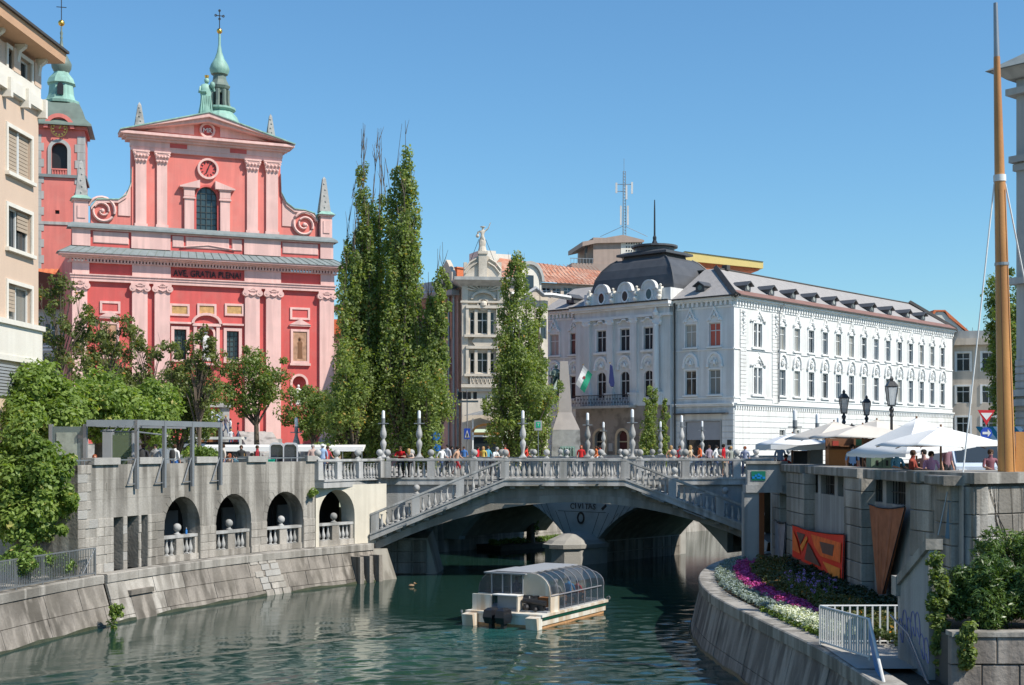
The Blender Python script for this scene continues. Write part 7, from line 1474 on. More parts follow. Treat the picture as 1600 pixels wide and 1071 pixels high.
for a in (-.5,.6,2): q.tube([at_(.0)+Vector((math.sin(a)*.25,-math.cos(a)*.25,0)),at_(.6)+Vector((math.sin(a)*.158,-math.cos(a)*.158,0))],.012,4)
q.build('timber_joint',M['wooddark'],ms)
for s_,tgt in ((-1,P(1504,745,37.9)),(1,P(1660,738,38.6))): q=MB(); q.tube([at_(.615)+Vector((s_*.16,0,0)),tgt-b0],.022,6); q.build('guy_cable',M['white'],ms)
q=MB(); q.box(.3,.55,.1,.35,0,1.15); q.build('wedge',M['wood'],ms); q=MB(); q.box(.56,.66,.1,.3,0,1.2); q.build('blue_board',flat('blue_paint',(.03,.12,.45)),ms)
# lower planter wall and stair
pw_=thing('planter_wall','mossy block wall of the planter under the leafy bush, bottom right','wall'); g6=random.Random(6)
q=MB(); q.box(9.45,16,28.9,32.3,-1,3.0); q.build('wall_core',M['joint'],pw_); q=MB(); q.box(12.3,16,32.3,36.9,-1,3.0); q.build('wall_core',M['joint'],pw_)
for r_ in range(7):
    z=-1.2+r_*.6; x=9.4
    while x <13.8: w_=g6.uniform(.5,1.0); MB().bbox(x+.01,x+w_-.01,28.82-g6.uniform(0,.04),29.0,z+.012,z+.588,.02).build('stone',M['quayr'],pw_); x += w_
MB().box(9.42,15,28.75,29.2,3.0,3.1).build('coping',M['conc'],pw_); tag(MB().box(9.5,15,29.1,32.25,2.95,3.06).box(12.35,15,32.25,37.6,2.95,3.05).build('planter_soil',M['soil']),kind='structure')
sw=thing('stair_wall','rendered stair wall with a steep sloping coping and faint blue scribbles','wall'); q=MB(); ys=[39.3,35.2]
q.prism([(32.4,-.5),(32.4,3.75),(30.0,4.8),(30.0,-.5)],9.3,9.5,ax='x'); q.build('wall_face',M['bridge'],sw); q=MB(); q.prism([(32.3,3.72),(32.3,3.95),(29.95,5.02),(29.95,4.78)],9.22,9.6,ax='x'); q.box(9.2,9.62,32.2,32.6,3.5,3.96); q.build('coping',M['conc'],sw)
q=MB(); g7=random.Random(3)
for k in range(7):
    y=32.1-k*.33; z=2.7+g7.uniform(-.2,.6); pts=[(9.29,y+.2*math.cos(t)*(1-.03*t),z+.28*math.sin(t*1.2)) for t in np.linspace(0,5,12)]; q.tube(pts,.012,4)
q.build('scribble',flat('faded_blue_paint',(.2,.2,.4)),sw)
ld=sheet('stair_landing',[(7.9,30.8),(9.3,30.8),(10.2,32.4),(10.2,34.7),(7.95,34.7)],LEDGE+.04,M['paving'])
sg=thing('river_steps','grey concrete steps going down from the landing towards the water','stairs')
for i in range(9): MB().box(8.1,9.29,30.5-(i+1)*.3,30.8-i*.3,-1,LEDGE-.17*(i+1)).build('step',M['conc'],sg)
MB().box(7.75,8.1,27,30.8,-1,1.6).build('side_wall',M['quayr'],sg)
# white rails
wr=thing('white_railing','white painted railing of flat bars at the quay edge in front of the flowers','railing'); whm=flat('white_rail_paint',(.6,.6,.58),.45)
pa,pb=Vector((7.95,34.6,LEDGE)),Vector((8.5,32.0,LEDGE)); n3=20; L_=(pb-pa).length
for z in (.12,1.02): MB().tube([pa+Vector((0,0,z)),pb+Vector((0,0,z))],.03,6).build('rail',whm,wr)
for i in range(n3+1): p=pa.lerp(pb,i/n3); MB().box(p.x-.015,p.x+.015,p.y-.04,p.y+.04,LEDGE+(.0 if i in (0,n3) else .12),LEDGE+1.02).build('bar',whm,wr)
pc,pd=Vector((7.95,34.72,LEDGE)),Vector((10.1,34.75,LEDGE)); n3=11
for z in (.1,1.02): MB().tube([pc+Vector((0,0,z)),pd+Vector((0,0,z))],.025,6).build('rail',whm,wr)
for i in range(n3+1): p=pc.lerp(pd,i/n3); MB().box(p.x-.02,p.x+.02,p.y-.02,p.y+.02,LEDGE,LEDGE+1.02).build('bar',whm,wr)
hr=thing('hand_rail','slanting steel and blue hand rail beside the lowest steps','handrail'); 
MB().tube([pb+Vector((0,0,1.02)),(8.02,28.8,1.8)],.04,8).build('rail',whm,hr); q=MB(); q.loft([[(pb.x-.02,pb.y-.06,2.9),(pb.x+.03,pb.y-.06,2.9),(pb.x+.03,pb.y-.06,2.5),(pb.x-.02,pb.y-.06,2.5)],[(8.0,28.8,1.76),(8.05,28.8,1.76),(8.05,28.8,1.2),(8.0,28.8,1.2)]]); q.build('side_panel',flat('blue_panel',(.04,.2,.5),.35),hr)
h2=thing('hand_rail','thin grey hand rail running down the stair wall beside the planter','handrail'); MB().tube([(9.15,32.5,3.0),(9.15,31.0,2.75),(9.15,28.6,1.3)],.025,6).build('rail',M['steel'],h2)
MB().tube([(9.2,31.4,2.7),(9.2,29.4,1.6)],.02,6).build('lower_rail',M['steel'],h2)
# banners and hangings on the wall
def banner(name,label,pts,m,extra=None,rim=True):
    t=thing(name,label,'banner'); n=7
    q=MB(); top=[pts[0].lerp(pts[1],i/n) for i in range(n+1)]; bot=[pts[3].lerp(pts[2],i/n) for i in range(n+1)]
    for i in range(n+1): s_=math.sin(math.pi*i/n); top[i].z -= .10*s_; bot[i].z -= .03*s_; top[i].x += .03*math.sin(i*2); bot[i].x += .05*math.sin(i*2.4)
    A=q.V(top+bot+[p+Vector((.03,0,0)) for p in top+bot]); N_=n+1
    fs=[]
    for i in range(n): fs += [(N_+i,i,i+1,N_+i+1)[::-1],(3*N_+i,2*N_+i,2*N_+i+1,3*N_+i+1),(i,2*N_+i,2*N_+i+1,i+1),(N_+i,N_+i+1,3*N_+i+1,3*N_+i)]
    fs += [(0,N_,3*N_,2*N_),(n,2*N_+n,3*N_+n,N_+n)]
    q.F(fs,0); q.build('cloth',m,t)
    if rim: MB().tube([p+Vector((-.02,0,.03)) for p in top],.03,5).build('top_cord',M['black'],t); MB().tube([top[-1]+Vector((-.01,0,0)),bot[-1]+Vector((-.01,0,0))],.02,5).build('edge_cord',M['black'] if not extra else M['white'],t)
    return t,top,bot
def pw(px,py,x): D=x*FL/(px-800); return Vector((x,D,zat(py,D)))
bred=thing; t,top,bot=banner('red_banner','large red and orange abstract painted banner tied across the wall pilasters',[pw(1238,821,11.9),pw(1318,836,11.9),pw(1318,917,11.9),pw(1238,884,11.9)],flat('banner_red',(.85,.05,.02),.7))
bl=lambda s_,v_,o_=.03: (lambda a,b: a.lerp(b,v_)+Vector((-o_,0,0)))(top[0].lerp(top[-1],s_)+Vector((.0,0,-.08*math.sin(math.pi*s_))),bot[0].lerp(bot[-1],s_))
def patch(pts,m,nm='painted_field',o_=.05): q=MB(); q.F([tuple(range(len(pts)))],q.V([bl(a,b,o_) for a,b in pts])); q.F([tuple(range(len(pts)-1,-1,-1))],q.V([bl(a,b,o_-.01) for a,b in pts])); q.build(nm,m,t)
og,br_,or_=flat('banner_orange',(.9,.17,.03),.7,var=.25),flat('banner_brown',(.16,.08,.055),.7,var=.2),flat('banner_yellow',(.9,.28,.04),.7,var=.25)
patch([(.0,.8),(.33,.9),(.96,.99),(.96,.86),(.35,.8),(.0,.76)],br_); patch([(.12,.12),(.3,.12),(.2,.4)],br_); patch([(.36,.28),(.62,.75),(.3,.72)],br_,o_=.055); patch([(.42,.08),(.75,.12),(.97,.16),(.97,.55),(.62,.52),(.5,.35)],og); patch([(.6,.2),(.86,.22),(.84,.45),(.66,.44)],br_,o_=.065)
patch([(.03,.1),(.12,.3),(.2,.62),(.03,.6)],og); patch([(.66,.62),(.97,.66),(.97,.9),(.8,.86)],or_); patch([(.2,.45),(.33,.15),(.36,.2),(.24,.55)],or_,o_=.055)
t,top,bot=banner('brown_banner','long brown triangular cloth hanging point down on the wall',[pw(1358,789,12.2),pw(1413,793,12.2),pw(1382,928,12.2),pw(1371,928,12.2)],flat('banner_rust',(.36,.13,.06),.85,var=.3))
banner('white_banner','narrow pale striped cloth beside the concrete pillar',[pw(1211,813,11.95),pw(1227,818,11.95),pw(1225,884,11.95),pw(1211,882,11.95)],flat('banner_pale',(.3,.28,.3),.85,var=.3))
# pillar and beam at the end of the bridge with the little mosaic
pl_=thing('concrete_portal','tall concrete pillar and beam with a small green and blue mosaic at the bridge end','portal'); D=60.
q=MB(); q.box(X(1163,D),X(1186,D),D,D+.7,LEDGE-.3,5.05); q.build('pillar',M['bridge'],pl_); q=MB(); q.box(X(1165,D),X(1222,D),D-.1,D+.8,5.05,5.4).box(X(1168,D),X(1222,D),D,D+.5,5.4,6.33); q.build('parapet',M['bridge'],pl_); MB().box(X(1165,D),X(1230,D),D-.12,D+.65,6.33,6.45).build('coping',M['conc'],pl_)
q=MB(); q.box(X(1192,D),X(1204,D),D+1.5,D+1.7,LEDGE,5.05); q.build('orange_board',flat('orange_board',(.35,.14,.06)),pl_)
mz=MB().box(X(1174,D),X(1196,D),D-.03,D,zat(751,D),zat(736.5,D)).build('mosaic',flat('mosaic_green',(.0,.16,.1)),pl_)
for i,(x,z,w_,h) in enumerate(((0,.05,.12,.1),(.12,.13,.1,.1),(.24,.18,.1,.1),(.34,.12,.1,.1),(.46,.04,.12,.1),(.2,.05,.2,.08))): MB().box(X(1175,D)+x,X(1175,D)+x+w_,D-.045,D-.03,zat(750,D)+z,zat(750,D)+z+h).build('mosaic_tile',flat('mosaic_blue',(.0,.2,.5)),mz)
MB().box(X(1222,60),14.5,60,60.6,5.0,6.33).build('parapet',M['bridge'],pl_)
# umbrellas
def umbrella(label,x,y,hw_,ze,za_,m,rz=0,tilt=(0,0),val=.18,pole=True,fold=0,dx=0,dy=None,pm='wooddark'):
    dy=hw_ if dy is None else dy; t=thing('umbrella',label,'umbrella',(x,y,GZ),rz,'market umbrellas on the terrace'); ze -= GZ; za_ -= GZ
    q=MB(); ctr=(dx,0,za_); cs=[(-hw_,-dy),(0,-dy*1.0),(hw_,-dy),(hw_,0),(hw_,dy),(0,dy),(-hw_,dy),(-hw_,0)]; N_=5; rows=[]
    for k in range(N_+1):
        s_=k/N_; rows.append([(dx*(1-s_)+a*s_,b*s_,za_+(ze-za_)*(s_ ** .86)+(.05*math.sin(math.pi*s_) if i % 2 ==0 else -.05*s_)+tilt[0]*a*s_+tilt[1]*b*s_) for i,(a,b) in enumerate(cs)])
    q.loft([[(p[0]*.02+dx*.98,p[1]*.02,za_+.0) for p in rows[1]]]+rows[1:],cap=False); can=q.build('canopy',m,t,smooth=True,ang=25)
    sm_=can.modifiers.new('thickness','SOLIDIFY'); sm_.thickness=.012
    if val:
        q=MB(); r_=rows[-1]
        for i in range(8):
            a,b=Vector(r_[i]),Vector(r_[(i+1) % 8]); n2=3
            for j in range(n2): p,p2=a.lerp(b,j/n2),a.lerp(b,(j+1)/n2); dz=.02*((i+j) % 2); q.quad(p,p2,p2-Vector((0,0,val+dz)),p-Vector((0,0,val-dz)))
        q.build('valance',m,t)
    q=MB()
    for i,p in enumerate(rows[-1]): q.tube([(dx,0,za_-.12),(p[0]*.98,p[1]*.98,p[2]-.04)],.015,4)
    q.build('rib',M[pm],t)
    if pole: MB().tube([(dx,0,-.0),(dx,0,za_+.08)],.035,8).build('pole',M[pm],t)
    return t
cvs=M['canvas']; ivory=flat('ivory_canvas',(.62,.57,.5),.9); blu=flat('cool_white_canvas',(.66,.68,.7),.9)
umbrella('bright white umbrella nearest the mast, on a red brown pole',X(1470,43),43,1.55,7.12,7.72,cvs,R(8),pm='wooddark',val=0)
umbrella('white umbrella with a tall peak tilting down to the left of the bright one',X(1432,48),48,1.75,7.05,8.1,cvs,R(20),tilt=(.12,0),val=.1)
umbrella('ivory umbrella with ruffled vents over the market bar',X(1348,55),55,1.75,7.48,8.0,ivory,R(5),val=.0)
umbrella('ivory umbrella with a sharp peak behind the ruffled one',X(1370,58),58,1.1,7.75,8.25,ivory,R(30),val=0)
umbrella('pale umbrella with one sunlit flank standing left of the bar',X(1303,60),60,1.65,7.5,8.22,ivory,R(14),tilt=(.04,0),val=0)
umbrella('long low white umbrella with a scalloped valance at the left end of the market',X(1238,63),63,1.4,7.2,7.72,blu,R(4),val=.22)
umbrella('low blue white umbrella just behind the concrete screen',X(1315,66),66,1.3,7.25,7.6,blu,R(-6),val=.1)
umbrella('dark closed topped umbrella behind the market roofs',X(1331,70),70,.75,7.9,8.25,flat('dark_canvas',(.03,.04,.05)),0,val=0)
# stalls
def stall(name,label,cat,px,py0,py1,D,wpx,m,parts=()):
    z0_=GZ; x=X(px,D); t=thing(name,label,cat,(x,D,z0_)); w_=wpx*D/FL; h=zat(py0,D)-z0_
    MB().box(-w_/2,w_/2,0,.6,0,h).build('cabinet',m,t); MB().box(-w_/2-.03,w_/2+.03,-.03,.63,h,h+.04).build('top',M['wooddark'],t)
    return t,w_,h
gcm=flat('green_box_paint',(.17,.24,.17)); t,w_,h=stall('green_cabinet','pale green two door metal cabinet at the terrace edge','cabinet',1378,707,733,50,36,gcm)
for s_ in (-1,1): MB().box(*sorted((s_*.02,s_*w_*.48)),-.03,0,.1,h-.05).build('door',gcm,t); MB().box(s_*.18-.04,s_*.18+.04,-.05,-.03,h-.5,h-.3).build('vent',M['black'],t)
t,w_,h=stall('wooden_counter','orange brown wooden bar counter under the ivory umbrella','counter',1313,703,727,57,36,flat('orange_wood',(.4,.17,.06)))
t,w_,h=stall('grey_screen','tall grey folding screen beside the long umbrella','screen',1276,692,727,62,20,flat('screen_grey',(.16,.16,.15)))
t,w_,h=stall('dark_counter','black bar counter behind the stepped parapet','counter',1255,706,722,64,30,M['black'])
for i,(px,D,s_) in enumerate(((1225,59,'pot'),(1390,47,'p'),)): pass
kio=thing('market_kiosk','open wooden market kiosk crammed with souvenirs under the umbrellas','kiosk',(X(1345,57),57,GZ)); MB().box(-1.3,1.4,.8,.9,0,2.05).build('back_wall',M['wooddark'],kio)
g8=random.Random(2)
for i in range(3): MB().box(-1.3,1.4,.3,.8,.7+i*.5,.74+i*.5).build('shelf',M['wooddark'],kio)
for x in (-1.3,-.2,.6,1.4): MB().box(x-.04,x+.04,.2,.3,0,2.1).build('post',M['wooddark'],kio)
gc_=[flat('goods_%s' % n_,c) for n_,c in (('blue',(.1,.25,.5)),('tan',(.4,.28,.15)),('red',(.4,.06,.04)),('white',(.6,.6,.6)),('green',(.08,.2,.1)))]
for i in range(9): k=i // 3; x=(-.95,.1,1.0)[i % 3]+g8.uniform(-.1,.1); w_=g8.uniform(.1,.2); t=MB().box(-w_,w_,-.08,.08,0,g8.uniform(.2,.42)).build('souvenir',gc_[(i*2) % 5],None,(x+kio.location.x,57.5,GZ+.74+.5*k)); tag(t,'%s souvenir on the %s kiosk shelf, %s' % (('blue','tan','red','white','green')[(i*2) % 5],('lowest','middle','highest')[k],('at its left end','near its middle','at its right end')[i % 3]),'souvenir','souvenirs on the kiosk shelves')
# lanterns
def lantern(px,top,bot_l,D,label,first=[None]):
    s_=1.0; x=X(px,D); zt_=zat(top,D)-GZ; hl=zat(top,D)-zat(bot_l,D); t=thing('street_lantern',label,'street lamp',(x,D,GZ),0,'black street lanterns'); k=hl/1.25; z0_=zt_-hl
    q=MB(); q.lathe([(.16,0),(.16,.3),(.09,.4),(.065,1.0),(.055,z0_-.5),(.1,z0_-.42),(.06,z0_-.3),(.11,z0_-.16),(.05,z0_-.05),(.09,z0_)],10); q.build('post',M['iron'],t,smooth=True)
    q=MB(); sqr=lambda r_,z: [(r_*math.cos(a),r_*math.sin(a),z) for a in (.785,2.356,3.927,5.498)]
    q.loft([sqr(.3*k,z0_+.78*k),sqr(.33*k,z0_+.82*k),sqr(.16*k,z0_+1.02*k),sqr(.08*k,z0_+1.05*k),sqr(.1*k,z0_+1.14*k),sqr(.02,z0_+1.25*k)])
    for a in (.785,2.356,3.927,5.498): q.tube([(.17*k*math.cos(a),.17*k*math.sin(a),z0_),(.3*k*math.cos(a),.3*k*math.sin(a),z0_+.78*k)],.018,4)
    q.loft([sqr(.19*k,z0_-.02),sqr(.19*k,z0_+.03)]); q.build('lantern_frame',M['iron'],t); q=MB(); q.loft([sqr(.165*k,z0_+.03),sqr(.285*k,z0_+.77*k)]); q.build('lantern_glass',glass('lantern_glass_%d' % px,(.45,.46,.46),.2,.75),t)
    MB().lathe([(.02,0),(.03,.2),(.01,.35)],6,0,0,z0_+.05).build('burner',M['steel'],t)
lantern(1393,588,634,56,'largest black street lantern, right of the other two over the umbrellas'); lantern(1318.5,609,646,62,'black street lantern on the left of the three'); lantern(1354,618,649,68,'smallest black street lantern in the middle of the three')
# signs
def post_sign(name,label,cat,px,D,build): t=thing(name,label,cat,(X(px,D),D,GZ)); build(t,D); return t
def b_(t,D):
    zt_,zb_=zat(641,D)-GZ,zat(665,D)-GZ; w_=13.5*D/FL; MB().prism([(-w_,zt_),(0,zb_),(w_,zt_)],-.03,0).build('yield_rim',flat('sign_red',(.5,.02,.03)),t); MB().prism([(-w_*.68,zt_-.12),(0,zb_+.22),(w_*.68,zt_-.12)],-.04,-.03).build('yield_face',M['white'],t)
    zc=zat(677,D)-GZ; r_=9*D/FL; MB().prism(arc(0,zc,r_,0,6.1,20),-.03,0).build('round_sign',flat('sign_blue',(.02,.07,.4)),t); MB().prism([(-r_*.7,zc-.05),(r_*.2,zc-.05),(r_*.2,zc-.16),(r_*.75,zc),(r_*.2,zc+.16),(r_*.2,zc+.05),(-r_*.7,zc+.05)],-.045,-.03).build('arrow',M['white'],t); MB().tube([(0,.04,0),(0,.04,zt_)],.035,8).build('post',M['steel'],t)
post_sign('road_signs','red and white yield triangle above a round blue arrow sign on one post','road sign',1541,56,b_)
def b_(t,D):
    w_=5*D/FL; zc=zat(678,D)-GZ; MB().box(-w_,w_,-.03,0,zc-.42,zc+.42).build('sign_plate',flat('sign_blue',(.02,.07,.4)),t); MB().prism([(-w_*.7,zc-.3),(w_*.7,zc-.3),(0,zc+.3)],-.04,-.03).build('white_triangle',M['white'],t)
    MB().prism([(-.09,zc-.28),(-.03,zc-.28),(0,zc-.12),(.05,zc-.28),(.1,zc-.28),(.04,zc),(.0,zc+.12),(-.05,zc)],-.05,-.04).build('walker',M['black'],t); MB().tube([(0,.05,0),(0,.05,zat(610,D)-GZ)],.05,8).build('post',M['zinc'],t)
post_sign('crossing_sign','blue pedestrian crossing sign with a white triangle on a tall post','road sign',730,106,b_)
tl=thing('traffic_light','black traffic lights hung on a cross arm before the cream corner building','traffic light',(X(715,104),104,GZ)); z=zat(618,104)-GZ; MB().tube([(0,0,0),(0,0,z+.5)],.08,8).build('post',M['zinc'],tl); MB().box(-.1,1.6,-.05,.05,z-.55,z-.4).build('arm',M['zinc'],tl)
for x in (.2,.55,.9,1.35): MB().box(x-.14,x+.14,-.15,.1,z-.3,z+.25).build('signal_head',M['black'],tl)
gn=thing('green_sign','small pale green square sign on a thin post beside the bridge lamp','sign',(X(841,84),84,GZ)); z=zat(666,84)-GZ; MB().box(-.24,.24,-.06,.06,z-.28,z+.34).build('sign_box',M['lgrey'],gn); MB().box(-.14,.14,-.075,-.06,z-.1,z+.26).build('sign_face',flat('sign_green',(.02,.4,.22)),gn); MB().tube([(0,0,0),(0,0,z-.28)],.03,6).build('post',M['steel'],gn); text('T',.28,'sign_symbol',M['white'],gn,(0,-.08,z-.01))
bb=thing('blue_signs','pair of blue direction signs showing among the poplar leaves','road sign',(X(681,88),88,GZ)); z=zat(682,88)-GZ; MB().prism(arc(0,z,.3,0,6.1,16),-.03,0).build('round_sign',flat('sign_blue2',(.02,.15,.5)),bb); MB().prism(arc(.1,z-.75,.24,0,6.1,16),-.03,0).build('round_sign',flat('sign_blue2',(.02,.15,.5)),bb); MB().tube([(0,.04,0),(0,.04,z)],.03,6).build('post',M['steel'],bb)
for i,(px,D,h,wpx) in enumerate(((748,100,2.6,1),)): pass
# shopfront items below the corner building
sh=thing('shop_portal','glazed shop entrance with a wooden arch and canopy at the foot of the corner building','shop front',(FU.X+.9,FU.Y-.5,GZ),UA); MB().box(.1,2.6,.2,.3,0,2.6).build('glazing',M['glass'],sh); MB().box(.0,.12,-.1,.3,0,4.2).box(2.6,2.75,-.1,.3,0,4.2).box(0,2.75,-.1,.3,2.6,2.75).build('frame',M['white'],sh); MB().strip(arc(1.35,3.0,1.2,math.pi,0,10,.6),arc(1.35,3.0,1.4,math.pi,0,10,.8),-.1,.2).box(.1,2.6,-.05,.2,2.75,3.0).build('wooden_arch',M['wood'],sh)
q=MB()
for i in range(8): a0_,a1_=math.pi*(i/8),math.pi*((i+1)/8); q.quad((1.35,.2,5.0),(1.35-2.0*math.cos(a0_),.2-1.5*math.sin(a0_),4.5),(1.35-2.0*math.cos(a1_),.2-1.5*math.sin(a1_),4.5),(1.35,.2,5.0)); q.tube([(1.35,.2,5.0),(1.35-2.0*math.cos(a0_),.2-1.5*math.sin(a0_),4.48)],.03,4)
q.build('glass_canopy',M['zinc'],sh)
# ---------------------------------------------------------------- vehicles
def wheel(t,x,y,r=.33):
    o=MB(); o.prism(arc(0,0,r,0,6.1,16),-.1,.1,ax='x'); w_=o.build('wheel',flat('tyre',(.02,.02,.02)),t,(x,y,r)); MB().prism(arc(0,0,r*.6,0,6.1,12),-.12,.12,ax='x').build('rim',M['steel'],w_); return w_
def van(label,x,y,rz,col,name='delivery_van',glassm='glass',s_=1.0,length=4.6,h=1.95,w_=1.8):
    t=thing(name,label,'van' if h >1.6 else 'car',(x,y,GZ),rz); t.scale=(s_,)*3; hw2=w_/2
    body=[(0,.35),(0,.95),(.25,1.08 if h >1.6 else .85),(.95,h-.1),(1.15,h),(length-.15,h),(length,h-.15),(length,.35)] if h >1.6 else [(0,.3),(0,.72),(.9,.9),(1.55,h-.05),(1.9,h),(3.1,h),(3.9,.95),(length,.85),(length,.3)]
    q=MB(); q.prism(body,-hw2,hw2,ax='x'); q.build('body',col,t)
    q=MB(); b0_,b1_=(body[2],body[3]); q.quad((-hw2*.9,b0_[0]+.02,b0_[1]+.05),(hw2*.9,b0_[0]+.02,b0_[1]+.05),(hw2*.88,b1_[0]-.06,b1_[1]-.05),(-hw2*.88,b1_[0]-.06,b1_[1]-.05)); q.v=[(a,b-.03,c+.01) for a,b,c in q.v]; q.build('windscreen',M[glassm],t)
    for s2 in (-1,1):
        MB().box(*sorted((s2*hw2,s2*(hw2+.01))),1.0,1.9,1.05 if h >1.6 else .9,h-.25 if h >1.6 else h-.12).build('side_window',M['glass'],t); MB().box(s2*hw2*.75-.14,s2*hw2*.75+.14,-.04,.05,.68,.85).build('headlight',M['lamp_white'],t); MB().box(*sorted((s2*hw2,s2*(hw2+.2))),.75,.85,1.1,1.35).build('mirror',M['black'],t)
        for yy_ in (.75,length-.8): wheel(t,s2*(hw2-.05),yy_)
    MB().box(-hw2*.95,hw2*.95,-.06,.02,.35,.52).build('bumper',M['grey'],t); MB().box(-.5,.5,-.03,.0,.72,.8).build('grille',M['black'],t); return t
cv=flat('pale_blue_van_paint',(.55,.62,.7),.3); van('pale blue fronted van with a dark windscreen parked beside the mast',X(1533,50),50,R(-6),cv)
van('white van parked on the square behind the left bank people, with a long roof',X(330,99),99,R(70),M['white'],length=5)
van('white car half hidden behind the trees left of the white van',X(362,95),95,R(80),M['white'],'parked_car',h=1.35,length=4.2)
aw2=thing('striped_awning','blue green and white striped awning behind the van and the mast','awning',(X(1560,60),60,GZ))
for i in range(8): MB().loft([[(-1+i*.25,0,2.6),(-1+i*.25+.24,0,2.6),(-1+i*.25+.24,0,2.55),(-1+i*.25,0,2.55)],[(-1+i*.25,-1.4,1.95),(-1+i*.25+.24,-1.4,1.95),(-1+i*.25+.24,-1.4,1.9),(-1+i*.25,-1.4,1.9)]]).build('stripe',M['white'] if i % 2 else flat('awning_teal',(.02,.2,.25)),aw2)
for i,(px,D,wpx,lab) in enumerate(((410,86,190,'long white market awning along the square behind the left bank crowd'),(520,87,95,'shorter white awning behind the people at the lit balustrade'))):
    w_=wpx*D/FL/2; t=thing('long_awning',lab,'awning',(X(px,D),D,GZ)); MB().loft([[(-w_,0,1.72),(w_,0,1.72),(w_,0,1.42),(-w_,0,1.42)],[(-w_,1.4,1.85),(w_,1.4,1.85),(w_,1.4,1.75),(-w_,1.4,1.75)]]).build('canopy',M['canvas'],t)
    for k in range(4): MB().tube([(-w_*.95+w_*1.9*k/3,.1,0),(-w_*.95+w_*1.9*k/3,.1,1.7)],.03,6).build('pole',M['steel'],t)
kb=thing('white_pavilion','white flat roofed pavilion frame on the square behind the canopy posts','pavilion',(X(345,104),104,GZ)); MB().box(-2.6,1.6,0,2,2.3,2.5).build('roof',M['white'],kb); 
for x in (-2.5,-1.9,1.5): MB().box(x-.08,x+.08,0,.15,0,2.3).build('post',M['white'],kb)
MB().box(-1.8,1.4,.8,.9,.6,2.1).build('glazing',M['glass'],kb)
def bike(x,y,rz,label,col):
    t=thing('bicycle',label,'bicycle',(x,y,GZ),rz,'bicycles leaning behind the left bank parapet')
    for wx_ in (-.5,.5): q=MB(); ring(q,wx_,.34,.3,.34,-.02,.02,14); q.build('wheel',M['black'],t)
    q=MB()
    for a,b in (((-.5,.34),(-.05,.32)),((-.05,.32),(-.2,.85)),((-.2,.8),(.35,.8)),((.35,.8),(-.05,.32)),((.5,.34),(.33,.95)),((-.5,.34),(-.18,.75))): q.tube([(a[0],0,a[1]),(b[0],0,b[1])],.02,5)
    q.build('frame',flat(col[0],col[1]),t); MB().box(-.32,-.08,-.06,.06,.85,.9).build('saddle',M['black'],t); MB().tube([(.33,-.22,1.0),(.33,.22,1.0)],.015,5).build('handlebar',M['steel'],t)
for i in range(5): p=LA.T(Vector((spx(352+i*15),1.0+.25*(i % 2),0))); bike(p.x,p.y,R(60+i*9),['dark bicycle nearest the last canopy post','silver bicycle second from the canopy post','dark bicycle third from the canopy post','blue bicycle fourth from the canopy post','black bicycle nearest the stone slab'][i],[('bike_dark',(.03,.03,.04)),('bike_silver',(.4,.4,.42)),('bike_dark',(.03,.03,.04)),('bike_blue',(.05,.1,.3)),('bike_dark',(.03,.03,.04))][i])
bn=thing('green_bin','bright green box on the pavement by the glass kiosks','box',(X(421,70.5),70.5,GZ)); MB().box(-.25,.25,-.15,.15,.3,1.0).build('box_body',flat('bright_green',(.0,.35,.22)),bn); MB().box(-.27,.27,-.17,.17,1.0,1.05).build('lid',flat('bright_green',(.0,.35,.22)),bn)
lg=thing('exit_light','small green glowing lamp under the end of the bank balustrade','lamp',(X(585,74.6),74.6,4.55)); MB().box(-.12,.12,0,.08,0,.26).build('lamp_case',flat('green_glass',(.0,.3,.16)),lg)
# ---------------------------------------------------------------- excursion boat
BX,BY=-.33,52.95; bo=thing('tour_boat','white flat excursion boat with a rounded glass canopy and two black outboard motors','boat',(BX,BY,0),-math.atan2(.48,.88))
wht=mat('boat_white',(.70,.68,.61),rough=.45,var=.08,bump=.03,dirt=.25,dcol=(.42,.33,.22),streak=.6,sc_col=(.4,.24,.1)); rust=mat('rusty_waterline',(.45,.25,.12),rough=.7,var=.3,scale=5)
Lb_,Wb=6.4,1.68
def hull(zs,y0,y1,x,m,name,bow=.5):
    q=MB(); out=[(-x,y0),(-x,y1-.4),(-x+bow,y1),(x-bow,y1),(x,y1-.4),(x,y0)]; q.prism(out,zs[0],zs[1],ax='z'); return q.build(name,m,bo)
hull((.12,.46),0,Lb_,Wb-.02,wht,'hull'); hull((-.35,.12),.02,Lb_-.1,Wb-.06,rust,'hull_waterline'); hull((.46,.56),-.05,Lb_+.1,Wb+.06,wht,'gunwale')
MB().box(Wb-.01,Wb+.02,.1,Lb_-.4,.34,.455).build('green_stripe',flat('boat_green',(.01,.07,.045),.4),bo); MB().box(-Wb-.02,-Wb+.01,.1,Lb_-.4,.34,.455).build('green_stripe',flat('boat_green',(.01,.07,.045),.4),bo)
for s_ in (-1,1): q=MB(); x0,x1=sorted((s_*Wb,s_*(Wb-.5))); q.loft([[(x0,-.3,-.3),(x1,-.3,-.3),(x1,.05,-.3),(x0,.05,-.3)],[(x0,-.42,.45),(x1,-.42,.45),(x1,.05,.5),(x0,.05,.5)]]); q.build('stern_sponson',wht,bo)
MB().box(-1.62,1.62,.6,Lb_-.4,.56,.62).build('deck',M['grey'],bo)
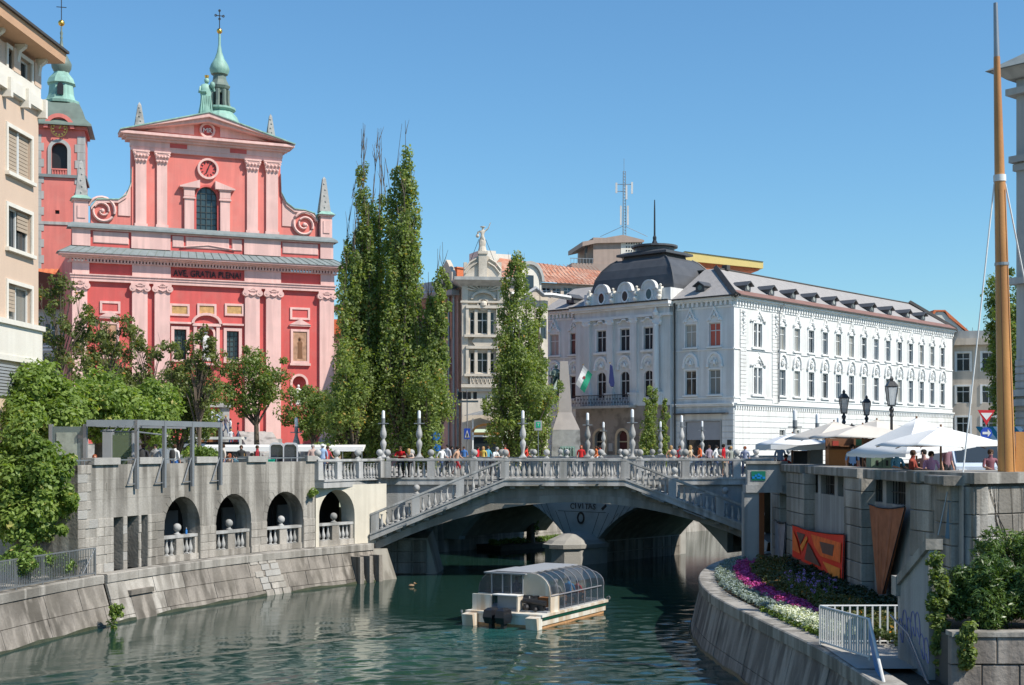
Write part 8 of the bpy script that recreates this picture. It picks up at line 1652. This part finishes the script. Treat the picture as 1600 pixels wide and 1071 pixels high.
def mot(x): 
    t=MB(); t.loft([[(x-.16,-.75,.2),(x+.16,-.75,.2),(x+.16,-.2,.2),(x-.16,-.2,.2)],[(x-.2,-.85,.45),(x+.2,-.85,.45),(x+.2,-.15,.45),(x-.2,-.15,.45)],[(x-.17,-.8,.72),(x+.17,-.8,.72),(x+.17,-.2,.72),(x-.17,-.2,.72)],[(x-.08,-.65,.8),(x+.08,-.65,.8),(x+.08,-.3,.8),(x-.08,-.3,.8)]]); o=t.build('outboard_motor',flat('motor_black',(.015,.016,.02),.25),bo)
    MB().box(x-.07,x+.07,-.6,-.35,-.5,.22).build('motor_leg',M['black'],o)
mot(-.27); mot(.27)
rf=lambda t,k=1.0: (1.62*(1 if abs(t) >1 else 1) ,0)
def sect(n=10,zl_=1.2,zt_=2.08,hw2=1.62,r_=.85):
    L=[(-hw2,zl_)]+[(-hw2+r_-r_*math.cos(a),zt_-.72+.72*math.sin(a)) for a in np.linspace(0,math.pi/2,n // 2+1)]; return L+[(-x,z) for x,z in L[::-1]]
S=sect(); ys=[.9+i*.62 for i in range(9)]
sc2=lambda y: min(1,.35+.65*math.sqrt(max(0,(Lb_-.15-y)/1.2))) if y >Lb_-1.35 else 1
S_at=lambda y,off=0: [(x*(1+off),y,.0+(1.2+(z-1.2)*sc2(y))+off*.6) for x,z in S]
bg_=glass('boat_canopy_glass',(.05,.07,.09),.04,.45,spec=1.0,var=0)
for y0,y1 in zip(ys[:-1],ys[1:]):
    A,B=S_at(y0),S_at(y1); half=(len(A)-1) // 2
    for rng in (range(0,half-1),range(half+1,len(A)-1)):
        q=MB()
        for i in rng: q.quad(A[i],A[i+1],B[i+1],B[i])
        q.build('canopy_pane',bg_,bo,smooth=True)
for y in ys: q=MB(); q.tube(S_at(y,.008),.018,6); q.tube([(1.62,y,.6),(1.62,y,1.2)],.02,6); q.tube([(-1.62,y,.6),(-1.62,y,1.2)],.02,6); q.build('canopy_rib',flat('grey_rib',(.22,.22,.24),.35),bo)
for y in (1.2,):
    q=MB(); q.tube([(1.64,.9,1.2),(1.64,Lb_-.8,1.2)],.03,6); q.tube([(-1.64,.9,1.2),(-1.64,Lb_-.8,1.2)],.03,6); q.build('canopy_rail',flat('grey_rib',(.3,.3,.32),.4),bo)
q=MB(); q.prism([(-.86,.95),(.72,.95),(.72,Lb_-1.2),(-.86,Lb_-1.2)],2.05,2.10,ax='z'); q.build('roof_panel',flat('roof_grey',(.3,.31,.32),.6),bo); 
q=MB(); q.prism([(-1.3,.7),(.6,.7),(.6,3.4),(-1.3,3.4)],2.0,2.055,ax='z') ; q.build('roof_panel',flat('roof_grey2',(.26,.27,.28),.6),bo)
for s_ in (-1,1):
    for i in range(len(ys)-1):
        if s_ >0 and i ==0: continue
        x0,x1=sorted((s_*1.60,s_*1.61)); MB().box(x0,x1,ys[i],ys[i+1],.6,1.2).build('side_pane',bg_,bo)
MB().box(1.55,1.64,.85,1.62,.56,1.24).build('side_panel',wht,bo)
# stern end of the cabin: left dark glazing, right white rounded board, open engine well below
q=MB(); hl_=[(x,z) for x,z in S if x >=-.02]; q.prism([(.42,1.2),(.42,2.06)]+[(x,z) for x,z in hl_ if x >.5]+[(1.6,1.2)],.84,.9); q.build('stern_board',wht,bo)
q=MB(); q.prism([(-1.6,1.2)]+[(x,z) for x,z in S if x <0]+[(.42,2.06),(.42,1.2)],.85,.87); q.build('stern_pane',bg_,bo)
for x in (-1.0,-.5,-.1,.42): MB().box(x-.02,x+.02,.8,.86,1.2,2.0).build('stern_mullion',M['grey'],bo)
MB().box(-1.6,-.75,.3,.4,.56,1.2).box(-1.6,.42,.75,.8,1.14,1.2).build('stern_locker',wht,bo); MB().box(-.75,.42,.85,.9,.56,1.15).build('engine_well',flat('grey_blue',(.3,.34,.38)),bo); MB().box(-.7,.45,.3,.86,1.18,1.22).build('well_cover',M['white'],bo); MB().box(.36,.42,.4,.85,.56,1.2).build('well_post',wht,bo)
q=MB(); q.tube([(.5,.7,1.0),(1.5,.72,.92)],.11,8); q.box(.5,1.4,.7,.9,.56,.85); q.ball(.7,.6,.75,.13,8); q.ball(1.1,.6,.68,.1,8); q.build('engine_gear',M['black'],bo)
MB().tube([(-1.62,-.5,.52),(-1.62,-.5,.62)],.05,6).build('bollard',M['steel'],bo); q=MB(); ring(q,0,0,.05,.09,-.02,.02,10); q.build('tie_ring',M['steel'],bo,(1.7,Lb_-.2,.62))
for i in range(4): MB().box(-.95,-.35,1.9+i*.9,2.3+i*.9,.62,1.0).build('bench',M['grey'],bo); MB().box(.55,1.2,1.9+i*.9,2.3+i*.9,.62,1.0).build('bench',flat('bench_wood',(.35,.16,.07)),bo)
bm=Matrix.Rotation(-math.atan2(.48,.88),4,'Z')
def onboat(x,y,label,shirt,legs,hair,rz=0,sc_=.92,pose='sit'): p=Vector((BX,BY,0))+bm @ Vector((x,y,.55)); return person(p.x,p.y,p.z,rz-.5,pose,label,shirt,legs,hair,s=sc_,group='passengers in the tour boat')
onboat(1.1,2.4,'grey haired passenger in a patterned grey top seated in the boat',(.35,.34,.32),(.35,.28,.2),'grey',R(180)); onboat(1.15,3.5,'dark haired passenger in a bright blue top in the boat',(.04,.25,.55),(.05,.06,.1),'black',R(180)); onboat(1.25,4.1,'passenger in a red top seated nearer the bow of the boat',(.55,.02,.03),(.05,.05,.06),'brown',R(170),.8)
onboat(-.8,2.6,'passenger in a blue and red top seen through the dark stern glass',(.1,.12,.3),(.05,.05,.06),'brown',R(160)); onboat(-.2,3.0,'passenger with white hair on the far side of the boat cabin',(.3,.3,.35),(.05,.05,.06),'white',R(200))
# duck
dkk=thing('duck','small brown and white duck swimming left of the boat','duck',PZ(643,917,0)); q=MB(); q.ball(0,0,.06,.16,8,sz=.5); q.ball(.15,0,.17,.06,8); q.tube([(.1,0,.08),(.15,0,.16)],.04,6); q.build('body',flat('duck_brown',(.25,.17,.1)),dkk,smooth=True); MB().box(.19,.26,-.02,.02,.15,.17).build('beak',flat('beak_orange',(.5,.2,.02)),dkk)
# ---------------------------------------------------------------- trees and plants
g=random.Random(42)
def poplar(name,label,px,D,top,base_z,prof,n,r,nl,size,seed,twigs=14,trunk=.28,t0=.04,bare=.1):
    """an upright poplar: n leading shoots, each a chain of leaf clumps that thins towards its tip"""
    gg_=random.Random(seed); x,y=X(px,D),D; H=zat(top,D)-base_z; cl,rd,sh,mb,tw=[],[],[],MB(),MB()
    for k in range(n):
        a=6.283*k/n+gg_.uniform(-.5,.5); rho=0 if k ==0 else gg_.uniform(.35,1.05); hk=1 if k ==0 else gg_.uniform(.45,1.0) ** .8; st=t0 if rho <.7 else gg_.uniform(t0,.25)
        f=lambda t: Vector((math.cos(a)*rho*prof(t/hk*.98)+.12*math.sin(t*9+k),math.sin(a)*rho*prof(t/hk*.98)+.1*math.cos(t*7+k),H*t)); t=st
        while t <hk*(1-bare*gg_.uniform(.4,1.4)):
            q_=t/hk; rr_=r*(.55+.75*(1-q_))*gg_.uniform(.7,1.25)
            if gg_.random() <.93: cl.append(f(t)+Vector((gg_.gauss(0,.16),gg_.gauss(0,.16),0))); rd.append(rr_); sh.append(gg_.random())
            t += rr_*.95/H
        p=[f(st*.5)]+[f(st+(hk-st)*j/5) for j in range(1,6)]; p[0]=Vector((0,0,max(0,H*st*.5))); mb.tube(p,[trunk*(.45 if k else 1)*max(0,1-j/4.4)+.012 for j in range(6)],6)
        for j in range(twigs): t=gg_.uniform(.62,.97)*hk; b=f(t); e=b+Vector((gg_.uniform(-.35,.35),gg_.uniform(-.3,.3),gg_.uniform(.7,1.9))); e.z=min(e.z,H*1.0); tw.tube([b,b.lerp(e,.5)+Vector((gg_.uniform(-.06,.06),0,0)),e],[.026,.018,.007],4)
    t=thing(name,label,'tree',(x,y,base_z)); put(leaf_mesh('crown',cl,rd,nl,size,M['leaf_poplar'],seed,1.45,up=.15,aspect=.75,tintc=sh),'crown',t)
    mb.build('trunk',M['bark'],t,smooth=True); tw.build('bare_twigs',M['twig'],t); return t
pf=lambda w,k=.8,e=.12: (lambda t: (w*max(0,1-t) ** k+e)*min(1,.55+t*4))
poplar('poplar_tree','tall poplar nearest the church, leftmost of the group, bare twigs at its top',566,92,192,GZ,pf(1.75,.42),11,.6,95,.098,1,9,bare=.15)
poplar('poplar_tree','lower poplar at the left edge of the group, touching the church corner',552,91,350,GZ,pf(1.3,.6,.3),6,.58,95,.098,41,4,bare=.12)
poplar('poplar_tree','tall poplar in the middle of the group with a ragged double top',594,94,200,GZ,pf(1.5,.45),10,.6,95,.098,2,9,bare=.2)
poplar('poplar_tree','tall dense poplar on the right of the group with the highest leafy top',632,91,188,GZ,pf(2.0,.42),12,.64,100,.098,3,7,bare=.1)
poplar('poplar_tree','shorter poplar shoot leaning right beside the rose wing',668,90,425,GZ,pf(1.7,.6,.5),7,.5,85,.095,4,4)
def blob(name,label,pxs,D,py_range,n,r,nl,size,leaf,seed,depth=2,base=GZ,trunk=.2,cat='tree',**k):
    gg_=random.Random(seed); px0,px1=pxs; cx,cz=(px0+px1)/2,(py_range[0]+py_range[1])/2; c=P(cx,cz,D); rx=(px1-px0)/2*D/FL; rz_=(py_range[1]-py_range[0])/2*D/FL
    cl,rd=cloud(gg_,c,max(.2,rx-r*.6),depth,max(.2,rz_-r*.5),n,r*.6,r); return bushy(name,label,(c.x,D,base),cl,rd,nl,size,M[leaf],seed,trunk,cat,**k)
blob('poplar_bush','spreading bushy poplar growth at the foot of the tall group, right side',(628,715),89,(545,712),120,.75,80,.098,'leaf_poplar',5,2,squash=1.3)
blob('poplar_bush','spreading bushy poplar growth at the foot of the tall group, left side',(506,600),90,(520,714),150,.75,80,.098,'leaf_poplar',6,2,squash=1.3)
poplar('poplar_tree','slim side shoot of leaves sticking up beside the orange chimney',690,89.5,378,GZ,pf(.9,.9),4,.42,80,.095,16,3,t0=.25,trunk=.12)
poplar('poplar_tree','medium poplar in front of the cream corner building',806,100,393,GZ,lambda t: (2.0*max(0,1-t) ** .75+.3),11,.68,110,.095,7,3,bare=.02)
poplar('poplar_tree','forked companion of the medium poplar, between it and the monument',842,102,428,GZ,lambda t: (1.7*max(0,1-t) ** .8+.1),6,.55,95,.095,8,4,bare=.15)
blob('poplar_bush','leafy foot of the medium poplars with a low side bough',(752,890),99,(548,712),120,.62,80,.095,'leaf_poplar',9,1.4,squash=1.3)
poplar('young_poplar','young pale green poplar before the palace portal',1016,112,598,GZ,pf(.6,.5),5,.36,75,.08,10,2,trunk=.1,bare=.03)
poplar('young_poplar','small twin shoot right of the young poplar',1037,112.5,620,GZ,pf(.35,.5),3,.3,65,.08,11,2,trunk=.07,bare=.03)
# trees before the church
blob('street_tree','round crowned tree with spreading limbs in front of the church, right of the door',(335,468),105,(535,668),75,1.0,110,.115,'leaf_dark',12,2,trunk=.22)
blob('street_tree','low dark tree between the round tree and the poplars',(430,545),103,(600,692),60,.9,110,.115,'leaf_dark',13,2,trunk=.18)
blob('street_tree','olive tree before the church with thin bare upper twigs',(225,355),100,(560,665),60,.95,110,.11,'leaf_dark',14,2,trunk=.2)
def thin_tree(label,px,D,top,wpx,seed,leafn,bz=GZ):
    gg_=random.Random(seed); t=thing('sparse_tree',label,'tree',(X(px,D),D,bz)); H=zat(top,D)-bz; w_=wpx*D/FL/2; mb=MB(); mb.tube([(0,0,0),(.1,0,H*.35),(0,0,H*.6)],[.16,.12,.08],7); cl=[]
    for k in range(34):
        a=gg_.uniform(0,6.28); s_=gg_.uniform(.25,1); z0_=H*gg_.uniform(.25,.6); e=Vector((math.cos(a)*w_*s_,math.sin(a)*w_*.6*s_,min(H,z0_+H*gg_.uniform(.15,.5)))); m1=Vector((e.x*.45,e.y*.45,z0_+(e.z-z0_)*.6)); mb.tube([(0,0,z0_),m1,e],[.05,.03,.008],4)
        for j in range(2): f=e+Vector((gg_.uniform(-.5,.5),gg_.uniform(-.5,.5),gg_.uniform(.1,.8))); mb.tube([m1.lerp(e,.6),f],[.02,.006],4); cl += [f*1,e*1]
    mb.build('trunk',M['twig'],t); cl=[c-Vector((0,0,.2)) for c in cl if gg_.random() <.6]; put(leaf_mesh('crown',cl,[.34]*len(cl),leafn,.11,M['leaf_brown'],seed),'crown',t)
thin_tree('sparse browning tree with bare twigs over the left lower corner of the church',95,80,440,110,21,40); thin_tree('sparse browning tree in front of the left picture panel of the church',165,84,490,110,22,46); thin_tree('sparse tree with olive leaves before the left church pilasters',235,86,525,110,23,50); thin_tree('sparse dark tree under the church niche',310,90,530,90,24,50)
blob('street_tree','low green tree filling the gap between the sparse trees and the round tree',(210,345),92,(575,712),105,.85,110,.11,'leaf_dark',71,1.5,trunk=.15)
blob('street_tree','olive green tree under the left church pilasters',(110,245),90,(545,700),100,.85,90,.11,'leaf_dark',72,1.5,trunk=.15)
# plane trees on the left bank
def plane(label,px0,px1,py0,py1,D,n,seed,size=.16,r=1.0,nl=95,depth=2.4,base=GZ,leaf='leaf_plane',trunk=.25): return blob('plane_tree',label,(px0,px1),D,(py0,py1),n,r,nl,size,leaf,seed,depth,base,trunk,up=.55)
plane('big leafy plane tree filling the left edge above the wall',-40,135,568,725,60,160,31,.115,nl=150)
plane('plane tree behind the steel canopy, left of the green poster',85,225,580,695,66,125,32,.115,.9,nl=140)
plane('plane tree behind the middle of the steel canopy',175,290,592,705,70,100,33,.11,.85,nl=130)
plane('nearest leafy tree hanging over the corner wall on the left',-50,122,650,872,50.5,210,34,.105,.72,160,1.5,LEDGE)
blob('creeper','creeper and young leaves hanging round the dark arch on the left',(0,122),53.5,(760,850),60,.5,80,.11,'leaf_dark',35,.7,LEDGE,.08,'creeper')
blob('hedge','clipped bright green hedge behind the canopy posts',(283,345),72,(697,722),30,.45,110,.08,'leaf_plane',36,.8,GZ,0,'hedge')
blob('hedge','low dark shrubs at the foot of the poplars',(470,560),88,(690,715),26,.5,90,.1,'leaf_dark',37,.8,GZ,0,'hedge')
blob('street_tree','dark green tree beyond the mast at the right edge',(1538,1606),112,(418,705),190,1.1,80,.15,'leaf_dark',38,2.5,GZ,.3)
for i,(px,D,sz) in enumerate(((60,50.5,34),(20,48.5,40),(95,52,26))): blob('weed_bush',['feathery weeds behind the metal railing','thick weeds at the left end of the metal railing','low weeds below the dark arch'][i],(px-sz,px+sz),D,(850+6*i,905),20,.4,130,.06,'leaf_grass',40+i,.5,LEDGE,0,'weeds')
# creepers growing from the quay joint
for lab,px,y0,y1,nm in (('green plants sprouting from the joint of the left quay wall',180,930,985,'a'),('tuft of fern hanging from the wall beside the cream arch',489,758,780,'b')): D=52.4 if nm =='a' else 68.6; blob('wall_plant',lab,(px-(16 if nm =='a' else 5),px+(16 if nm =='a' else 5)),D,(y0,y1),16 if nm =='a' else 6,.22,50,.06,'leaf_plane',50,.25,0 if nm =='a' else 4.6,0,'wall plant')
# bush on the planter
blob('oleander_bush','large glossy narrow leaved bush spilling over the planter, bottom right',(1466,1660),29.9,(862,995),150,.34,170,.072,'leaf_ole',60,.9,3.05,.05,'bush',aspect=.28,up=.5)
blob('oleander_bush','taller pale sprays of narrow leaves against the sunlit pier',(1545,1650),32.6,(815,905),44,.36,70,.085,'leaf_ole',61,.7,3.0,.04,'bush',aspect=.25,up=.4)
blob('oleander_bush','thin spray of narrow leaves at the dark corner of the pier',(1522,1565),32.2,(820,880),12,.28,50,.085,'leaf_ole',62,.4,3.0,.04,'bush',aspect=.25)
blob('ivy','dark ivy trailing down the planter wall',(1495,1530),28.7,(965,1045),24,.16,60,.06,'leaf_dark',63,.1,1.0,0,'ivy')
blob('ivy','added ivy covering the bright blunt front end of the stair wall',(1452,1482),29.75,(850,1060),46,.17,60,.055,'leaf_dark',64,.08,1.0,0,'ivy')  # ivy added to hide the sunlit end face of the wall
# bare creeper stems on the pier
q=MB(); gi=random.Random(4)
for k in range(9):
    x0=gi.uniform(.3,2.6); z=6.3; pts=[(x0,-.06,z)]
    for j in range(6): x0 += gi.uniform(-.05,.35); z -= gi.uniform(.3,.6); pts.append((x0,-.06,z))
    q.tube(pts,.009,4)
crp=thing('bare_creeper','thin bare creeper stems spread over the sunlit face of the pier','creeper',(12.75,37.0,0),PA+R(20)); q.build('stem',M['twig'],crp)
# flower bed
def flower(name,label,y0,y1,off,wd,hh,n,col1,col2,seed,size=.045,col3=None):
    gf=np.random.default_rng(seed); m=leafmat(name+'_petals',col1,col2,col3,trans=.2); cl=[]
    for i in range(n):
        s_=y0+(y1-y0)*gf.random(); p=RQ.T(Vector((s_,off+wd*gf.random(),LEDGE+.02+hh*(.3+.7*gf.random())))); cl.append(tuple(p))
    o=put(leaf_mesh(name,cl,[.14]*n,26,size,m,seed,.6,up=.8),name); tag(o,label,'flowers',kind='stuff'); return o
sY=lambda y: min(range(0,700),key=lambda i: abs(RQ.at(i/10)[0].y-y))/10
a_,b_2,c_2=sY(36.2),sY(60),sY(42)
M_g=((.02,.05,.015),(.06,.11,.03))
flower('silver_edging','grey silver leaved edging plants following the quay coping',c_2-1.5,b_2,.6,.75,.22,620,(.10,.14,.13),(.36,.42,.40),1)
flower('pink_flowers','band of magenta pink flowers in the curved bed',c_2-3,b_2-2,1.3,.65,.3,420,(.22,.03,.12),(.62,.08,.36),2)
flower('white_flowers','cluster of white flowers by the white railing',a_-.6,c_2-1.3,.6,.8,.3,200,(.35,.4,.2),(.85,.85,.78),3)
flower('edging_grass','bright low grass between the coping and the white flowers',a_-.6,c_2,.5,.3,.1,120,(.08,.14,.02),(.25,.32,.06),4)
flower('olive_bedding','olive and dull orange bedding plants in the middle of the bed',a_-1,b_2-1,2.0,1.4,.42,900,(.05,.07,.02),(.16,.14,.04),5,.05,(.5,.2,.03))
flower('orange_flowers','orange marigolds behind the white back railing',a_-3,a_+3.5,1.6,2.3,.4,420,(.05,.09,.02),(.10,.12,.03),6,.05,(.75,.28,.02))
flower('dark_bedding','dark tall bedding plants against the foot of the terrace wall',a_-1,b_2,3.3,1.5,.42,850,(.015,.03,.012),(.05,.07,.03),7,.06)
for i in range(8):
    s_=c_2+i*.55; p=RQ.T(Vector((s_,2.4+.3*(i % 3),LEDGE))); t=thing('verbena',['first','second','third','fourth','fifth','sixth','seventh','eighth'][i]+' clump of lilac verbena counted from the white railing','flower',p,0,'verbena stems in the flower bed'); q=MB(); hd_=[]
    for k in range(6): x,y_=gi.uniform(-.35,.35),gi.uniform(-.3,.3); z=gi.uniform(.55,.95); q.tube([(0,0,0),(x*.5,y_*.5,z*.6),(x,y_,z)],.008,4); hd_.append((x,y_,z))
    q.build('stem',M['leaf_grass'],t); put(leaf_mesh('flower_head',hd_,[.055]*6,12,.025,flat('lilac',(.35,.2,.5)),i),'flower_head',t)
# grass under the far arch, moss and rubble
gz_=random.Random(1); cl=[(gz_.uniform(-1.5,9),0,0) for _ in range(260)]; cl=[(x,94+(x+1)*1.08+gz_.uniform(-1.6,.6),.45+gz_.uniform(-.1,.15)) for x,_,_ in cl]
tag(put(leaf_mesh('river_grass',cl,[.25]*len(cl),40,.07,M['leaf_grass'],9,.6,up=.9),'river_grass'),'bright grass on the bank strip under the left bridge arch','grass',kind='stuff')
mb=MB(); mb.loft([[(-1,90.8,-.6),(11,103.5,-.6),(9,107,-.6),(-3,94,-.6)],[(-.7,91.6,.32),(10.3,103.6,.36),(8.6,106.6,.4),(-2.9,93.8,.36)]]); tag(mb.build('bank_strip',M['soil']),kind='structure')
tt_=thing('bare_tree','bare leaning tree trunk on the grass strip under the bridge','tree trunk',(X(829,95),95,.3)); MB().tube([(0,0,0),(.05,0,2.5),(-.1,0,5.5)],[.32,.24,.2],8).build('trunk',M['bark'],tt_,smooth=True); put(leaf_mesh('ivy_leaves',[(.35,0,z) for z in np.linspace(.8,3.2,12)],[.28]*12,50,.07,M['leaf_grass'],3),'ivy_leaves',tt_)
# ---------------------------------------------------------------- people
WH,GR,BK,BL,DN=(.7,.7,.68),(.3,.3,.3),(.02,.02,.025),(.05,.15,.4),(.06,.09,.17)
person(X(627,76.3),75.95,5.4,0,'lean','man in a red t-shirt leaning on the balustrade between two lamp posts',(.55,.01,.015),BK,'brown',s=1.08)
person(X(641.5,76.3),75.9,5.4,R(-15),'lean','blond woman in a pale top leaning beside the red shirted man',(.55,.45,.38),BK,'blond',long=True)
person(X(1131,76.3),76.4,5.4,R(70),'stand','man in a red shirt and khaki shorts standing on the right half of the bridge',(.5,.01,.02),(.25,.2,.13),'black',shorts=True,s=1.07)
person(X(1142,77),77,5.4,R(30),'stand','fair haired person in grey green just right of the standing red shirted man',(.3,.32,.28),DN,'blond')
person(X(1163,76.5),76.3,5.4,R(-20),'stand','person in a blue grey top leaning near the market end of the bridge',(.3,.33,.45),DN,'red')
person(X(714,77),77.0,5.4,R(80),'walk','bare shouldered tanned man walking left of the crossing sign',(.5,.3,.2),(.3,.02,.03),'black',shorts=True)
person(X(771,76.6),76.5,5.4,R(60),'lean','man in a white shirt bending over the balustrade before the shop entrance',WH,BK,'grey',s=1.05)
row=[(690,80,'walk',WH,DN,'brown',60,'person in a white t-shirt left of the walking tanned man'),(699,82,'stand',(.45,.45,.47),BK,'black',-40,'person in a light grey top behind the stone balls left of the sign'),(706,83,'stand',BK,BK,'black',20,'dark dressed person under the blue signs'),
 (725,95,'stand',BL,DN,'brown',0,'person in blue beside the crossing sign post'),(746,92,'walk',(.55,.02,.03),BK,'black',70,'person in red before the shop doorway'),(755,92,'stand',(.6,.45,.1),DN,'blond',-20,'fair person in a yellow top before the shop doorway'),(762,94,'walk',(.1,.3,.4),BK,'brown',50,'person in a teal top passing the shop doorway'),
 (789,90,'stand',(.55,.1,.06),BK,'brown',0,'person in rust red right of the man in the white shirt'),(822,86,'walk',(.55,.05,.03),DN,'brown',90,'person in orange red at the foot of the tall lamp post'),(908,90,'stand',(.5,.02,.02),BK,'red',0,'person in red by the foot of the monument'),
 (932,92,'walk',(.6,.15,.04),WH,'brown',-60,'person in orange far off between the lamp posts'),(938,92.5,'walk',(.4,.03,.02),BK,'black',-60,'person in dark red far off right of the one in orange'),(1048,87,'walk',(.6,.35,.2),DN,'blond',50,'fair person in a peach top under the young poplar'),
 (1062,86,'stand',(.5,.03,.04),BK,'brown',0,'person in crimson left of the palace shop window'),(1078,85,'walk',(.6,.45,.3),WH,'blond',80,'person in cream before the palace shop window'),(1094,84.5,'walk',(.65,.12,.03),DN,'brown',-70,'person in bright orange before the shop window'),(1108,84,'stand',(.3,.25,.3),BK,'brown',30,'person in mauve before the shop window, right side'),(1118,83.5,'walk',WH,DN,'black',80,'person in white left of the man in the red shirt'),
 (148,61,'sit',(.2,.1,.06),BK,'red',30,'seated person in brown between the glass screen and the grey pillar'),(165,62,'sit',BK,BK,'black',-20,'seated person in black beside the grey pillar'),
 (224,62.5,'stand',(.03,.03,.035),DN,'brown',170,'woman with a black and white backpack behind the first canopy bay'),(243,64,'stand',GR,BK,'black',0,'person in grey in shade behind the parapet'),(273,65,'stand',WH,BL,'brown',160,'person in a white top and jeans with a bag right of the second canopy post')]
for i,px in enumerate((349,358,366,377,383,394,402,412)): row.append((px,72+i*.4,'sit' if i % 3 else 'stand',[(.5,.45,.4),(.5,.3,.2),(.05,.15,.2),(.03,.03,.03),(.45,.1,.08),(.15,.45,.45),(.3,.02,.03),(.3,.25,.2)][i],BK if i % 2 else DN,['brown','red','black','brown','blond','black','brown','grey'][i],-60+i*25,['person in a beige top, first of the crowd right of the last canopy post','red haired person in a tan top in the left bank crowd','person in dark teal in the left bank crowd','person in black in the left bank crowd','fair haired person in a brick red top in the left bank crowd','person in turquoise in the left bank crowd','person in wine red in the left bank crowd','grey haired person at the right end of the crowd beside the kiosks'][i]))
row += [(489,73,'stand',(.5,.35,.3),BK,'grey',20,'bald sunburnt person behind the first stone ball of the lit balustrade'),(504,74,'stand',(.3,.42,.6),DN,'white',0,'person in a pale blue shirt and white cap at the lit balustrade'),(511,76,'walk',(.4,.05,.06),BK,'brown',60,'person in dark red behind the lit balustrade'),
 (1219,62,'stand',(.2,.22,.25),BK,'black',0,'person in grey at the left end of the market'),(1228,60,'sit',(.6,.03,.03),DN,'brown',10,'seated person in red at the left end of the market'),(1243,60.5,'sit',(.5,.3,.2),BK,'brown',60,'seated person in tan under the long umbrella'),(1258,61,'stand',WH,BK,'red',-30,'waiter in a white shirt under the long umbrella'),
 (1332,53,'stand',(.2,.35,.6),BK,'black',0,'person in light blue at the bar counter'),(1345,54,'stand',BK,BK,'brown',40,'person in black beside the wooden kiosk'),(1402,46,'sit',(.1,.3,.5),DN,'brown',20,'person in turquoise patterned top behind the green cabinet'),
 (1427,42,'sit',(.3,.06,.04),BK,'brown',60,'person in a rust top with an arm raised to the head, under the bright umbrella'),(1443,43,'sit',(.35,.2,.18),BK,'black',-40,'person with sunglasses seated left of the one in lilac'),(1455,41.5,'sit',(.5,.28,.5),DN,'black',0,'person in a lilac t-shirt seated at the parapet'),(1479,46,'stand',(.22,.12,.15),BK,'black',30,'standing person in plum behind the umbrella pole'),(1548,44,'sit',(.25,.1,.12),BK,'brown',0,'person in dark red seated left of the mast foot'),(1594,44,'stand',(.05,.06,.08),BK,'brown',20,'person in navy at the far right edge behind the blue board')]
for px,D,pose,s1,s2,hr_,fc_,lab in row:
    if px >1210: D += 4.5 if px <1300 else (2 if px <1350 else 3)
    person(X(px,D),D,GZ+(.25 if pose =='sit' and px >1400 else 0),R(fc_),pose,lab,s1,s2,hr_,long=hr_ in ('red','blond'),hat=WH if 'cap' in lab else None,bag=(.05,.05,.05) if ('backpack' in lab or 'bag' in lab) else None,s=1.0+(px % 5)*.015)
# people on the church steps
for i,(px,py,s1,lab) in enumerate(((331,640,WH,'person in white with a red cap on the upper church steps'),(341,644,(.4,.45,.6),'person in pale blue on the upper church steps'),(352,650,(.1,.08,.1),'person in black sitting higher on the church steps'),(360,655,WH,'person in white in the middle of the church steps'),(345,658,BL,'person in blue standing lower on the church steps'),(361,672,(.6,.62,.65),'person in a white jacket and jeans walking before the church steps'),(322,672,BL,'person in a blue top left of the church steps'),(372,662,(.3,.02,.03),'person in dark red on the right of the church steps'))):
    D=118 if py <660 else 112; z=zat(py+14,D); person(X(px,D),D,max(GZ,z-.9+(.0)),R(40*i),'stand' if i % 2 else 'walk',lab,s1,DN,['brown','black','blond'][i % 3],hat=(.5,.02,.02) if 'cap' in lab else None)
# chairs and tables under the market umbrellas
def cafe(x,y,i):
    t=thing('cafe_table',['small round cafe table behind the seated woman in rust','small round cafe table behind the lilac shirt','small round cafe table beside the green cabinet','small round cafe table at the left end of the market','small round cafe table under the long low umbrella'][i],'table',(x,y,GZ),0,'cafe tables on the market terrace'); MB().lathe([(.38,.72),(.38,.75)],14).build('table_top',M['wooddark'],t); MB().lathe([(.25,0),(.03,.04),(.03,.72)],8).build('leg',M['iron'],t)
for i,(px,D) in enumerate(((1420,46),(1449,44),(1410,49),(1236,66),(1250,64))): cafe(X(px,D),D,i)
